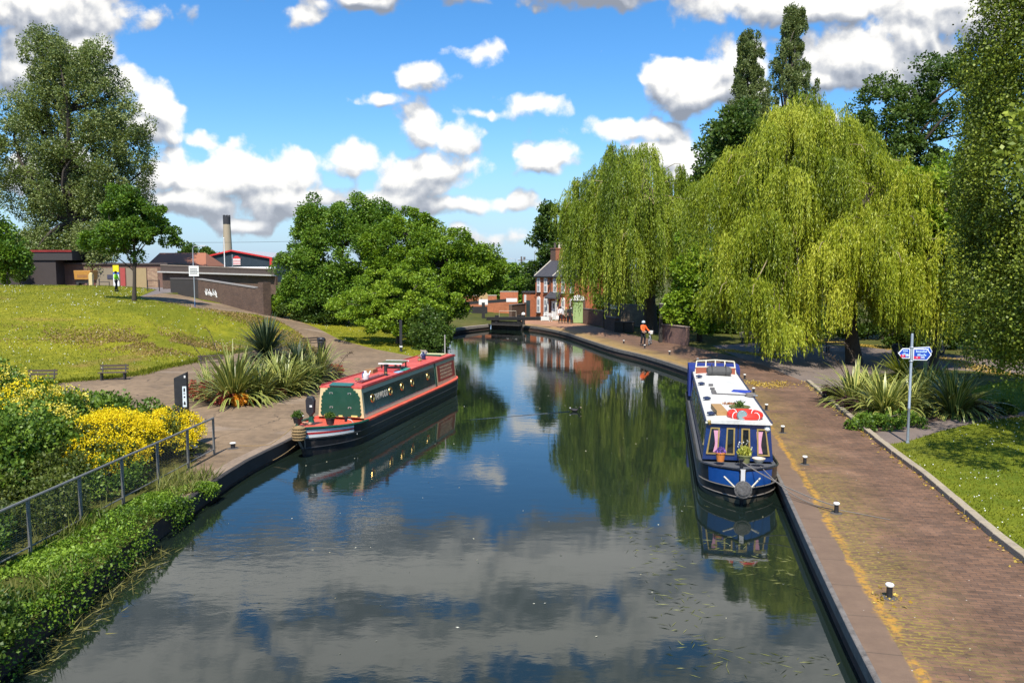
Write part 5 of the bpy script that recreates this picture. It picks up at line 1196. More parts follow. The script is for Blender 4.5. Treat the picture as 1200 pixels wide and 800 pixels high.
p = S(267, 300, 340); t = thing('factory_chimney', 'tall tan factory chimney with black crown behind the warehouse', 'chimney', (p[0], 340, 0))
zt = S(267, 252.5, 340)[2]; MB().lathe([(2.05,0),(1.75,zt*.55),(1.45,zt-3.6)], 24).build('shaft', M('shaft_tan', (.36,.29,.20), .85, wear=.15, scale=.5), t, smooth=True)
MB().lathe([(1.5,zt-3.6),(1.5,zt-.6),(1.3,zt-.6)], 24).build('crown_band', M('band_black', (.03,.03,.035), .8), t)
m = MB()
for k in range(6): a = k*PI/3; m.box((1.25*math.cos(a), 1.25*math.sin(a), zt-.3), (.5,.5,.9), a)
m.build('crown_tooth', _mats['band_black'], t)
p = S(196, 312, 126); t, Wd, e, r_ = shed('tiled_house', 'low building with orange tiled roof left of the warehouse', p[0]-3, S(241,312,126)[0], 126, 8, 2, 6.0, 6.6, m_br2, m_br2)
bpy.data.objects.remove([c for c in t.children if c.name.startswith('roof')][0]); MB().add([(-.2,-.4,4.1),(Wd+.2,-.4,4.1),(Wd-1.4,4,6.2),(.2,4,6.2),(-.2,8.4,4.1),(Wd+.2,8.4,4.1)], [(0,1,2,3),(3,2,5,4),(0,3,4),(1,5,2),(0,4,5,1)]).build('roof', M('tile_orange', (.30,.115,.06), .8, wear=.25, scale=3), t)
def lamp(label, base, top, arm, d=1):
    t = thing('street_lamp', label, 'street lamp', base); h_ = top-base[2]
    MB().tube([(0,0,-.2),(0,0,1.2),(0,0,h_-.3),(d*.15,0,h_-.05),(d*arm,0,h_)], [.09,.09,.055,.045,.04], 8).build('pole', m_steel, t); MB().box((d*(arm+.3),0,h_-.02), (.75,.26,.14)).build('lantern', M('lantern_grey', (.45,.45,.45), .5), t, bevel=.03)
p = S(227.5, 340, 96); lamp('grey street lamp arching above the sign by the bridge parapet', (p[0], 96, 3.0), S(0,288,96)[2], .9)
p = S(263, 300, 110); t = thing('flag_pole', 'tall white pole standing before the warehouse', 'pole', (p[0], 110, 3)); MB().tube([(0,0,0),(0,0,S(0,279.5,110)[2]-3)], [.09,.06], 8).build('mast', m_white, t); MB().lathe([(.09,0),(.07,.12),(.01,.15)], 10, (0,0,S(0,279.5,110)[2]-3)).build('finial', m_white, t)
p = S(269, 310, 112); t = thing('flag_pole', 'thin grey pole beside the warehouse sign', 'pole', (p[0]+.4, 112, 3)); MB().tube([(0,0,0),(0,0,S(0,298,112)[2]-3)], .05, 6).build('mast', m_steel, t)
q = on(228.5, 359.5, 2.7); t = thing('path_sign', 'white rectangular notice on grey post beside the rising path', 'sign', q, .05)
hz = (S(0,311.5,q[1])[2]-q[2]); MB().lathe([(.05,-.1),(.05,.5),(.04,.51),(.04,hz)], 10).build('post', m_steel, t); pn = MB().box((.03,-.06,hz-.42), (.78,.03,.82)).build('panel', m_white, t, bevel=.01); MB().lathe([(.055,.0),(.055,.42)], 10).build('base_sleeve', M('sleeve_blue', (.05,.10,.2), .6), t)
m = MB(); rr = random.Random(3)
for z in (.18,.06,-.06,-.18): 
    x = -.28; m.box((0.02, -.077, hz-.42+z-.04), (.58,.004,.008))  # thin joining bar ties a row of strokes together, no lettering itself
    while x < .30: w_ = rr.uniform(.04,.12); m.box((x+w_/2, -.078, hz-.42+z), (w_*.8,.006,.055)); x += w_
m.build('lettering', M('ink_grey', (.12,.12,.12), .7), pn)
# garages and yard beyond the road
p0, p1 = S(70,320,106), S(196,320,106)
t = thing('garage_row', 'beige and red fronted workshop row behind the small tree', 'building', (p0[0], 106, 3.2)); Wd = p1[0]-p0[0]; sc = Wd/126
MB().box((Wd/2, 3, 1.4), (Wd, 6, 3.3)).build('wall', brick_mat('garage_brick', (.19,.10,.07), (.14,.08,.06), (.13,.10,.08), 1.0), t); MB().box((Wd/2,3,3.15), (Wd+.3,6.4,.22)).build('roof', M('roof_brown', (.07,.055,.05), .8), t)
for a_, c_, mm, nm in ((42,63,M('shutter_beige', (.24,.195,.13), .6, wear=.15),'shutter'),(71,77,M('door_red', (.36,.06,.05), .6),'door'),(78,86,_mats['shutter_beige'],'shutter'),(88,102,M('shutter_yellow', (.34,.25,.12), .6, wear=.2),'shutter'),(36,41,M('post_maroon', (.20,.05,.04), .7),'door')):
    MB().box((sc*(a_+c_)/2, -.04, 1.3), (sc*(c_-a_)*.95,.08,2.6)).build(nm, mm, t)
MB().box((sc*60,-.12,1.45), (sc*8,.06,.55)).build('sign_board', M('board_dark', (.05,.05,.08), .6), t)
MB().box((sc*109,-.03,1.2), (sc*12,.1,2.8)).build('brick_panel', brick_mat('buff_brick', (.36,.24,.15), (.25,.15,.10), (.2,.15,.1), 2.2), t)
p = S(136.5, 330, 100); t = thing('pull_up_sign', 'tall yellow, blue and white advertising sign in the workshop yard', 'sign', (p[0], 100, 3.35)); H_ = S(0,311,100)[2]-3.35
MB().box((0,0,H_*.30), (.72,.12,H_*.62)).build('white_panel', m_white, t); MB().box((0,0,H_*.66), (.72,.12,H_*.10)).build('blue_panel', M('sign_blue2', (.05,.13,.45), .5), t); MB().box((0,0,H_*.86), (.72,.12,H_*.30)).build('yellow_panel', M('sign_yellow', (.80,.62,.01), .5), t)
p = S(97, 330, 99); t = thing('skip_lorry', 'orange yellow lorry body parked in the workshop yard behind the tree', 'lorry', (p[0], 99, 3.4), .05)
MB().box((0,.9,1.55), (1.9,1.9,1.1), taper=1.06).build('tipper_body', M('lorry_orange', (.45,.22,.04), .5, wear=.3), t, bevel=.04); MB().box((0,.9,.75), (1.8,1.6,.4)).build('chassis', m_black, t); MB().box((0,-.06,1.5), (1.2,.04,.5)).build('tail_board', M('lorry_dark', (.30,.14,.04), .6, wear=.4), t)
for x in (-.65,.65): MB().lathe([(.4,-.14),(.4,.14)], 14, (x,.4,.4), (1,0,0)).build('wheel', _mats['tyre'], t)
p = S(107, 330, 98); t = thing('gate_post', 'round topped cream concrete post beside the orange lorry', 'post', (p[0], 98, 3.4)); MB().box((0,0,.8), (.42,.42,1.7)).build('shaft', M('post_cream', (.55,.45,.22), .8, wear=.2), t); MB().lathe([(.21,1.65),(.18,1.78),(.08,1.85)], 10).build('cap', _mats['post_cream'], t)
hp = None
for px, lb in ((122.5,'low dark hoop barrier on the park road beside the hi-vis person'),(180,'low dark hoop barrier on the park road beneath the small tree edge')):
    p = on(px, 340, 3.3)
    if hp is None:
        hp = thing('hoop_barrier', lb, 'barrier', p, .1, 'hoop barriers on the park road'); MB().tube([(-.55,0,-.1),(-.55,0,1.0)], .05, 8).tube([(.55,0,-.1),(.55,0,1.0)], .05, 8).build('upright', m_tim, hp); MB().tube([(-.55,0,.95),(.55,0,.95)], .035, 8).build('crossbar', m_tim, hp)
    else: dup(hp, p, .1, lb)
# long dark shed and red letters behind the poplar
p0, p1 = S(-40,325,104), S(66,325,104)
t = thing('store_building', 'long dark brick store with bright red eaves strip behind the poplar', 'building', (p0[0], 104, 3.4)); Wd = p1[0]-p0[0]
MB().box((Wd/2, 5, 1.6), (Wd, 10, 3.6)).build('wall', M('store_brown', (.045,.034,.03), .8, wear=.25, scale=1.2), t); MB().box((Wd/2+1,5,4.0), (Wd+2.5,10.4,1.2)).build('roof', M('store_roof', (.04,.035,.033), .8), t); MB().box((Wd/2+1,-.25,4.55), (Wd+2.5,.1,.26)).build('eaves_strip', M('eaves_red', (.22,.02,.015), .5, wear=.5, scale=.8), t)
# poles on the skyline beyond the lock
p = S(611, 318, 190); t = thing('utility_pole', 'wooden utility pole with crossarm on the skyline beside the cottage', 'utility pole', (p[0], 190, 0)); zt = S(0,300.5,190)[2]
MB().tube([(0,0,0),(0,0,zt)], [.24,.18], 8).build('pole', M('pole_wood', (.12,.10,.09), .9), t); MB().box((0,0,zt-.9), (1.7,.16,.16)).box((.7,0,zt-.4), (.5,.3,.6)).build('crossarm', _mats['pole_wood'], t)
m = MB(); [m.lathe([(.05,0),(.07,.1),(.03,.22)], 8, (x,0,zt-.8)) for x in (-.75,-.35,.35)]; m.build('insulator', m_white, t)
for px, zt_, y_, a_, d_, lb in ((604,303,200,.9,-1,'thin street lamp leaning over far trees, first on the skyline'),(618,309,170,.8,1,'dark street lamp just above the far bushes near the utility pole'),(626.5,292.5,120,.9,1,'street lamp standing close against the dark tree behind the cottage')):
    p = S(px, 318, y_); lamp(lb, (p[0], y_, 0), S(0,zt_,y_)[2], a_, d_)
pa, pb = Vector(S(611,303.5,190)), Vector(S(660,293,150)); m = MB(); m.tube([pa.lerp(pb, i/10)-Vector((0,0,.8*4*(i/10)*(1-i/10))) for i in range(11)], .03, 4); tag(m.build('overhead_wire', m_black), 'thin overhead wire leaving the utility pole', 'wire')
pa, pb = Vector(S(150,283,200)), Vector(S(420,280,200)); m = MB(); m.tube([pa.lerp(pb, i/14)-Vector((0,0,.5*4*(i/14)*(1-i/14))) for i in range(15)], .035, 4); tag(m.build('overhead_wire', m_black), 'long overhead wire crossing the sky behind the factory chimney', 'wire')
# ================================================================== trees and plants
def limb_path(a, c2, bend=.12, n=6, arch=.12):
    a, c2 = np.array(a, float), np.array(c2, float); d = c2-a; L = np.linalg.norm(d); off = RNG.normal(size=3)*L*bend
    return [tuple(a+d*t+off*math.sin(PI*t)+np.array([0,0,1])*L*arch*math.sin(PI*t)) for t in np.linspace(0, 1, n)]
m_bark = M('bark_grey', (.10,.085,.065), .95, wear=.5, scale=5, bump=1.); m_bark2 = M('bark_dark', (.055,.042,.032), .95, wear=.5, scale=5, bump=1.); m_twig = M('twig_pale', (.30,.24,.13), .9, wear=.3)
def clump_leaves(C, rc, n_per, L, W, up=.15, outward=None, flat=1., droop=0.):
    """leaves on and in ragged spherical clumps; returns position, direction, per-clump tint"""
    k = len(C); N = k*n_per; idx = np.repeat(np.arange(k), n_per)
    d = rdir(N); rad = RNG.uniform(.35, 1.0, N)**.6
    # lumps: the surface of each clump is broken up
    lum = 1+.35*fbm3(d*2.2+idx[:, None]*.37, 3)
    P = C[idx] + d*(rc[idx]*rad*lum)[:, None]*[1,1,flat]
    D = unit(d*.9+rdir(N)*.9+np.array([0,0,up])-np.array([0,0,droop]))
    return P, D, idx
def tree(name, label, base, lobes, n_clump, n_per, rcl, L, W, lm, bark=m_bark, trunk_r=.3, trunk_h=None, up=.15, droop=0., flat=.8, limbs=16, group=None, shell=.62, tb=.5, tspread=.22, zmin=None, rag=1.0, cat='tree', part='crown', clumps=None):
    """lobes: [(x,y,z,rx,ry,rz)] relative to the base; foliage clumps fill the outer part of the lobes"""
    t = thing(name, label, cat, base, 0, group)
    lob = np.array(lobes, float); vol = (lob[:,3]*lob[:,4]*lob[:,5])**.67; w = vol/vol.sum()
    C, ii = [], []
    if clumps is not None: C = list(clumps); n_clump = len(C)
    while len(C) < n_clump:
        i = RNG.choice(len(lob), p=w); d = rdir(1)[0]; r_ = RNG.uniform(shell**2.5, 1)**(1/2.5)*(1+(RNG.uniform() < .14)*RNG.uniform(.04,.20)*rag*.7)
        q = lob[i,:3] + d*lob[i,3:]*r_*(1+.16*rag*fbm3(d[None]*2.5+i, 5)[0])
        if zmin is not None and q[2] < zmin+RNG.uniform(0,.6): continue
        inside = [(((q-lob[j,:3])/lob[j,3:])**2).sum() < .30 for j in range(len(lob)) if j != i]
        if any(inside): continue
        C.append(q); ii.append(i)
    C = np.array(C); rc = RNG.uniform(.55, 1.25, len(C))*rcl
    P, D, idx = clump_leaves(C, rc, n_per, L, W, up, flat=flat, droop=droop)
    ct = RNG.normal(0, tspread*.55, len(C)); tint = tb + ct[idx] + RNG.normal(0, tspread*.8, len(P))
    n = len(P); me = leaf_mesh('crown', P, D, RNG.uniform(.65, 1.25, n)*L, RNG.uniform(.7, 1.2, n)*W, tint)
    obj(part, me, lm, t)
    th = trunk_h or lob[:,2].max()
    m = MB(); top = np.array([lob[0,0]*.8, lob[0,1]*.8, th])
    tp = limb_path((0,0,-.4), top, .02, 9); m.tube(tp, [trunk_r*(1.35 if k == 0 else 1-.095*k) for k in range(9)], 10)
    for k in range(min(limbs, len(C))):
        j = RNG.integers(len(C)); s = tp[RNG.integers(2, 8)]
        if C[j][2] < s[2]-1: s = tp[2]
        m.tube(limb_path(s, C[j], .08), [trunk_r*.42, trunk_r*.34, trunk_r*.26, trunk_r*.2, trunk_r*.13, trunk_r*.06], 6)
    m.build('trunk', bark, t, smooth=True)
    return t
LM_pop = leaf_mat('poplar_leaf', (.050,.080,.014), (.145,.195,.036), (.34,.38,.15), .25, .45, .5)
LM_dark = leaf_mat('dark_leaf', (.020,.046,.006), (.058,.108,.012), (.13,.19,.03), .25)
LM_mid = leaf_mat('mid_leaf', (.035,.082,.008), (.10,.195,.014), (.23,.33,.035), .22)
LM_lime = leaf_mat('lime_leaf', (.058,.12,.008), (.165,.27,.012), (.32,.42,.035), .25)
LM_wil = leaf_mat('willow_leaf', (.075,.115,.006), (.235,.295,.013), (.46,.48,.045), .25, .5, .35)
LM_wil1 = leaf_mat('willow_leaf_green', (.06,.10,.006), (.185,.255,.014), (.38,.43,.045), .25, .5, .35)
LM_wil2 = leaf_mat('willow_leaf_gold', (.105,.15,.006), (.29,.345,.013), (.52,.52,.05), .25, .5, .35)
LM_birch = leaf_mat('birch_leaf', (.035,.055,.006), (.13,.18,.015), (.32,.37,.05), .22, .5, .3)
LM_lomb = leaf_mat('lombardy_leaf', (.035,.055,.014), (.125,.165,.040), (.28,.32,.12), .22)

# --- left bank
q = on(78, 336, 4.0)
b_ = (q[0]-.5, q[1]+4, 3.6)
tree('poplar_tree', 'tall grey green poplar with full crown above the lawn and store', b_, [(0,0,20.5,8.0,6,11.4),(-5.5,.5,17.5,5.8,5,9.),(5.2,0,16.5,5.8,5,9.),(-1,0,8.,7.4,5,4.6),(2.6,-.5,26.5,4.0,4,5.4),(-2.6,0,29.0,3.8,4,4.2),(5.6,0,10.,4.2,4,4.4),(-4.5,-2,4.4,5.6,3,2.8),(3.,-2,4.6,4.2,2.5,2.2)], 760, 250, 1.1, .26, .095, LM_pop, m_bark2, .8, 25, up=.1, limbs=60, shell=.35, tspread=.30, zmin=.9, rag=1.8, flat=1.2)
q = on(157, 349.5, 3.2)
tree('lime_tree', 'small round dark green tree with slim trunk beside the park road', q, [(0,0,6.2,2.5,2.4,2.3),(2.5,0,5.2,1.9,1.8,1.1),(-2.2,0,4.8,1.9,1.8,1.4),(-.3,0,8.0,1.5,1.6,1.2),(1.6,0,7.0,1.6,1.5,.9)], 95, 260, .55, .20, .08, LM_mid, m_bark2, .16, 7.5, up=.1, limbs=18, shell=.4, zmin=2.4, rag=1.8, tb=.32)
q = S(0, 330, 92)
tree('maple_tree', 'green leafy tree cut by the picture edge beyond the poplar', (q[0]-1.5, 90, 3.6), [(0,0,6.,3.8,3.5,3.6),(2,0,4.2,3.,2.5,2.8),(3.8,-1,2.6,2.6,2,2.2)], 80, 200, 1., .34, .13, LM_mid, m_bark2, .3, 6, zmin=1.5)
for px, h_, w_, lm, lb in ((9,4.2,.95,LM_lime,'bright lime columnar conifer at the picture edge before the dark store'),(24,3.6,.8,LM_dark,'slim dark sapling with tuft of foliage standing on the lawn crest'),(34,3.9,1.1,LM_mid,'bushy upright shrub between the sapling and the dark store wall'),(61,2.6,.55,LM_mid,'small pointed conifer against the dark store wall by the poplar trunk')):
    p = on(px, 336, 4.0); y = p[1]+ (0 if px == 24 else 4); X = S(px, 336, y)[0]
    tree('columnar_shrub', lb, (X, y, gz(X, y)-.1), [(0,0,h_*.5,w_,w_,h_*.52)], 26, 130, .34, .20, .07, lm, m_bark2, .07, h_*.8, up=.6, limbs=6, shell=.3, zmin=.3, cat='shrub', part='foliage')
p = S(212, 296, 165); tree('round_tree', 'dark round tree top behind the tiled roof and street lamp', (S(228,296,165)[0], 165, 2), [(0,0,5.,4.6,3,3.2)], 40, 160, 1., .5, .2, LM_dark, m_bark2, .3, 6)
# central bush group
def at_px(px, y): return S(px, 314, y)[0]
tree('thicket_tree', 'big rounded dark green tree with fine leaves at the path bend', (at_px(399,75), 75, 1.0), [(0,0,6.0,4.6,4.5,5.2),(-2.6,-.5,3.8,2.8,3.2,3.4),(3.4,0,6.0,4.2,4.0,4.6),(0,-2,2.4,4.4,2.5,2.6),(-.8,0,8.4,3.0,3.4,2.2),(3.2,0,8.4,2.6,3,1.9)], 400, 360, .80, .19, .075, LM_mid, m_bark2, .35, 8, shell=.6, zmin=.0, rag=.9, limbs=24)
tree('thicket_tree', 'broad mid green tree between the thicket and the lock', (at_px(505,70), 70, .5), [(0,0,5.2,4.2,4,3.7),(3.6,.5,5.3,2.6,3.,2.2),(-2.4,1,6.9,3.8,3.5,3.0),(1.4,.6,6.6,2.8,2.6,2.4),(-.6,-1.5,2.4,3.2,2.6,2.4),(5.3,1,4.9,1.6,2.2,1.2)], 320, 360, .72, .19, .075, LM_lime, m_bark2, .35, 6.5, shell=.6, zmin=.0, rag=1.0, tb=.36, limbs=24)
tree('hawthorn_tree', 'pale green hawthorn with tiered branches in front of the thicket', (at_px(466,62), 62, .15), [(0,0,3.9,3.2,2.8,1.5),(-2.6,-.5,2.9,2.6,2.4,.9),(2.0,-.4,2.7,2.6,2.4,1.1),(-.5,-.8,1.8,3.0,2.4,1.1),(1.2,-.5,4.9,1.8,1.8,1.0),(2.4,-1,1.0,1.8,1.4,1.0)], 190, 300, .55, .16, .06, LM_lime, m_bark2, .22, 4.2, shell=.5, zmin=.0, rag=1.8, tb=.60, flat=.5, limbs=26)
tree('overhanging_bush', 'low dark bush hanging over the water past the red boat stern', (at_px(500,57.5)-.2, 58.5, -.1), [(0,0,1.2,1.7,2.0,1.5),(.7,-.6,.6,1.1,1.3,.9)], 60, 170, .45, .17, .06, LM_dark, m_bark2, .1, 1.5, zmin=-.4, cat='bush', part='foliage', limbs=6)
tree('undergrowth_bush', 'dark ivy bush at the foot of the thicket beside the path', (at_px(352,73.5), 73, .9), [(0,0,1.1,2.6,1.4,1.3),(2.5,-.6,.9,2.0,1.2,1.1)], 60, 150, .5, .2, .075, LM_dark, m_bark2, .1, 1.4, zmin=-.3, cat='bush', part='foliage', limbs=6)
tree('undergrowth_bush', 'bright low bush beside the ramp wall end pier', (at_px(323,73), 73.5, 1.5), [(0,0,.9,1.1,.9,1.0)], 34, 150, .4, .18, .065, LM_lime, m_bark2, .06, 1., zmin=-.2, cat='bush', part='foliage', limbs=4)
for px, y, h_, r_, lm, lb in ((592,118,6.4,3.2,LM_mid,'mid green tree beyond the lock bushes, under the first skyline lamp'),(612,128,6.0,3.6,LM_dark,'dark low tree beyond the lock beneath the utility pole'),(560,112,7.2,3.5,LM_mid,'tree behind the broad lock side tree, mostly hidden'),(634,112,7.5,2.6,LM_dark,'dark tree rising behind the cottage outbuilding')):
    tree('background_tree', lb, (at_px(px,y), y, 0), [(0,0,h_*.55,r_,r_,h_*.45),(r_*.5,0,h_*.35,r_*.7,r_*.7,h_*.3)], 60, 150, .9, .4, .15, lm, m_bark2, .25, h_*.7, shell=.5)
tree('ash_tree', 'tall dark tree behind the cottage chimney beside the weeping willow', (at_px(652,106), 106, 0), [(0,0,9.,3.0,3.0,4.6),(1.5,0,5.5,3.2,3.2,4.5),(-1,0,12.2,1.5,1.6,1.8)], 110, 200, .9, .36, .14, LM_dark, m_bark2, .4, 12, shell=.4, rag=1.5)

# --- weeping willows
def willow(label, base, domes, lm, n_b, n_s, n_l, leafL, trunk_r, seedling, limbs=18, drape=1.0, tb=.5):
    t = thing('willow_tree', label, 'tree', base, 0, 'weeping willows on the towpath side')
    Ps, Ds, Ts, OB = [], [], [], []
    # the crown is a heap of mops: each mop a small dome whose strands hang down as a curtain of its own
    mops = []
    for (x, y, z, rx, ry, hc, drop, zl) in domes:
        want = max(3, int(.62*rx*ry + 2)); tries = 0; mine = []
        while len(mine) < want and tries < 900:
            tries += 1; a = RNG.uniform(0, 2*PI); u = RNG.uniform(0, 1)**.5
            q = np.array([x+u*rx*math.cos(a), y+u*ry*math.sin(a), z+hc*(math.sqrt(max(0, 1-u*u*.96))-1)-RNG.uniform(0,1)**2*hc*.6*u])
            if all(np.linalg.norm((q-m_[0])*[1,1,.75]) > 1.75 for m_ in mine):
                mine.append((q, np.array([math.cos(a), math.sin(a), 0])*u, drop*RNG.uniform(.5,1.0)*(.6+.4*u), zl))
        mops += mine
    for q, out, drop, zl in mops:
        nb = max(4, int(n_b/len(mops)*RNG.uniform(.8,1.25))); mt_ = RNG.normal(0, .15); mr = RNG.uniform(.9, 1.5)
        for k in range(nb):
            a = RNG.uniform(0, 2*PI); u = RNG.uniform(0,1)**.5; hv = np.array([math.cos(a), math.sin(a), 0])
            o = q + hv*u*mr + [0,0,-.75*mr*u*u]; ou = hv*u*.7+out*.5
            if k == 0: OB.append(q)
            so = o + RNG.normal(size=(n_s,3))*[.17,.17,.22]
            sl = drop*RNG.uniform(.45, 1.1, n_s)*RNG.uniform(.75,1.15); reach = RNG.uniform(.2, .9, n_s)
            od = ou+RNG.normal(0,.25,(n_s,3))*[1,1,0]
            tt = (np.arange(n_l)+RNG.uniform(0,1,(n_s,n_l)))/n_l
            px = so[:,None,:] + od[:,None,:]*(reach[:,None]*(1-np.exp(-4*tt)))[...,None]
            zc = px[...,2] - sl[:,None]*tt**1.25 + .22*np.sin(np.minimum(tt/.18,1)*PI)
            keep = zc > zl + .35*np.sin(so[:,None,0]*2.1) + RNG.uniform(0,.6,(n_s,1))
            px[...,2] = zc
            px = (px + np.stack([np.sin(tt*5+so[:,None,0]*4), np.cos(tt*4+so[:,None,1]*5), np.zeros_like(tt)], -1)*.05)[keep]
            n = len(px)
            if not n: continue
            Ps.append(px); dd = RNG.normal(size=(n,3))*.30; dd[:,2] -= 1.0; dd += ou*.15; Ds.append(dd)
            Ts.append(tb + mt_ + RNG.normal(0,.10) + RNG.normal(0,.18,n) + .14*(.5-tt[keep]))
    P, D, T = np.vstack(Ps), np.vstack(Ds), np.concatenate(Ts); n = len(P)
    obj('crown', leaf_mesh('crown', P, D, RNG.uniform(.7,1.35,n)*leafL, RNG.uniform(.7,1.3,n)*leafL*.105, T), lm, t)
    m = MB(); d0 = domes[0]; top = (d0[0]*.5, d0[1]*.5, d0[2]-d0[5]*.35); tp = limb_path((0,0,-.3), top, .03, 8)
    m.tube(tp, [trunk_r*(1.3 if k == 0 else 1-.10*k) for k in range(8)], 12)
    idx = RNG.permutation(len(OB))[:limbs]
    for j in idx:
        s = tp[RNG.integers(2, 7)]; m.tube(limb_path(s, OB[j]-[0,0,.5], .03, 8, .02), [trunk_r*f for f in (.38,.32,.26,.20,.15,.11,.07,.03)], 6)
    m.build('trunk', m_bark2, t, smooth=True)
    mt = MB()
    for j in RNG.permutation(len(OB))[:26]:
        o = OB[j]; c_ = np.array(tp[5]); a = limb_path(c_, o-[0,0,.15], .04, 8, .03); e = np.array(a[-1]); dirn = e-np.array(a[0]); dirn[2] = 0; dirn /= np.linalg.norm(dirn)+1e-6
        mt.tube(a + [tuple(e+dirn*.5-[0,0,.1]), tuple(e+dirn*.85-[0,0,.6])], [.06,.055,.05,.045,.04,.035,.03,.025,.02,.012], 5)
    mt.build('twig', m_twig, t, smooth=True)
    return t, n
b1 = (at_px(764,73), 73, 0)
ox = at_px(737,72)-b1[0]
willow('weeping willow trailing beside the cottage over the garden wall', b1, [(ox+.2,-1,17.0,5.0,5.5,6.5,6.5,3.),(ox-3.7,-1.5,13.6,2.0,3.0,3.0,5.5,7.4),(ox-2.7,-2.6,11.8,1.8,2.4,2.5,8.,2.6),(ox-1.6,-3.8,10.8,2.0,1.8,2.5,7.5,2.4),(at_px(699,70)-b1[0],-3.4,10.2,1.9,1.7,2.2,8.,1.5),(ox+4.0,-1,13.0,2.8,3.2,3.5,7.0,2.8),(ox+.6,-4.4,11.8,3.0,2.4,2.8,7.5,1.8),(ox+3.4,-4.4,9.,2.4,2.2,2.2,5.,2.6)], LM_wil1, 400, 18, 40, .26, .55, 1.)
b2_ = (at_px(905,56), 56, 0)
willow('largest weeping willow, broad golden green dome behind the blue boat', b2_, [(.3,-3,17.0,4.4,4.6,5.0,5.5,6.0),(-3.2,-4,13.2,3.0,3.2,3.,6.5,4.6),(3.4,-5,14.2,3.4,3.4,3.2,6.,5.6),(.2,-7.5,13.0,3.0,2.2,2.6,6.,5.4),(2.6,-8.2,10.2,2.2,1.8,1.8,5.,4.2),(-2.6,-7.6,9.6,2.4,2.0,1.8,5.,3.6),(-4.3,-9,5.6,2.5,2.2,1.8,4.,1.0),(-1.4,-6.5,7.2,2.6,2.2,2.,4.5,2.2)], LM_wil, 540, 18, 40, .22, .6, 2.2, tb=.54)
b3_ = (at_px(1006,49), 49, 0)
willow('weeping willow with dark forked trunk and low yellow green skirts beside the signpost', b3_, [(1.3,-.5,12.3,4.0,4.0,4.2,5.,4.6),(-1.6,-3,8.6,2.6,2.4,2.,4.5,2.0),(3.0,-3,9.4,3.0,2.6,2.5,5.,2.2),(.4,-3.2,6.8,3.0,2.2,1.6,4.2,1.7),(4.4,-2,7.,2.6,2.4,2.,5.,1.0)], LM_wil2, 300, 18, 38, .20, .42, 3.1)
MB_ = None
# leafy infill trees and the skyline behind the willows
tree('sycamore_tree', 'bright green tree between the two big willows', (at_px(822,64), 64, 0), [(0,0,4.8,2.6,2.6,3.6),(-1,-.5,2.6,2.2,2.0,1.8)], 80, 180, .7, .26, .10, LM_lime, m_bark2, .22, 5, zmin=.6, tb=.45)
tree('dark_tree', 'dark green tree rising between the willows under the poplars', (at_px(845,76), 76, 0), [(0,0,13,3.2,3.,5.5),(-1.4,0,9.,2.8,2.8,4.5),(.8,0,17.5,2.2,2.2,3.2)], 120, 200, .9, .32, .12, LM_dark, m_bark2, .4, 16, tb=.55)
def lombardy(label, px, y, topy, w_px, botz):
    zt = S(0, topy, y)[2]; r_ = w_px/2*y/950
    n = 430; t = RNG.uniform(0, 1, n)**.8; a = RNG.uniform(0, 2*PI, n); prof = np.minimum(1, .30+2.3*(1-t))*(.85+.3*np.sin(t*9+px)*(t < .9)); rr = r_*prof*RNG.uniform(.15, 1.05, n)**.6
    # upswept side leaders break the outline
    lead = np.floor(a/(2*PI)*7); rr *= 1+.22*np.sin(lead*2.7+t*4); C = np.c_[rr*np.cos(a), rr*np.sin(a), botz+(zt-botz)*t]
    return tree('lombardy_poplar', label, (at_px(px,y), y, 0), [(0,0,(zt+botz)/2,r_,r_,(zt-botz)/2)], n, 150, .38, .20, .07, LM_lomb, m_bark, .35, zt*.93, up=1.2, flat=1.7, limbs=30, group='lombardy poplars on the skyline', clumps=C)
lombardy('taller lombardy poplar spire above the largest willow', 920, 92, 12, 60, 8)
lombardy('shorter lombardy poplar spire above the gap between the willows', 871, 90, 42, 68, 6)
tree('beech_tree', 'broad dark tree behind the willows with ragged top on the skyline', (at_px(1045,66), 66, 0), [(0,0,15.5,4.2,4,5.),(4.2,0,17.,4.,4.,6.5),(-3.4,0,13.5,3.,3.,4.),(2,0,9.5,5.5,4.,4.)], 310, 300, .85, .22, .085, LM_dark, m_bark2, .5, 16, rag=1.8, tb=.56)
tree('maple_tree', 'lime green maple between the willow skirts and the hanging birch', (at_px(1098,46), 46, 0), [(0,0,9.3,2.0,2.0,3.2),(.8,0,6.,2.2,2.0,3.)], 70, 170, .6, .22, .085, LM_lime, m_bark2, .22, 9, tb=.6, zmin=2)
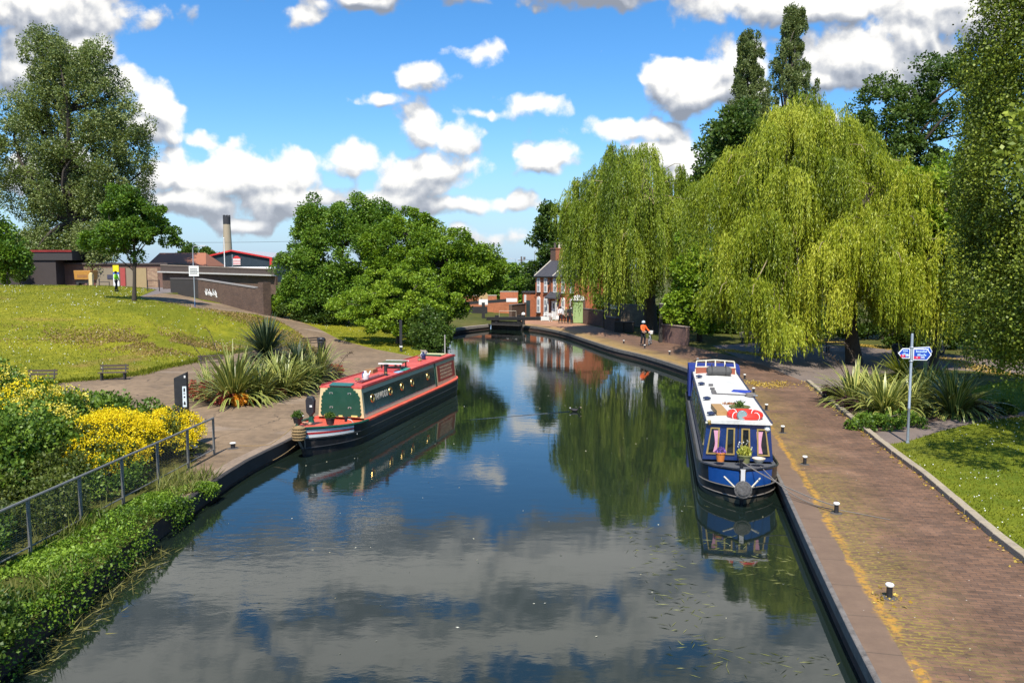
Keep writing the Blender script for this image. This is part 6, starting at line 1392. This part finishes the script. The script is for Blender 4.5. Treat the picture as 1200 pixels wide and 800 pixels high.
# hanging birch at the picture edge
q = (22.0, 31.0, 0)
def birch(label, base, lobes, n_b, n_per, lm):
    t = thing('birch_tree', label, 'tree', base); lob = np.array(lobes, float); w = (lob[:,3]*lob[:,5]); w /= w.sum(); Ps, Ds, Ts, C = [], [], [], []
    for k in range(n_b):
        i = RNG.choice(len(lob), p=w); d = rdir(1)[0]; o = lob[i,:3]+d*lob[i,3:]*RNG.uniform(.5,1)**.4
        C.append(o); L = RNG.uniform(.8,2.6); n = n_per; tt = RNG.uniform(0,1,n)
        p = o + RNG.normal(size=(n,3))*[.34,.34,.22]*(1-.55*tt)[:,None]; p[:,2] -= L*tt; p[:,:2] += (d[:2]*.4)*tt[:,None]
        p = p[p[:,2] > 1.9+.5*math.sin(o[0]*2)]
        n = len(p); Ps.append(p); Ds.append(rdir(n)*.8-[0,0,.6]); Ts.append(.45+RNG.normal(0,.12)+RNG.normal(0,.24,n))
    P, D, T = np.vstack(Ps), np.vstack(Ds), np.concatenate(Ts); n = len(P)
    obj('crown', leaf_mesh('crown', P, D, RNG.uniform(.7,1.2,n)*.115, RNG.uniform(.8,1.2,n)*.040, T), lm, t)
    m = MB(); tp = limb_path((0,0,-.3),(.2,0,lob[:,2].max()+1), .02, 9); m.tube(tp, [.30,.26,.23,.2,.17,.14,.1,.07,.04], 10)
    for k in range(34): j = RNG.integers(len(C)); s = tp[RNG.integers(2,8)]; m.tube(limb_path(s, C[j], .08), [.09,.075,.06,.045,.03,.014], 5)
    m.build('trunk', M('bark_birch', (.12,.105,.085), .8, wear=.5, scale=4), t, smooth=True)
birch('tall hanging birch filling the picture edge beside the signpost lawn', q, [(0,0,11,4.6,4.2,7.5),(-1.2,-1.2,6.2,4.3,3.4,4.2),(1.,-1.5,15.5,4.4,4.,4.5),(-1.9,0,14.5,3.0,2.6,4.),(-2.1,-1,10,3.3,2.6,4.2),(-2.6,-2,5.8,2.6,2.2,2.8)], 1550, 190, LM_birch)
tree('birch_tree', 'near birch at the picture edge whose dappled shade falls on the lawn below the signpost', (16.9, 19.0, 0), [(-1.4,.6,8.6,3.3,3.4,2.6),(1.2,1.5,10,3,3,3.),(-.2,3.8,8.8,2.6,2.6,2.)], 64, 150, .85, .18, .07, LM_birch, m_bark, .26, 10, zmin=5., shell=.3)
# dark hedge under the willows
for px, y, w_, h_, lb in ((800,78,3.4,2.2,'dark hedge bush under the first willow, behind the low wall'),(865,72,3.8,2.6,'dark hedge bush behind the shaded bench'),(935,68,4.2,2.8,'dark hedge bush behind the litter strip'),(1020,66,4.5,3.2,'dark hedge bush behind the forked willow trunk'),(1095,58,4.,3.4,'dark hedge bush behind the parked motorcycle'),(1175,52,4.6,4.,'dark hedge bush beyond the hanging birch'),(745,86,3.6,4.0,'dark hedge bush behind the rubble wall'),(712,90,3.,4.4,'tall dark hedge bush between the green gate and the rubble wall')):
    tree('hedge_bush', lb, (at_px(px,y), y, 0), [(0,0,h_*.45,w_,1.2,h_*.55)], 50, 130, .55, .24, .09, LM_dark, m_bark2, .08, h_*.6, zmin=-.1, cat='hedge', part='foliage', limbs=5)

# --- shrubs of the ivy bank
def shrub(name, label, base, lobes, n_c, n_per, rcl, L, W, lm, flower=None, tb=.5, group=None):
    t = thing(name, label, 'shrub', base, 0, group); lob = np.array(lobes, float); C = []
    w = lob[:,3]*lob[:,5]; w /= w.sum()
    while len(C) < n_c:
        i = RNG.choice(len(lob), p=w); d = rdir(1)[0]; 
        if d[2] < -.35: continue
        C.append(lob[i,:3]+d*lob[i,3:]*RNG.uniform(.45,1)**.5)
    C = np.array(C); rc = RNG.uniform(.6,1.2,n_c)*rcl; P, D, idx = clump_leaves(C, rc, n_per, L, W, .35)
    ct = RNG.normal(0,.13,n_c); n = len(P)
    obj('foliage', leaf_mesh('foliage', P, D, RNG.uniform(.6,1.2,n)*L, RNG.uniform(.7,1.2,n)*W, tb+ct[idx]+RNG.normal(0,.2,n)), lm, t)
    m = MB()
    for k in range(7): m.tube(limb_path((RNG.normal()*.1,RNG.normal()*.1,-.1), C[RNG.integers(n_c)], .08), [.03,.026,.022,.016,.01,.006], 5)
    m.build('stem', m_bark2, t)
    if flower:
        fm, nf, sz, fx = flower
        d = rdir(nf*3); d = d[(d[:,2] > -.05)][:nf]; i = RNG.choice(len(lob), len(d), p=w)
        patch = fbm3(d*3.1+i[:,None]*1.7, fx) > RNG.uniform(-.30,.30,len(d)); d, i = d[patch], i[patch]
        Q = lob[i,:3]+d*lob[i,3:]*(1.0+rcl*.55/np.maximum(lob[i,3:],.3)*RNG.uniform(.3,1.25,len(d))[:,None]); n5 = 5
        Q = np.repeat(Q, n5, 0) + RNG.normal(size=(len(Q)*n5,3))*.045
        obj('flowers', leaf_mesh('flowers', Q, rdir(len(Q))+[0,0,.3], RNG.uniform(.7,1.2,len(Q))*sz, sz*.36, RNG.uniform(0,1,len(Q))), fm, t)
    return t
LM_bank = leaf_mat('bank_leaf', (.03,.068,.008), (.09,.165,.014), (.21,.30,.035), .22)
LM_broom = leaf_mat('broom_leaf', (.035,.055,.010), (.085,.115,.016), (.18,.21,.04), .25)
FL_y = leaf_mat('yellow_flower', (.60,.42,.005), (.82,.62,.008), (.92,.76,.03), .25, .6, .2)
FL_p = leaf_mat('pale_yellow_flower', (.52,.42,.03), (.70,.58,.06), (.80,.72,.18), .25, .6, .2)
qq = lambda px, py, z=0: G(px, py, z)
SH = [ # px,py of the top middle is used with height; base from survey
 ('yellow_shrub','dense yellow flowering shrub at its brightest beside the railing rail',(-11.5,22.6,.0),[(.1,0,.65,1.2,1.4,.95),(-.3,1.3,.6,1.0,1.1,.8),(.5,-1.0,.5,.9,1.1,.75)],60,120,.30,.10,.035,LM_broom,(FL_y,7000,.052,3)),
 ('yellow_shrub','yellow flowering shrub under the black pillar, lowest at the paving',(-10.7,25.0,.0),[(0,0,.55,.9,.9,.75),(.3,-1.1,.5,.7,.8,.6)],34,110,.26,.09,.032,LM_broom,(FL_y,3600,.05,8)),
 ('yellow_shrub','pale yellow flowering shrub in the middle of the bank, half gone over',(-13.7,23.9,.1),[(0,0,1.15,1.2,1.0,.9),(.5,-1.2,.85,1.0,.9,.8)],50,120,.32,.11,.04,LM_bank,(FL_p,1300,.07,13)),
 ('yellow_shrub','far yellow flowering shrub under the shaded bench end',(-19.2,29.5,.3),[(0,0,.95,1.5,1.2,.9)],44,120,.36,.13,.05,LM_bank,(FL_p,1100,.085,21)),
 ('yellow_shrub','small yellow flowering clump at the picture edge',(-15.2,25.4,.3),[(0,0,1.2,.8,.8,.7)],26,120,.3,.11,.04,LM_bank,(FL_y,420,.075,6)),
 ('green_shrub','dark leafy shrub along the paving edge behind the bright yellow one',(-14.3,26.6,.1),[(0,0,.75,2.0,1.0,.75),(2.0,.5,.55,1.3,.8,.55)],70,120,.34,.12,.045,LM_bank,None),
 ('green_shrub','dark rounded shrub at the top of the bank by the picture edge',(-21.0,28.0,.3),[(0,0,1.25,1.6,1.4,1.2)],46,130,.42,.14,.055,LM_dark,None),
 ('green_shrub','mid bank leafy shrub between the two yellow patches',(-13.0,21.4,.1),[(0,0,.85,1.3,1.2,.85)],46,130,.34,.11,.042,LM_bank,None),
 ('green_shrub','large leafy shrub low on the bank at the picture edge',(-13.0,18.6,.0),[(0,0,.85,1.5,1.5,.95),(-1.2,1.4,.9,1.4,1.3,.95)],80,140,.34,.10,.04,LM_bank,None),
 ('green_shrub','leafy shrub in front of the yellow flowers beside the mesh railing',(-11.6,20.2,.0),[(0,0,.55,1.2,1.2,.65),(.2,-1.6,.5,1.0,1.0,.55)],54,130,.28,.09,.035,LM_broom,None),
 ('green_shrub','sage green shrub at the picture edge against the railing',(-11.9,16.2,.0),[(0,0,.55,1.3,1.4,.7),(-1.,1,.6,1.2,1.2,.7)],60,130,.28,.09,.03,leaf_mat('sage_leaf', (.05,.07,.02), (.11,.14,.045), (.2,.23,.10)),None),
 ('green_shrub','tall dark shrub at the picture edge above the sage shrub',(-13.0,19.9,.1),[(0,0,1.1,1.4,1.2,1.0)],46,130,.36,.11,.042,LM_bank,None),
 ('green_shrub','low leafy shrub pressed behind the railing mesh below the yellow flowers',(-10.5,20.6,.0),[(0,0,.35,.7,1.3,.5)],34,120,.24,.085,.03,LM_bank,None),
 ('green_shrub','low bright shrub pressed behind the railing mesh, half way along the bank',(-10.6,17.9,.0),[(0,0,.4,.7,1.3,.55)],36,120,.24,.085,.03,LM_broom,None),
 ('green_shrub','low dark shrub pressed behind the nearest railing mesh',(-10.7,15.2,.0),[(0,0,.4,.7,1.4,.6)],36,120,.24,.085,.03,LM_bank,None),
 ('green_shrub','dark overgrown shrub at the bottom corner of the bank by the water',(-8.35,11.6,-.1),[(0,0,.30,.75,1.6,.5)],46,140,.24,.08,.03,LM_dark,None),
 ('green_shrub','nearest dark shrub on the bank under the railing',(-11.4,12.9,.0),[(0,0,.5,1.3,1.6,.7)],50,130,.28,.085,.03,LM_broom,None)]
for nm, lb, base, lobes, nc, npc, rc_, L_, W_, lm, fl in SH: shrub(nm, lb, base, lobes, nc, npc, rc_, L_, W_, lm, fl)
# ivy over the quay bank, between the railing and the water
def bank_pts(n, d0, d1, y0, y1):
    y = RNG.uniform(y0, y1, n); ex = np.interp(y, LEa[:,1], LEa[:,0]); k = RNG.uniform(0,1,n); return np.c_[ex-d0+(d0-d1)*k*0 + (d0+d1*0)*0 + (k*(d0+d1)), y], k
y = RNG.uniform(5, 21.4, 70000); ex = np.interp(y, LEa[:,1], LEa[:,0]); k = RNG.uniform(0, 1, 70000)
wid = np.interp(y, [5,17,20,21.4], [2.6,1.75,1.1,.3]); x = ex + .26 - k*(wid+.26)
hump = np.maximum(.03, .10+.16*(1-k)**.6 + .26*fbm3(np.c_[x*1.3,y*1.3], 4)+.12*fbm3(np.c_[x*4,y*4], 14)); over = np.clip((x-ex)/.26, 0, 1); z = np.where(over > 0, hump*(1-over)**.5-(over**1.3)*RNG.uniform(.1,.95,70000), hump*RNG.uniform(.35,1.15,70000))*np.interp(y,[18,21.4],[1,.25])
n = len(x); P = np.c_[x,y,z]; keep = (P[:,2] > WATER+.02) & (fbm3(P*2.1, 41)+.5*fbm3(P*6, 43) > RNG.uniform(-.9,.15,n)); P = P[keep]; n = len(P)
ti = .48+.42*fbm3(P*1.1, 12)+.16*fbm3(P*5, 22)+RNG.normal(0,.2,n)
tag(obj('ivy', leaf_mesh('ivy', P, rdir(n)*1.2+[.2,-.1,.25], RNG.uniform(.45,1.25,n)*.066, RNG.uniform(.8,1.2,n)*.022, ti), leaf_mat('ivy_leaf', (.024,.058,.006), (.110,.20,.012), (.26,.38,.04), .22, .5, .35)), kind='stuff')

y = RNG.uniform(6, 22, 5200); ex = np.interp(y, LEa[:,1], LEa[:,0]); x = ex - RNG.uniform(.1, 2.4, 5200)*np.interp(y, [6,17,22], [1,.75,.4]); kk_ = fbm3(np.c_[x*1.1,y*1.1], 77) > -.12; x, y = x[kk_], y[kk_]; n = len(x)
tag(obj('weeds', leaf_mesh('weeds', np.c_[x,y,np.full(n,.02)], RNG.normal(size=(n,3))*[.45,.45,.1]+[.1,-.05,.8], RNG.uniform(.18,.62,n), RNG.uniform(.006,.016,n), .45+.3*fbm3(np.c_[x,y], 5)+RNG.normal(0,.22,n)), leaf_mat('weed_blade', (.05,.07,.012), (.14,.17,.03), (.32,.30,.09), .3)), kind='stuff')
# --- striped flax and palms of the beds
m_flax, nt_ = new_mat('flax_leaf'); b = NB(nt_); a = b.attr('tint'); uvn = b.n('ShaderNodeUVMap').outputs[0]; sp = b.n('ShaderNodeSeparateXYZ'); b.link(uvn, sp.inputs[0])
edge = b.step(b.math('ABSOLUTE', b.math('SUBTRACT', sp.outputs[0], .5)), .20, .34)
c = b.mix(edge, b.ramp(a, [(0,(.04,.075,.016)),(1,(.13,.18,.03))]), b.ramp(a, [(0,(.27,.28,.05)),(1,(.58,.55,.15))]))
s1 = b.bsdf(c, .38, 0, None, .5); tr = b.n('ShaderNodeBsdfTranslucent'); b.link(c, tr.inputs[0]); mx = b.n('ShaderNodeMixShader'); mx.inputs[0].default_value = .18; b.link(s1, mx.inputs[1]); b.link(tr.outputs[0], mx.inputs[2]); b.out(mx.outputs[0])
def strap_mesh(name, n, Lm, Wm, lift, bend, spread=.15, segs=7, upright=.2, tb=.5):
    a = RNG.uniform(0, 2*PI, n); el = RNG.uniform(upright, 1.45, n)**1.0; L = Lm*RNG.uniform(.6,1.1,n); Wd = Wm*RNG.uniform(.7,1.2,n)
    o = np.c_[np.cos(a), np.sin(a), np.zeros(n)]; base = o*RNG.uniform(0,spread,n)[:,None]; side = np.c_[-np.sin(a), np.cos(a), np.zeros(n)]
    V = np.empty((n, segs+1, 2, 3)); p = base.copy(); ang = el.copy(); bd = bend*RNG.uniform(.4,1.4,n)*(1.7-el)
    for s in range(segs+1):
        t = s/segs; wv = Wd*np.sin(PI*min(.98, .12+.80*t))**.7*(1-t**5) + .004
        V[:,s,0] = p-side*wv[:,None]; V[:,s,1] = p+side*wv[:,None]
        st = L/segs; p = p + (o*np.cos(ang)[:,None]+np.array([0,0,1])*np.sin(ang)[:,None])*st[:,None]; ang = ang - bd*(.35+1.3*t)/segs*1.6
    nv = (segs+1)*2; F = []
    for s in range(segs): F.append([s*2, s*2+1, s*2+3, s*2+2])
    F = (np.array(F)[None]+np.arange(n)[:,None,None]*nv).reshape(-1,4)
    me = np_mesh(name, V.reshape(-1,3), F, np.repeat(np.clip(tb+RNG.normal(0,.25,n),0,1), segs))
    uv = np.tile(np.array([[0,0],[1,0],[1,1],[0,1]], np.float32), (len(F),1)); me.uv_layers.new(name='UVMap').data.foreach_set('uv', np.ascontiguousarray(uv, np.float32).ravel())
    return me
def flax(label, loc, n, L_, W_, bend, tb=.5, up=.25, group=None):
    return tag(obj('flax_plant', strap_mesh('flax_plant', n, L_, W_, 0, bend, .25, 7, up, tb), m_flax, None, loc), label, 'plant', group)
FB = 'striped flax plants of the lawn side bed'; FR = 'striped flax plants of the signpost bed'
flax('largest striped flax in the paved bed, upright fan nearest the black pillar', on(274,471), 260, 2.7, .05, .95, .5, .38, FB)
flax('yellow arching flax at the middle front of the paved bed', on(333,462), 200, 2.2, .05, 1.35, .8, .25, FB)
flax('striped flax at the far end of the paved bed near the bin', on(372,445), 190, 2.3, .05, 1.2, .7, .3, FB)
flax('low yellow flax drooping at the pillar end of the paved bed', on(248,464), 110, 1.7, .05, 1.5, .95, .2, FB)
flax('arching flax at the kerb corner end of the signpost bed', on(1001,474), 180, 2.1, .055, 1.4, .75, .3, FR)
flax('broad yellow arching flax in the front middle of the signpost bed', on(1036,489), 210, 2.1, .065, 1.6, .9, .25, FR)
flax('dark spreading flax at the crossing path end of the signpost bed', on(1118,486), 250, 2.2, .055, 1.45, .38, .25, FR)
flax('yellow flax behind the signpost pole', on(1082,474), 170, 2.2, .06, 1.4, .85, .3, FR)
flax('striped flax filling the gap between the signpost bed front and back', on(1062,484), 150, 1.8, .06, 1.5, .8, .25, FR)
flax('small yellow flax at the willow end of the signpost bed', on(1020,466), 130, 1.7, .06, 1.4, .9, .3, FR)
flax('green striped flax filling the middle of the paved bed', on(303,468), 170, 2.1, .05, 1.3, .6, .3, FB)
flax('dark striped flax under the spiky palm of the paved bed', on(325,456), 170, 2.0, .05, 1.2, .35, .3, FB)
flax('grey green striped flax between the low palm and the bin', on(352,456), 170, 2.0, .05, 1.3, .55, .3, FB)
m_palm = leaf_mat('palm_leaf', (.012,.026,.014), (.035,.062,.028), (.10,.13,.06), .12, .45)
m_palm2 = leaf_mat('palm_leaf_lime', (.10,.12,.01), (.20,.23,.02), (.34,.34,.05), .25, .45)
def palm(label, loc, hgt, n, L_, W_, mat):
    t = thing('yucca_palm', label, 'plant', loc); MB().tube([(0,0,-.1),(.03,0,hgt*.5),(0,0,hgt)], [.16,.13,.10], 8).build('trunk', m_bark2, t)
    me = strap_mesh('leaf_blades', n, L_, W_, 0, .5, .06, 5, -.35, .5); o = obj('leaf_blades', me, mat, t, (0,0,hgt)); return t
palm('dark spiky palm on short trunk at the back of the paved bed', on(313,447), 1.4, 520, 2.1, .036, m_palm)
palm('dark spiky palm low in the middle of the paved bed', on(350,451), .8, 300, 1.5, .032, m_palm)
palm('lime coloured spiky palm at the back of the signpost bed', on(1056,467), 1.0, 260, 1.5, .036, m_palm2)
LM_redp = leaf_mat('red_leaf', (.16,.025,.02), (.38,.07,.045), (.58,.17,.10), .25); LM_purp = leaf_mat('purple_leaf', (.02,.006,.010), (.045,.014,.022), (.09,.03,.04), .15); FL_o = leaf_mat('orange_flower', (.5,.12,.01), (.75,.28,.02), (.8,.5,.05), .2)
for px, py, r_, lm, lb in ((238,468,.75,LM_redp,'salmon red leafed ground shrub by the black pillar'),(266,474,.42,LM_redp,'small crimson ground shrub under the largest flax'),(284,475,.35,FL_o,'small orange flowered clump under the largest flax'),(391,440,.5,LM_redp,'dull red ground shrub at the far corner of the paved bed'),(327,466,.3,LM_redp,'tiny red ground shrub between the paved bed flaxes'),(976,468,.5,LM_purp,'dark purple ground shrub at the kerb beside the signpost bed'),(991,480,.38,LM_purp,'second dark purple ground shrub at the kerb, under the arching flax'),(1150,487,.45,LM_purp,'dark low shrub at the crossing path end of the signpost bed'),(1178,485,.4,LM_dark,'lone small dark shrub on grass past the signpost bed')):
    shrub('ground_shrub', lb, on(px,py), [(0,0,.28*r_/.5*.8,r_,r_*.8,.42*r_/.5*.7)], 16, 90, .16, .10, .035, lm)
shrub('ground_shrub', 'low glossy green ground cover along the kerb end of the signpost bed', on(1022,502), [(0,0,.15,1.0,.6,.28),(1.1,.3,.15,1.0,.6,.28)], 40, 90, .2, .10, .04, LM_bank)
shrub('ground_shrub', 'dark green filler shrub in the middle of the paved bed', on(352,455), [(0,0,.45,.9,.8,.7)], 30, 110, .28, .11, .035, LM_dark)
shrub('ground_shrub', 'dry brownish shrub behind the palm of the paved bed', on(345,432), [(0,0,.7,1.3,.8,.9)], 30, 90, .3, .13, .035, leaf_mat('dry_leaf', (.10,.075,.02), (.20,.16,.04), (.3,.25,.08)))
for (px, py), tip, lb in (((252,448),(-1.6,.3,2.0),'bare arching flower stalk leaning over the paving from the bed'),((262,440),(-1.2,.5,2.6),'bare dark flower stalk rising beside the half hidden bench'),((1000,462),(-1.5,-.2,1.9),'bare pale stalk leaning from the signpost bed kerb end'),((1012,458),(-1.1,.2,2.3),'bare pale stalk leaning beside the willow trunk'),((388,448),(1.1,.2,1.5),'thin dry stalk leaning at the far end of the paved bed')):
    t = thing('flower_stalk', lb, 'plant', on(px,py)); a = np.array(tip); pts = [tuple(a*[s,s,0]+[0,0,a[2]*math.sin(s*PI*.52)]) for s in np.linspace(0,1,8)]; MB().tube(pts, [.02,.02,.018,.016,.014,.012,.01,.006], 5).build('stem', m_bark2, t)
    Q = np.repeat(np.array(pts[3:]), 14, 0)+RNG.normal(size=(14*5,3))*.05; obj('seed_pod', leaf_mesh('seed_pod', Q, rdir(70), .09, .016, RNG.uniform(0,1,70)), leaf_mat('pod_leaf', (.03,.02,.012), (.08,.05,.03), (.16,.11,.06)), t)
# --- grass, daisies, litter, water weed
def scatter(poly, n, xr, yr, holes=()):
    P = np.c_[RNG.uniform(*xr, n), RNG.uniform(*yr, n)]; return P[in_poly(P, polys[poly])]
def grass(name, sets, mat, tb=.5):
    Ps, Ls = [], []
    for poly, n, xr, yr, L_ in sets: p = scatter(poly, n, xr, yr); Ps.append(p); Ls.append(np.full(len(p), L_))
    P, L_ = np.vstack(Ps), np.concatenate(Ls); z = np.concatenate([height(P[i:i+20000]) for i in range(0, len(P), 20000)])
    n = len(P); pat = .28*fbm3(P*.9, 31)+.22*fbm3(P*.22, 8)
    tag(obj(name, leaf_mesh(name, np.c_[P, z-.01], RNG.normal(size=(n,3))*[.55,.55,.1]+[0,0,.8], RNG.uniform(.5,1.2,n)*L_, L_*.13, tb+pat+RNG.normal(0,.2,n)), mat), kind='stuff')
LM_gr = leaf_mat('grass_blade', (.070,.095,.006), (.165,.185,.010), (.31,.30,.035), .35, .6, .2)
grass('grass', [('near_lawn', 120000, (8,30), (9,36), .085), ('far_lawn', 26000, (14,36), (28,46), .12), ('lawn', 90000, (-62,-14), (38,84), .13), ('verge', 26000, (-30,-4), (50,90), .14)], LM_gr)
tp_ = np.array(smooth_line(g2(*TOE), .4)); i = RNG.integers(0, len(tp_), 5200); Q = tp_[i]+RNG.normal(size=(5200,2))*[.25,.22]+[0,.25]; zq = height(Q)
tag(obj('rough_grass', leaf_mesh('rough_grass', np.c_[Q, zq-.02], RNG.normal(size=(5200,3))*[.5,.5,.1]+[0,0,.8], RNG.uniform(.12,.30,5200), .02, .25+RNG.normal(0,.2,5200)), LM_gr), kind='stuff')
Q = np.vstack([np.array(G(px,py,z)[:2])+RNG.normal(size=(k,2))*[sx,sy] for px,py,z,k,sx,sy in ((165,383,1.9,4200,2.6,1.6),(285,374,1.6,4600,2.4,1.8),(235,398,.8,2600,2.4,1.2),(330,396,.4,2400,1.5,1.5),(70,372,2.6,1500,3.5,1.2))]); Q = Q[in_poly(Q, polys['lawn'])]; Q = Q[fbm3(Q*.8, 61) > -.25]; n = len(Q)
tag(obj('dry_grass', leaf_mesh('dry_grass', np.c_[Q, height(Q)], RNG.normal(size=(n,3))*[.7,.7,.1]+[0,0,.7], RNG.uniform(.10,.20,n), .03, RNG.uniform(0,1,n)), leaf_mat('dry_blade', (.16,.11,.035), (.28,.185,.06), (.40,.28,.10), .2)), kind='stuff')
P = np.vstack([scatter('near_lawn', 7000, (8.5,26), (12,34)), scatter('lawn', 9000, (-60,-14), (40,80)), scatter('verge', 900, (-30,-4), (50,80))])
P = P[fbm3(P*.55, 17)+.5*fbm3(P*1.9,27) > RNG.uniform(-.2,1.1,len(P))]; z = height(P)+.07; n = len(P); dist = np.hypot(P[:,0], P[:,1])
tag(obj('daisies', leaf_mesh('daisies', np.c_[P,z], RNG.normal(size=(n,3))*[1,1,.15], .018+.0007*dist, .008+.00035*dist, RNG.uniform(.3,1,n)), leaf_mat('daisy', (.55,.55,.48), (.7,.7,.64), (.8,.8,.76), .1)), kind='stuff')
def litter(cent, n, w):
    c_ = np.array(smooth_line(cent, .5)); i = RNG.integers(0, len(c_), n); return c_[i]+RNG.normal(size=(n,2))*w
Lp = np.vstack([litter(g2((888,396),(940,398),(1000,403.5),(1050,409)), 9000, (.35,.45)), litter(g2((850,410),(880,414.5),(915,419)), 3000, (.3,.35)), litter(g2((1060,411),(1100,419),(1150,432),(1180,440)), 3500, (.5,.6)), litter(g2((878,448),(900,452),(915,449)), 700, (.3,.5)), litter([p for p in KERBs if p[1] > 9], 700, (.12,.2)), litter(g2((1042,703),(1044,700)), 36, (.18,.16))])
n = len(Lp); tag(obj('fallen_leaves', leaf_mesh('fallen_leaves', np.c_[Lp, RNG.uniform(.006,.03,n)], RNG.normal(size=(n,3))*[1,1,.12], RNG.uniform(.05,.12,n), RNG.uniform(.015,.035,n), RNG.uniform(0,1,n)), leaf_mat('fallen_leaf', (.20,.12,.02), (.46,.30,.04), (.62,.46,.10), .1)), kind='stuff')
# weed just under and on the water along the towpath, and bits adrift
P = np.c_[RNG.uniform(2.6,7.,900), RNG.uniform(12,21,900)]; ex = np.interp(P[:,1], REa[:,1], REa[:,0]); P = P[(P[:,0] < ex-.25) & (fbm3(P*.8, 5) > -.1)]; n = len(P)
tag(obj('water_weed', leaf_mesh('water_weed', np.c_[P, np.full(n, WATER+.006)], RNG.normal(size=(n,3))*[1,.5,.0], RNG.uniform(.08,.30,n), .006, RNG.uniform(0,1,n)), leaf_mat('weed_leaf', (.06,.07,.015), (.13,.14,.03), (.24,.24,.08), .1)), kind='stuff')
P = np.c_[RNG.uniform(-7,7,200), RNG.uniform(9,45,200)]; lx, rx = np.interp(P[:,1], LEa[:,1], LEa[:,0]), np.interp(P[:,1], REa[:,1], REa[:,0]); P = P[(P[:,0] > lx+.3) & (P[:,0] < rx-.3)]; n = len(P)
tag(obj('floating_debris', leaf_mesh('floating_debris', np.c_[P, np.full(n, WATER+.008)], RNG.normal(size=(n,3))*[1,1,.0], RNG.uniform(.02,.075,n), .009, RNG.uniform(0,1,n)), leaf_mat('debris_leaf', (.25,.22,.12), (.5,.46,.3), (.7,.68,.55), .1)), kind='stuff')
y = RNG.uniform(9, 20, 1300); ex = np.interp(y, LEa[:,1], LEa[:,0]); x = ex + np.abs(RNG.normal(0,.22,1300))+.1; kk_ = fbm3(np.c_[x*.6,y*.6], 3) > .0; x, y = x[kk_], y[kk_]; n = len(x)
tag(obj('reeds', leaf_mesh('reeds', np.c_[x,y,np.full(n,WATER-.02)], RNG.normal(size=(n,3))*[.9,.9,.1]+[.2,0,.25], RNG.uniform(.15,.45,n), .008, RNG.uniform(0,1,n)), leaf_mat('reed_leaf', (.08,.08,.02), (.17,.16,.04), (.28,.25,.08), .2)), kind='stuff')
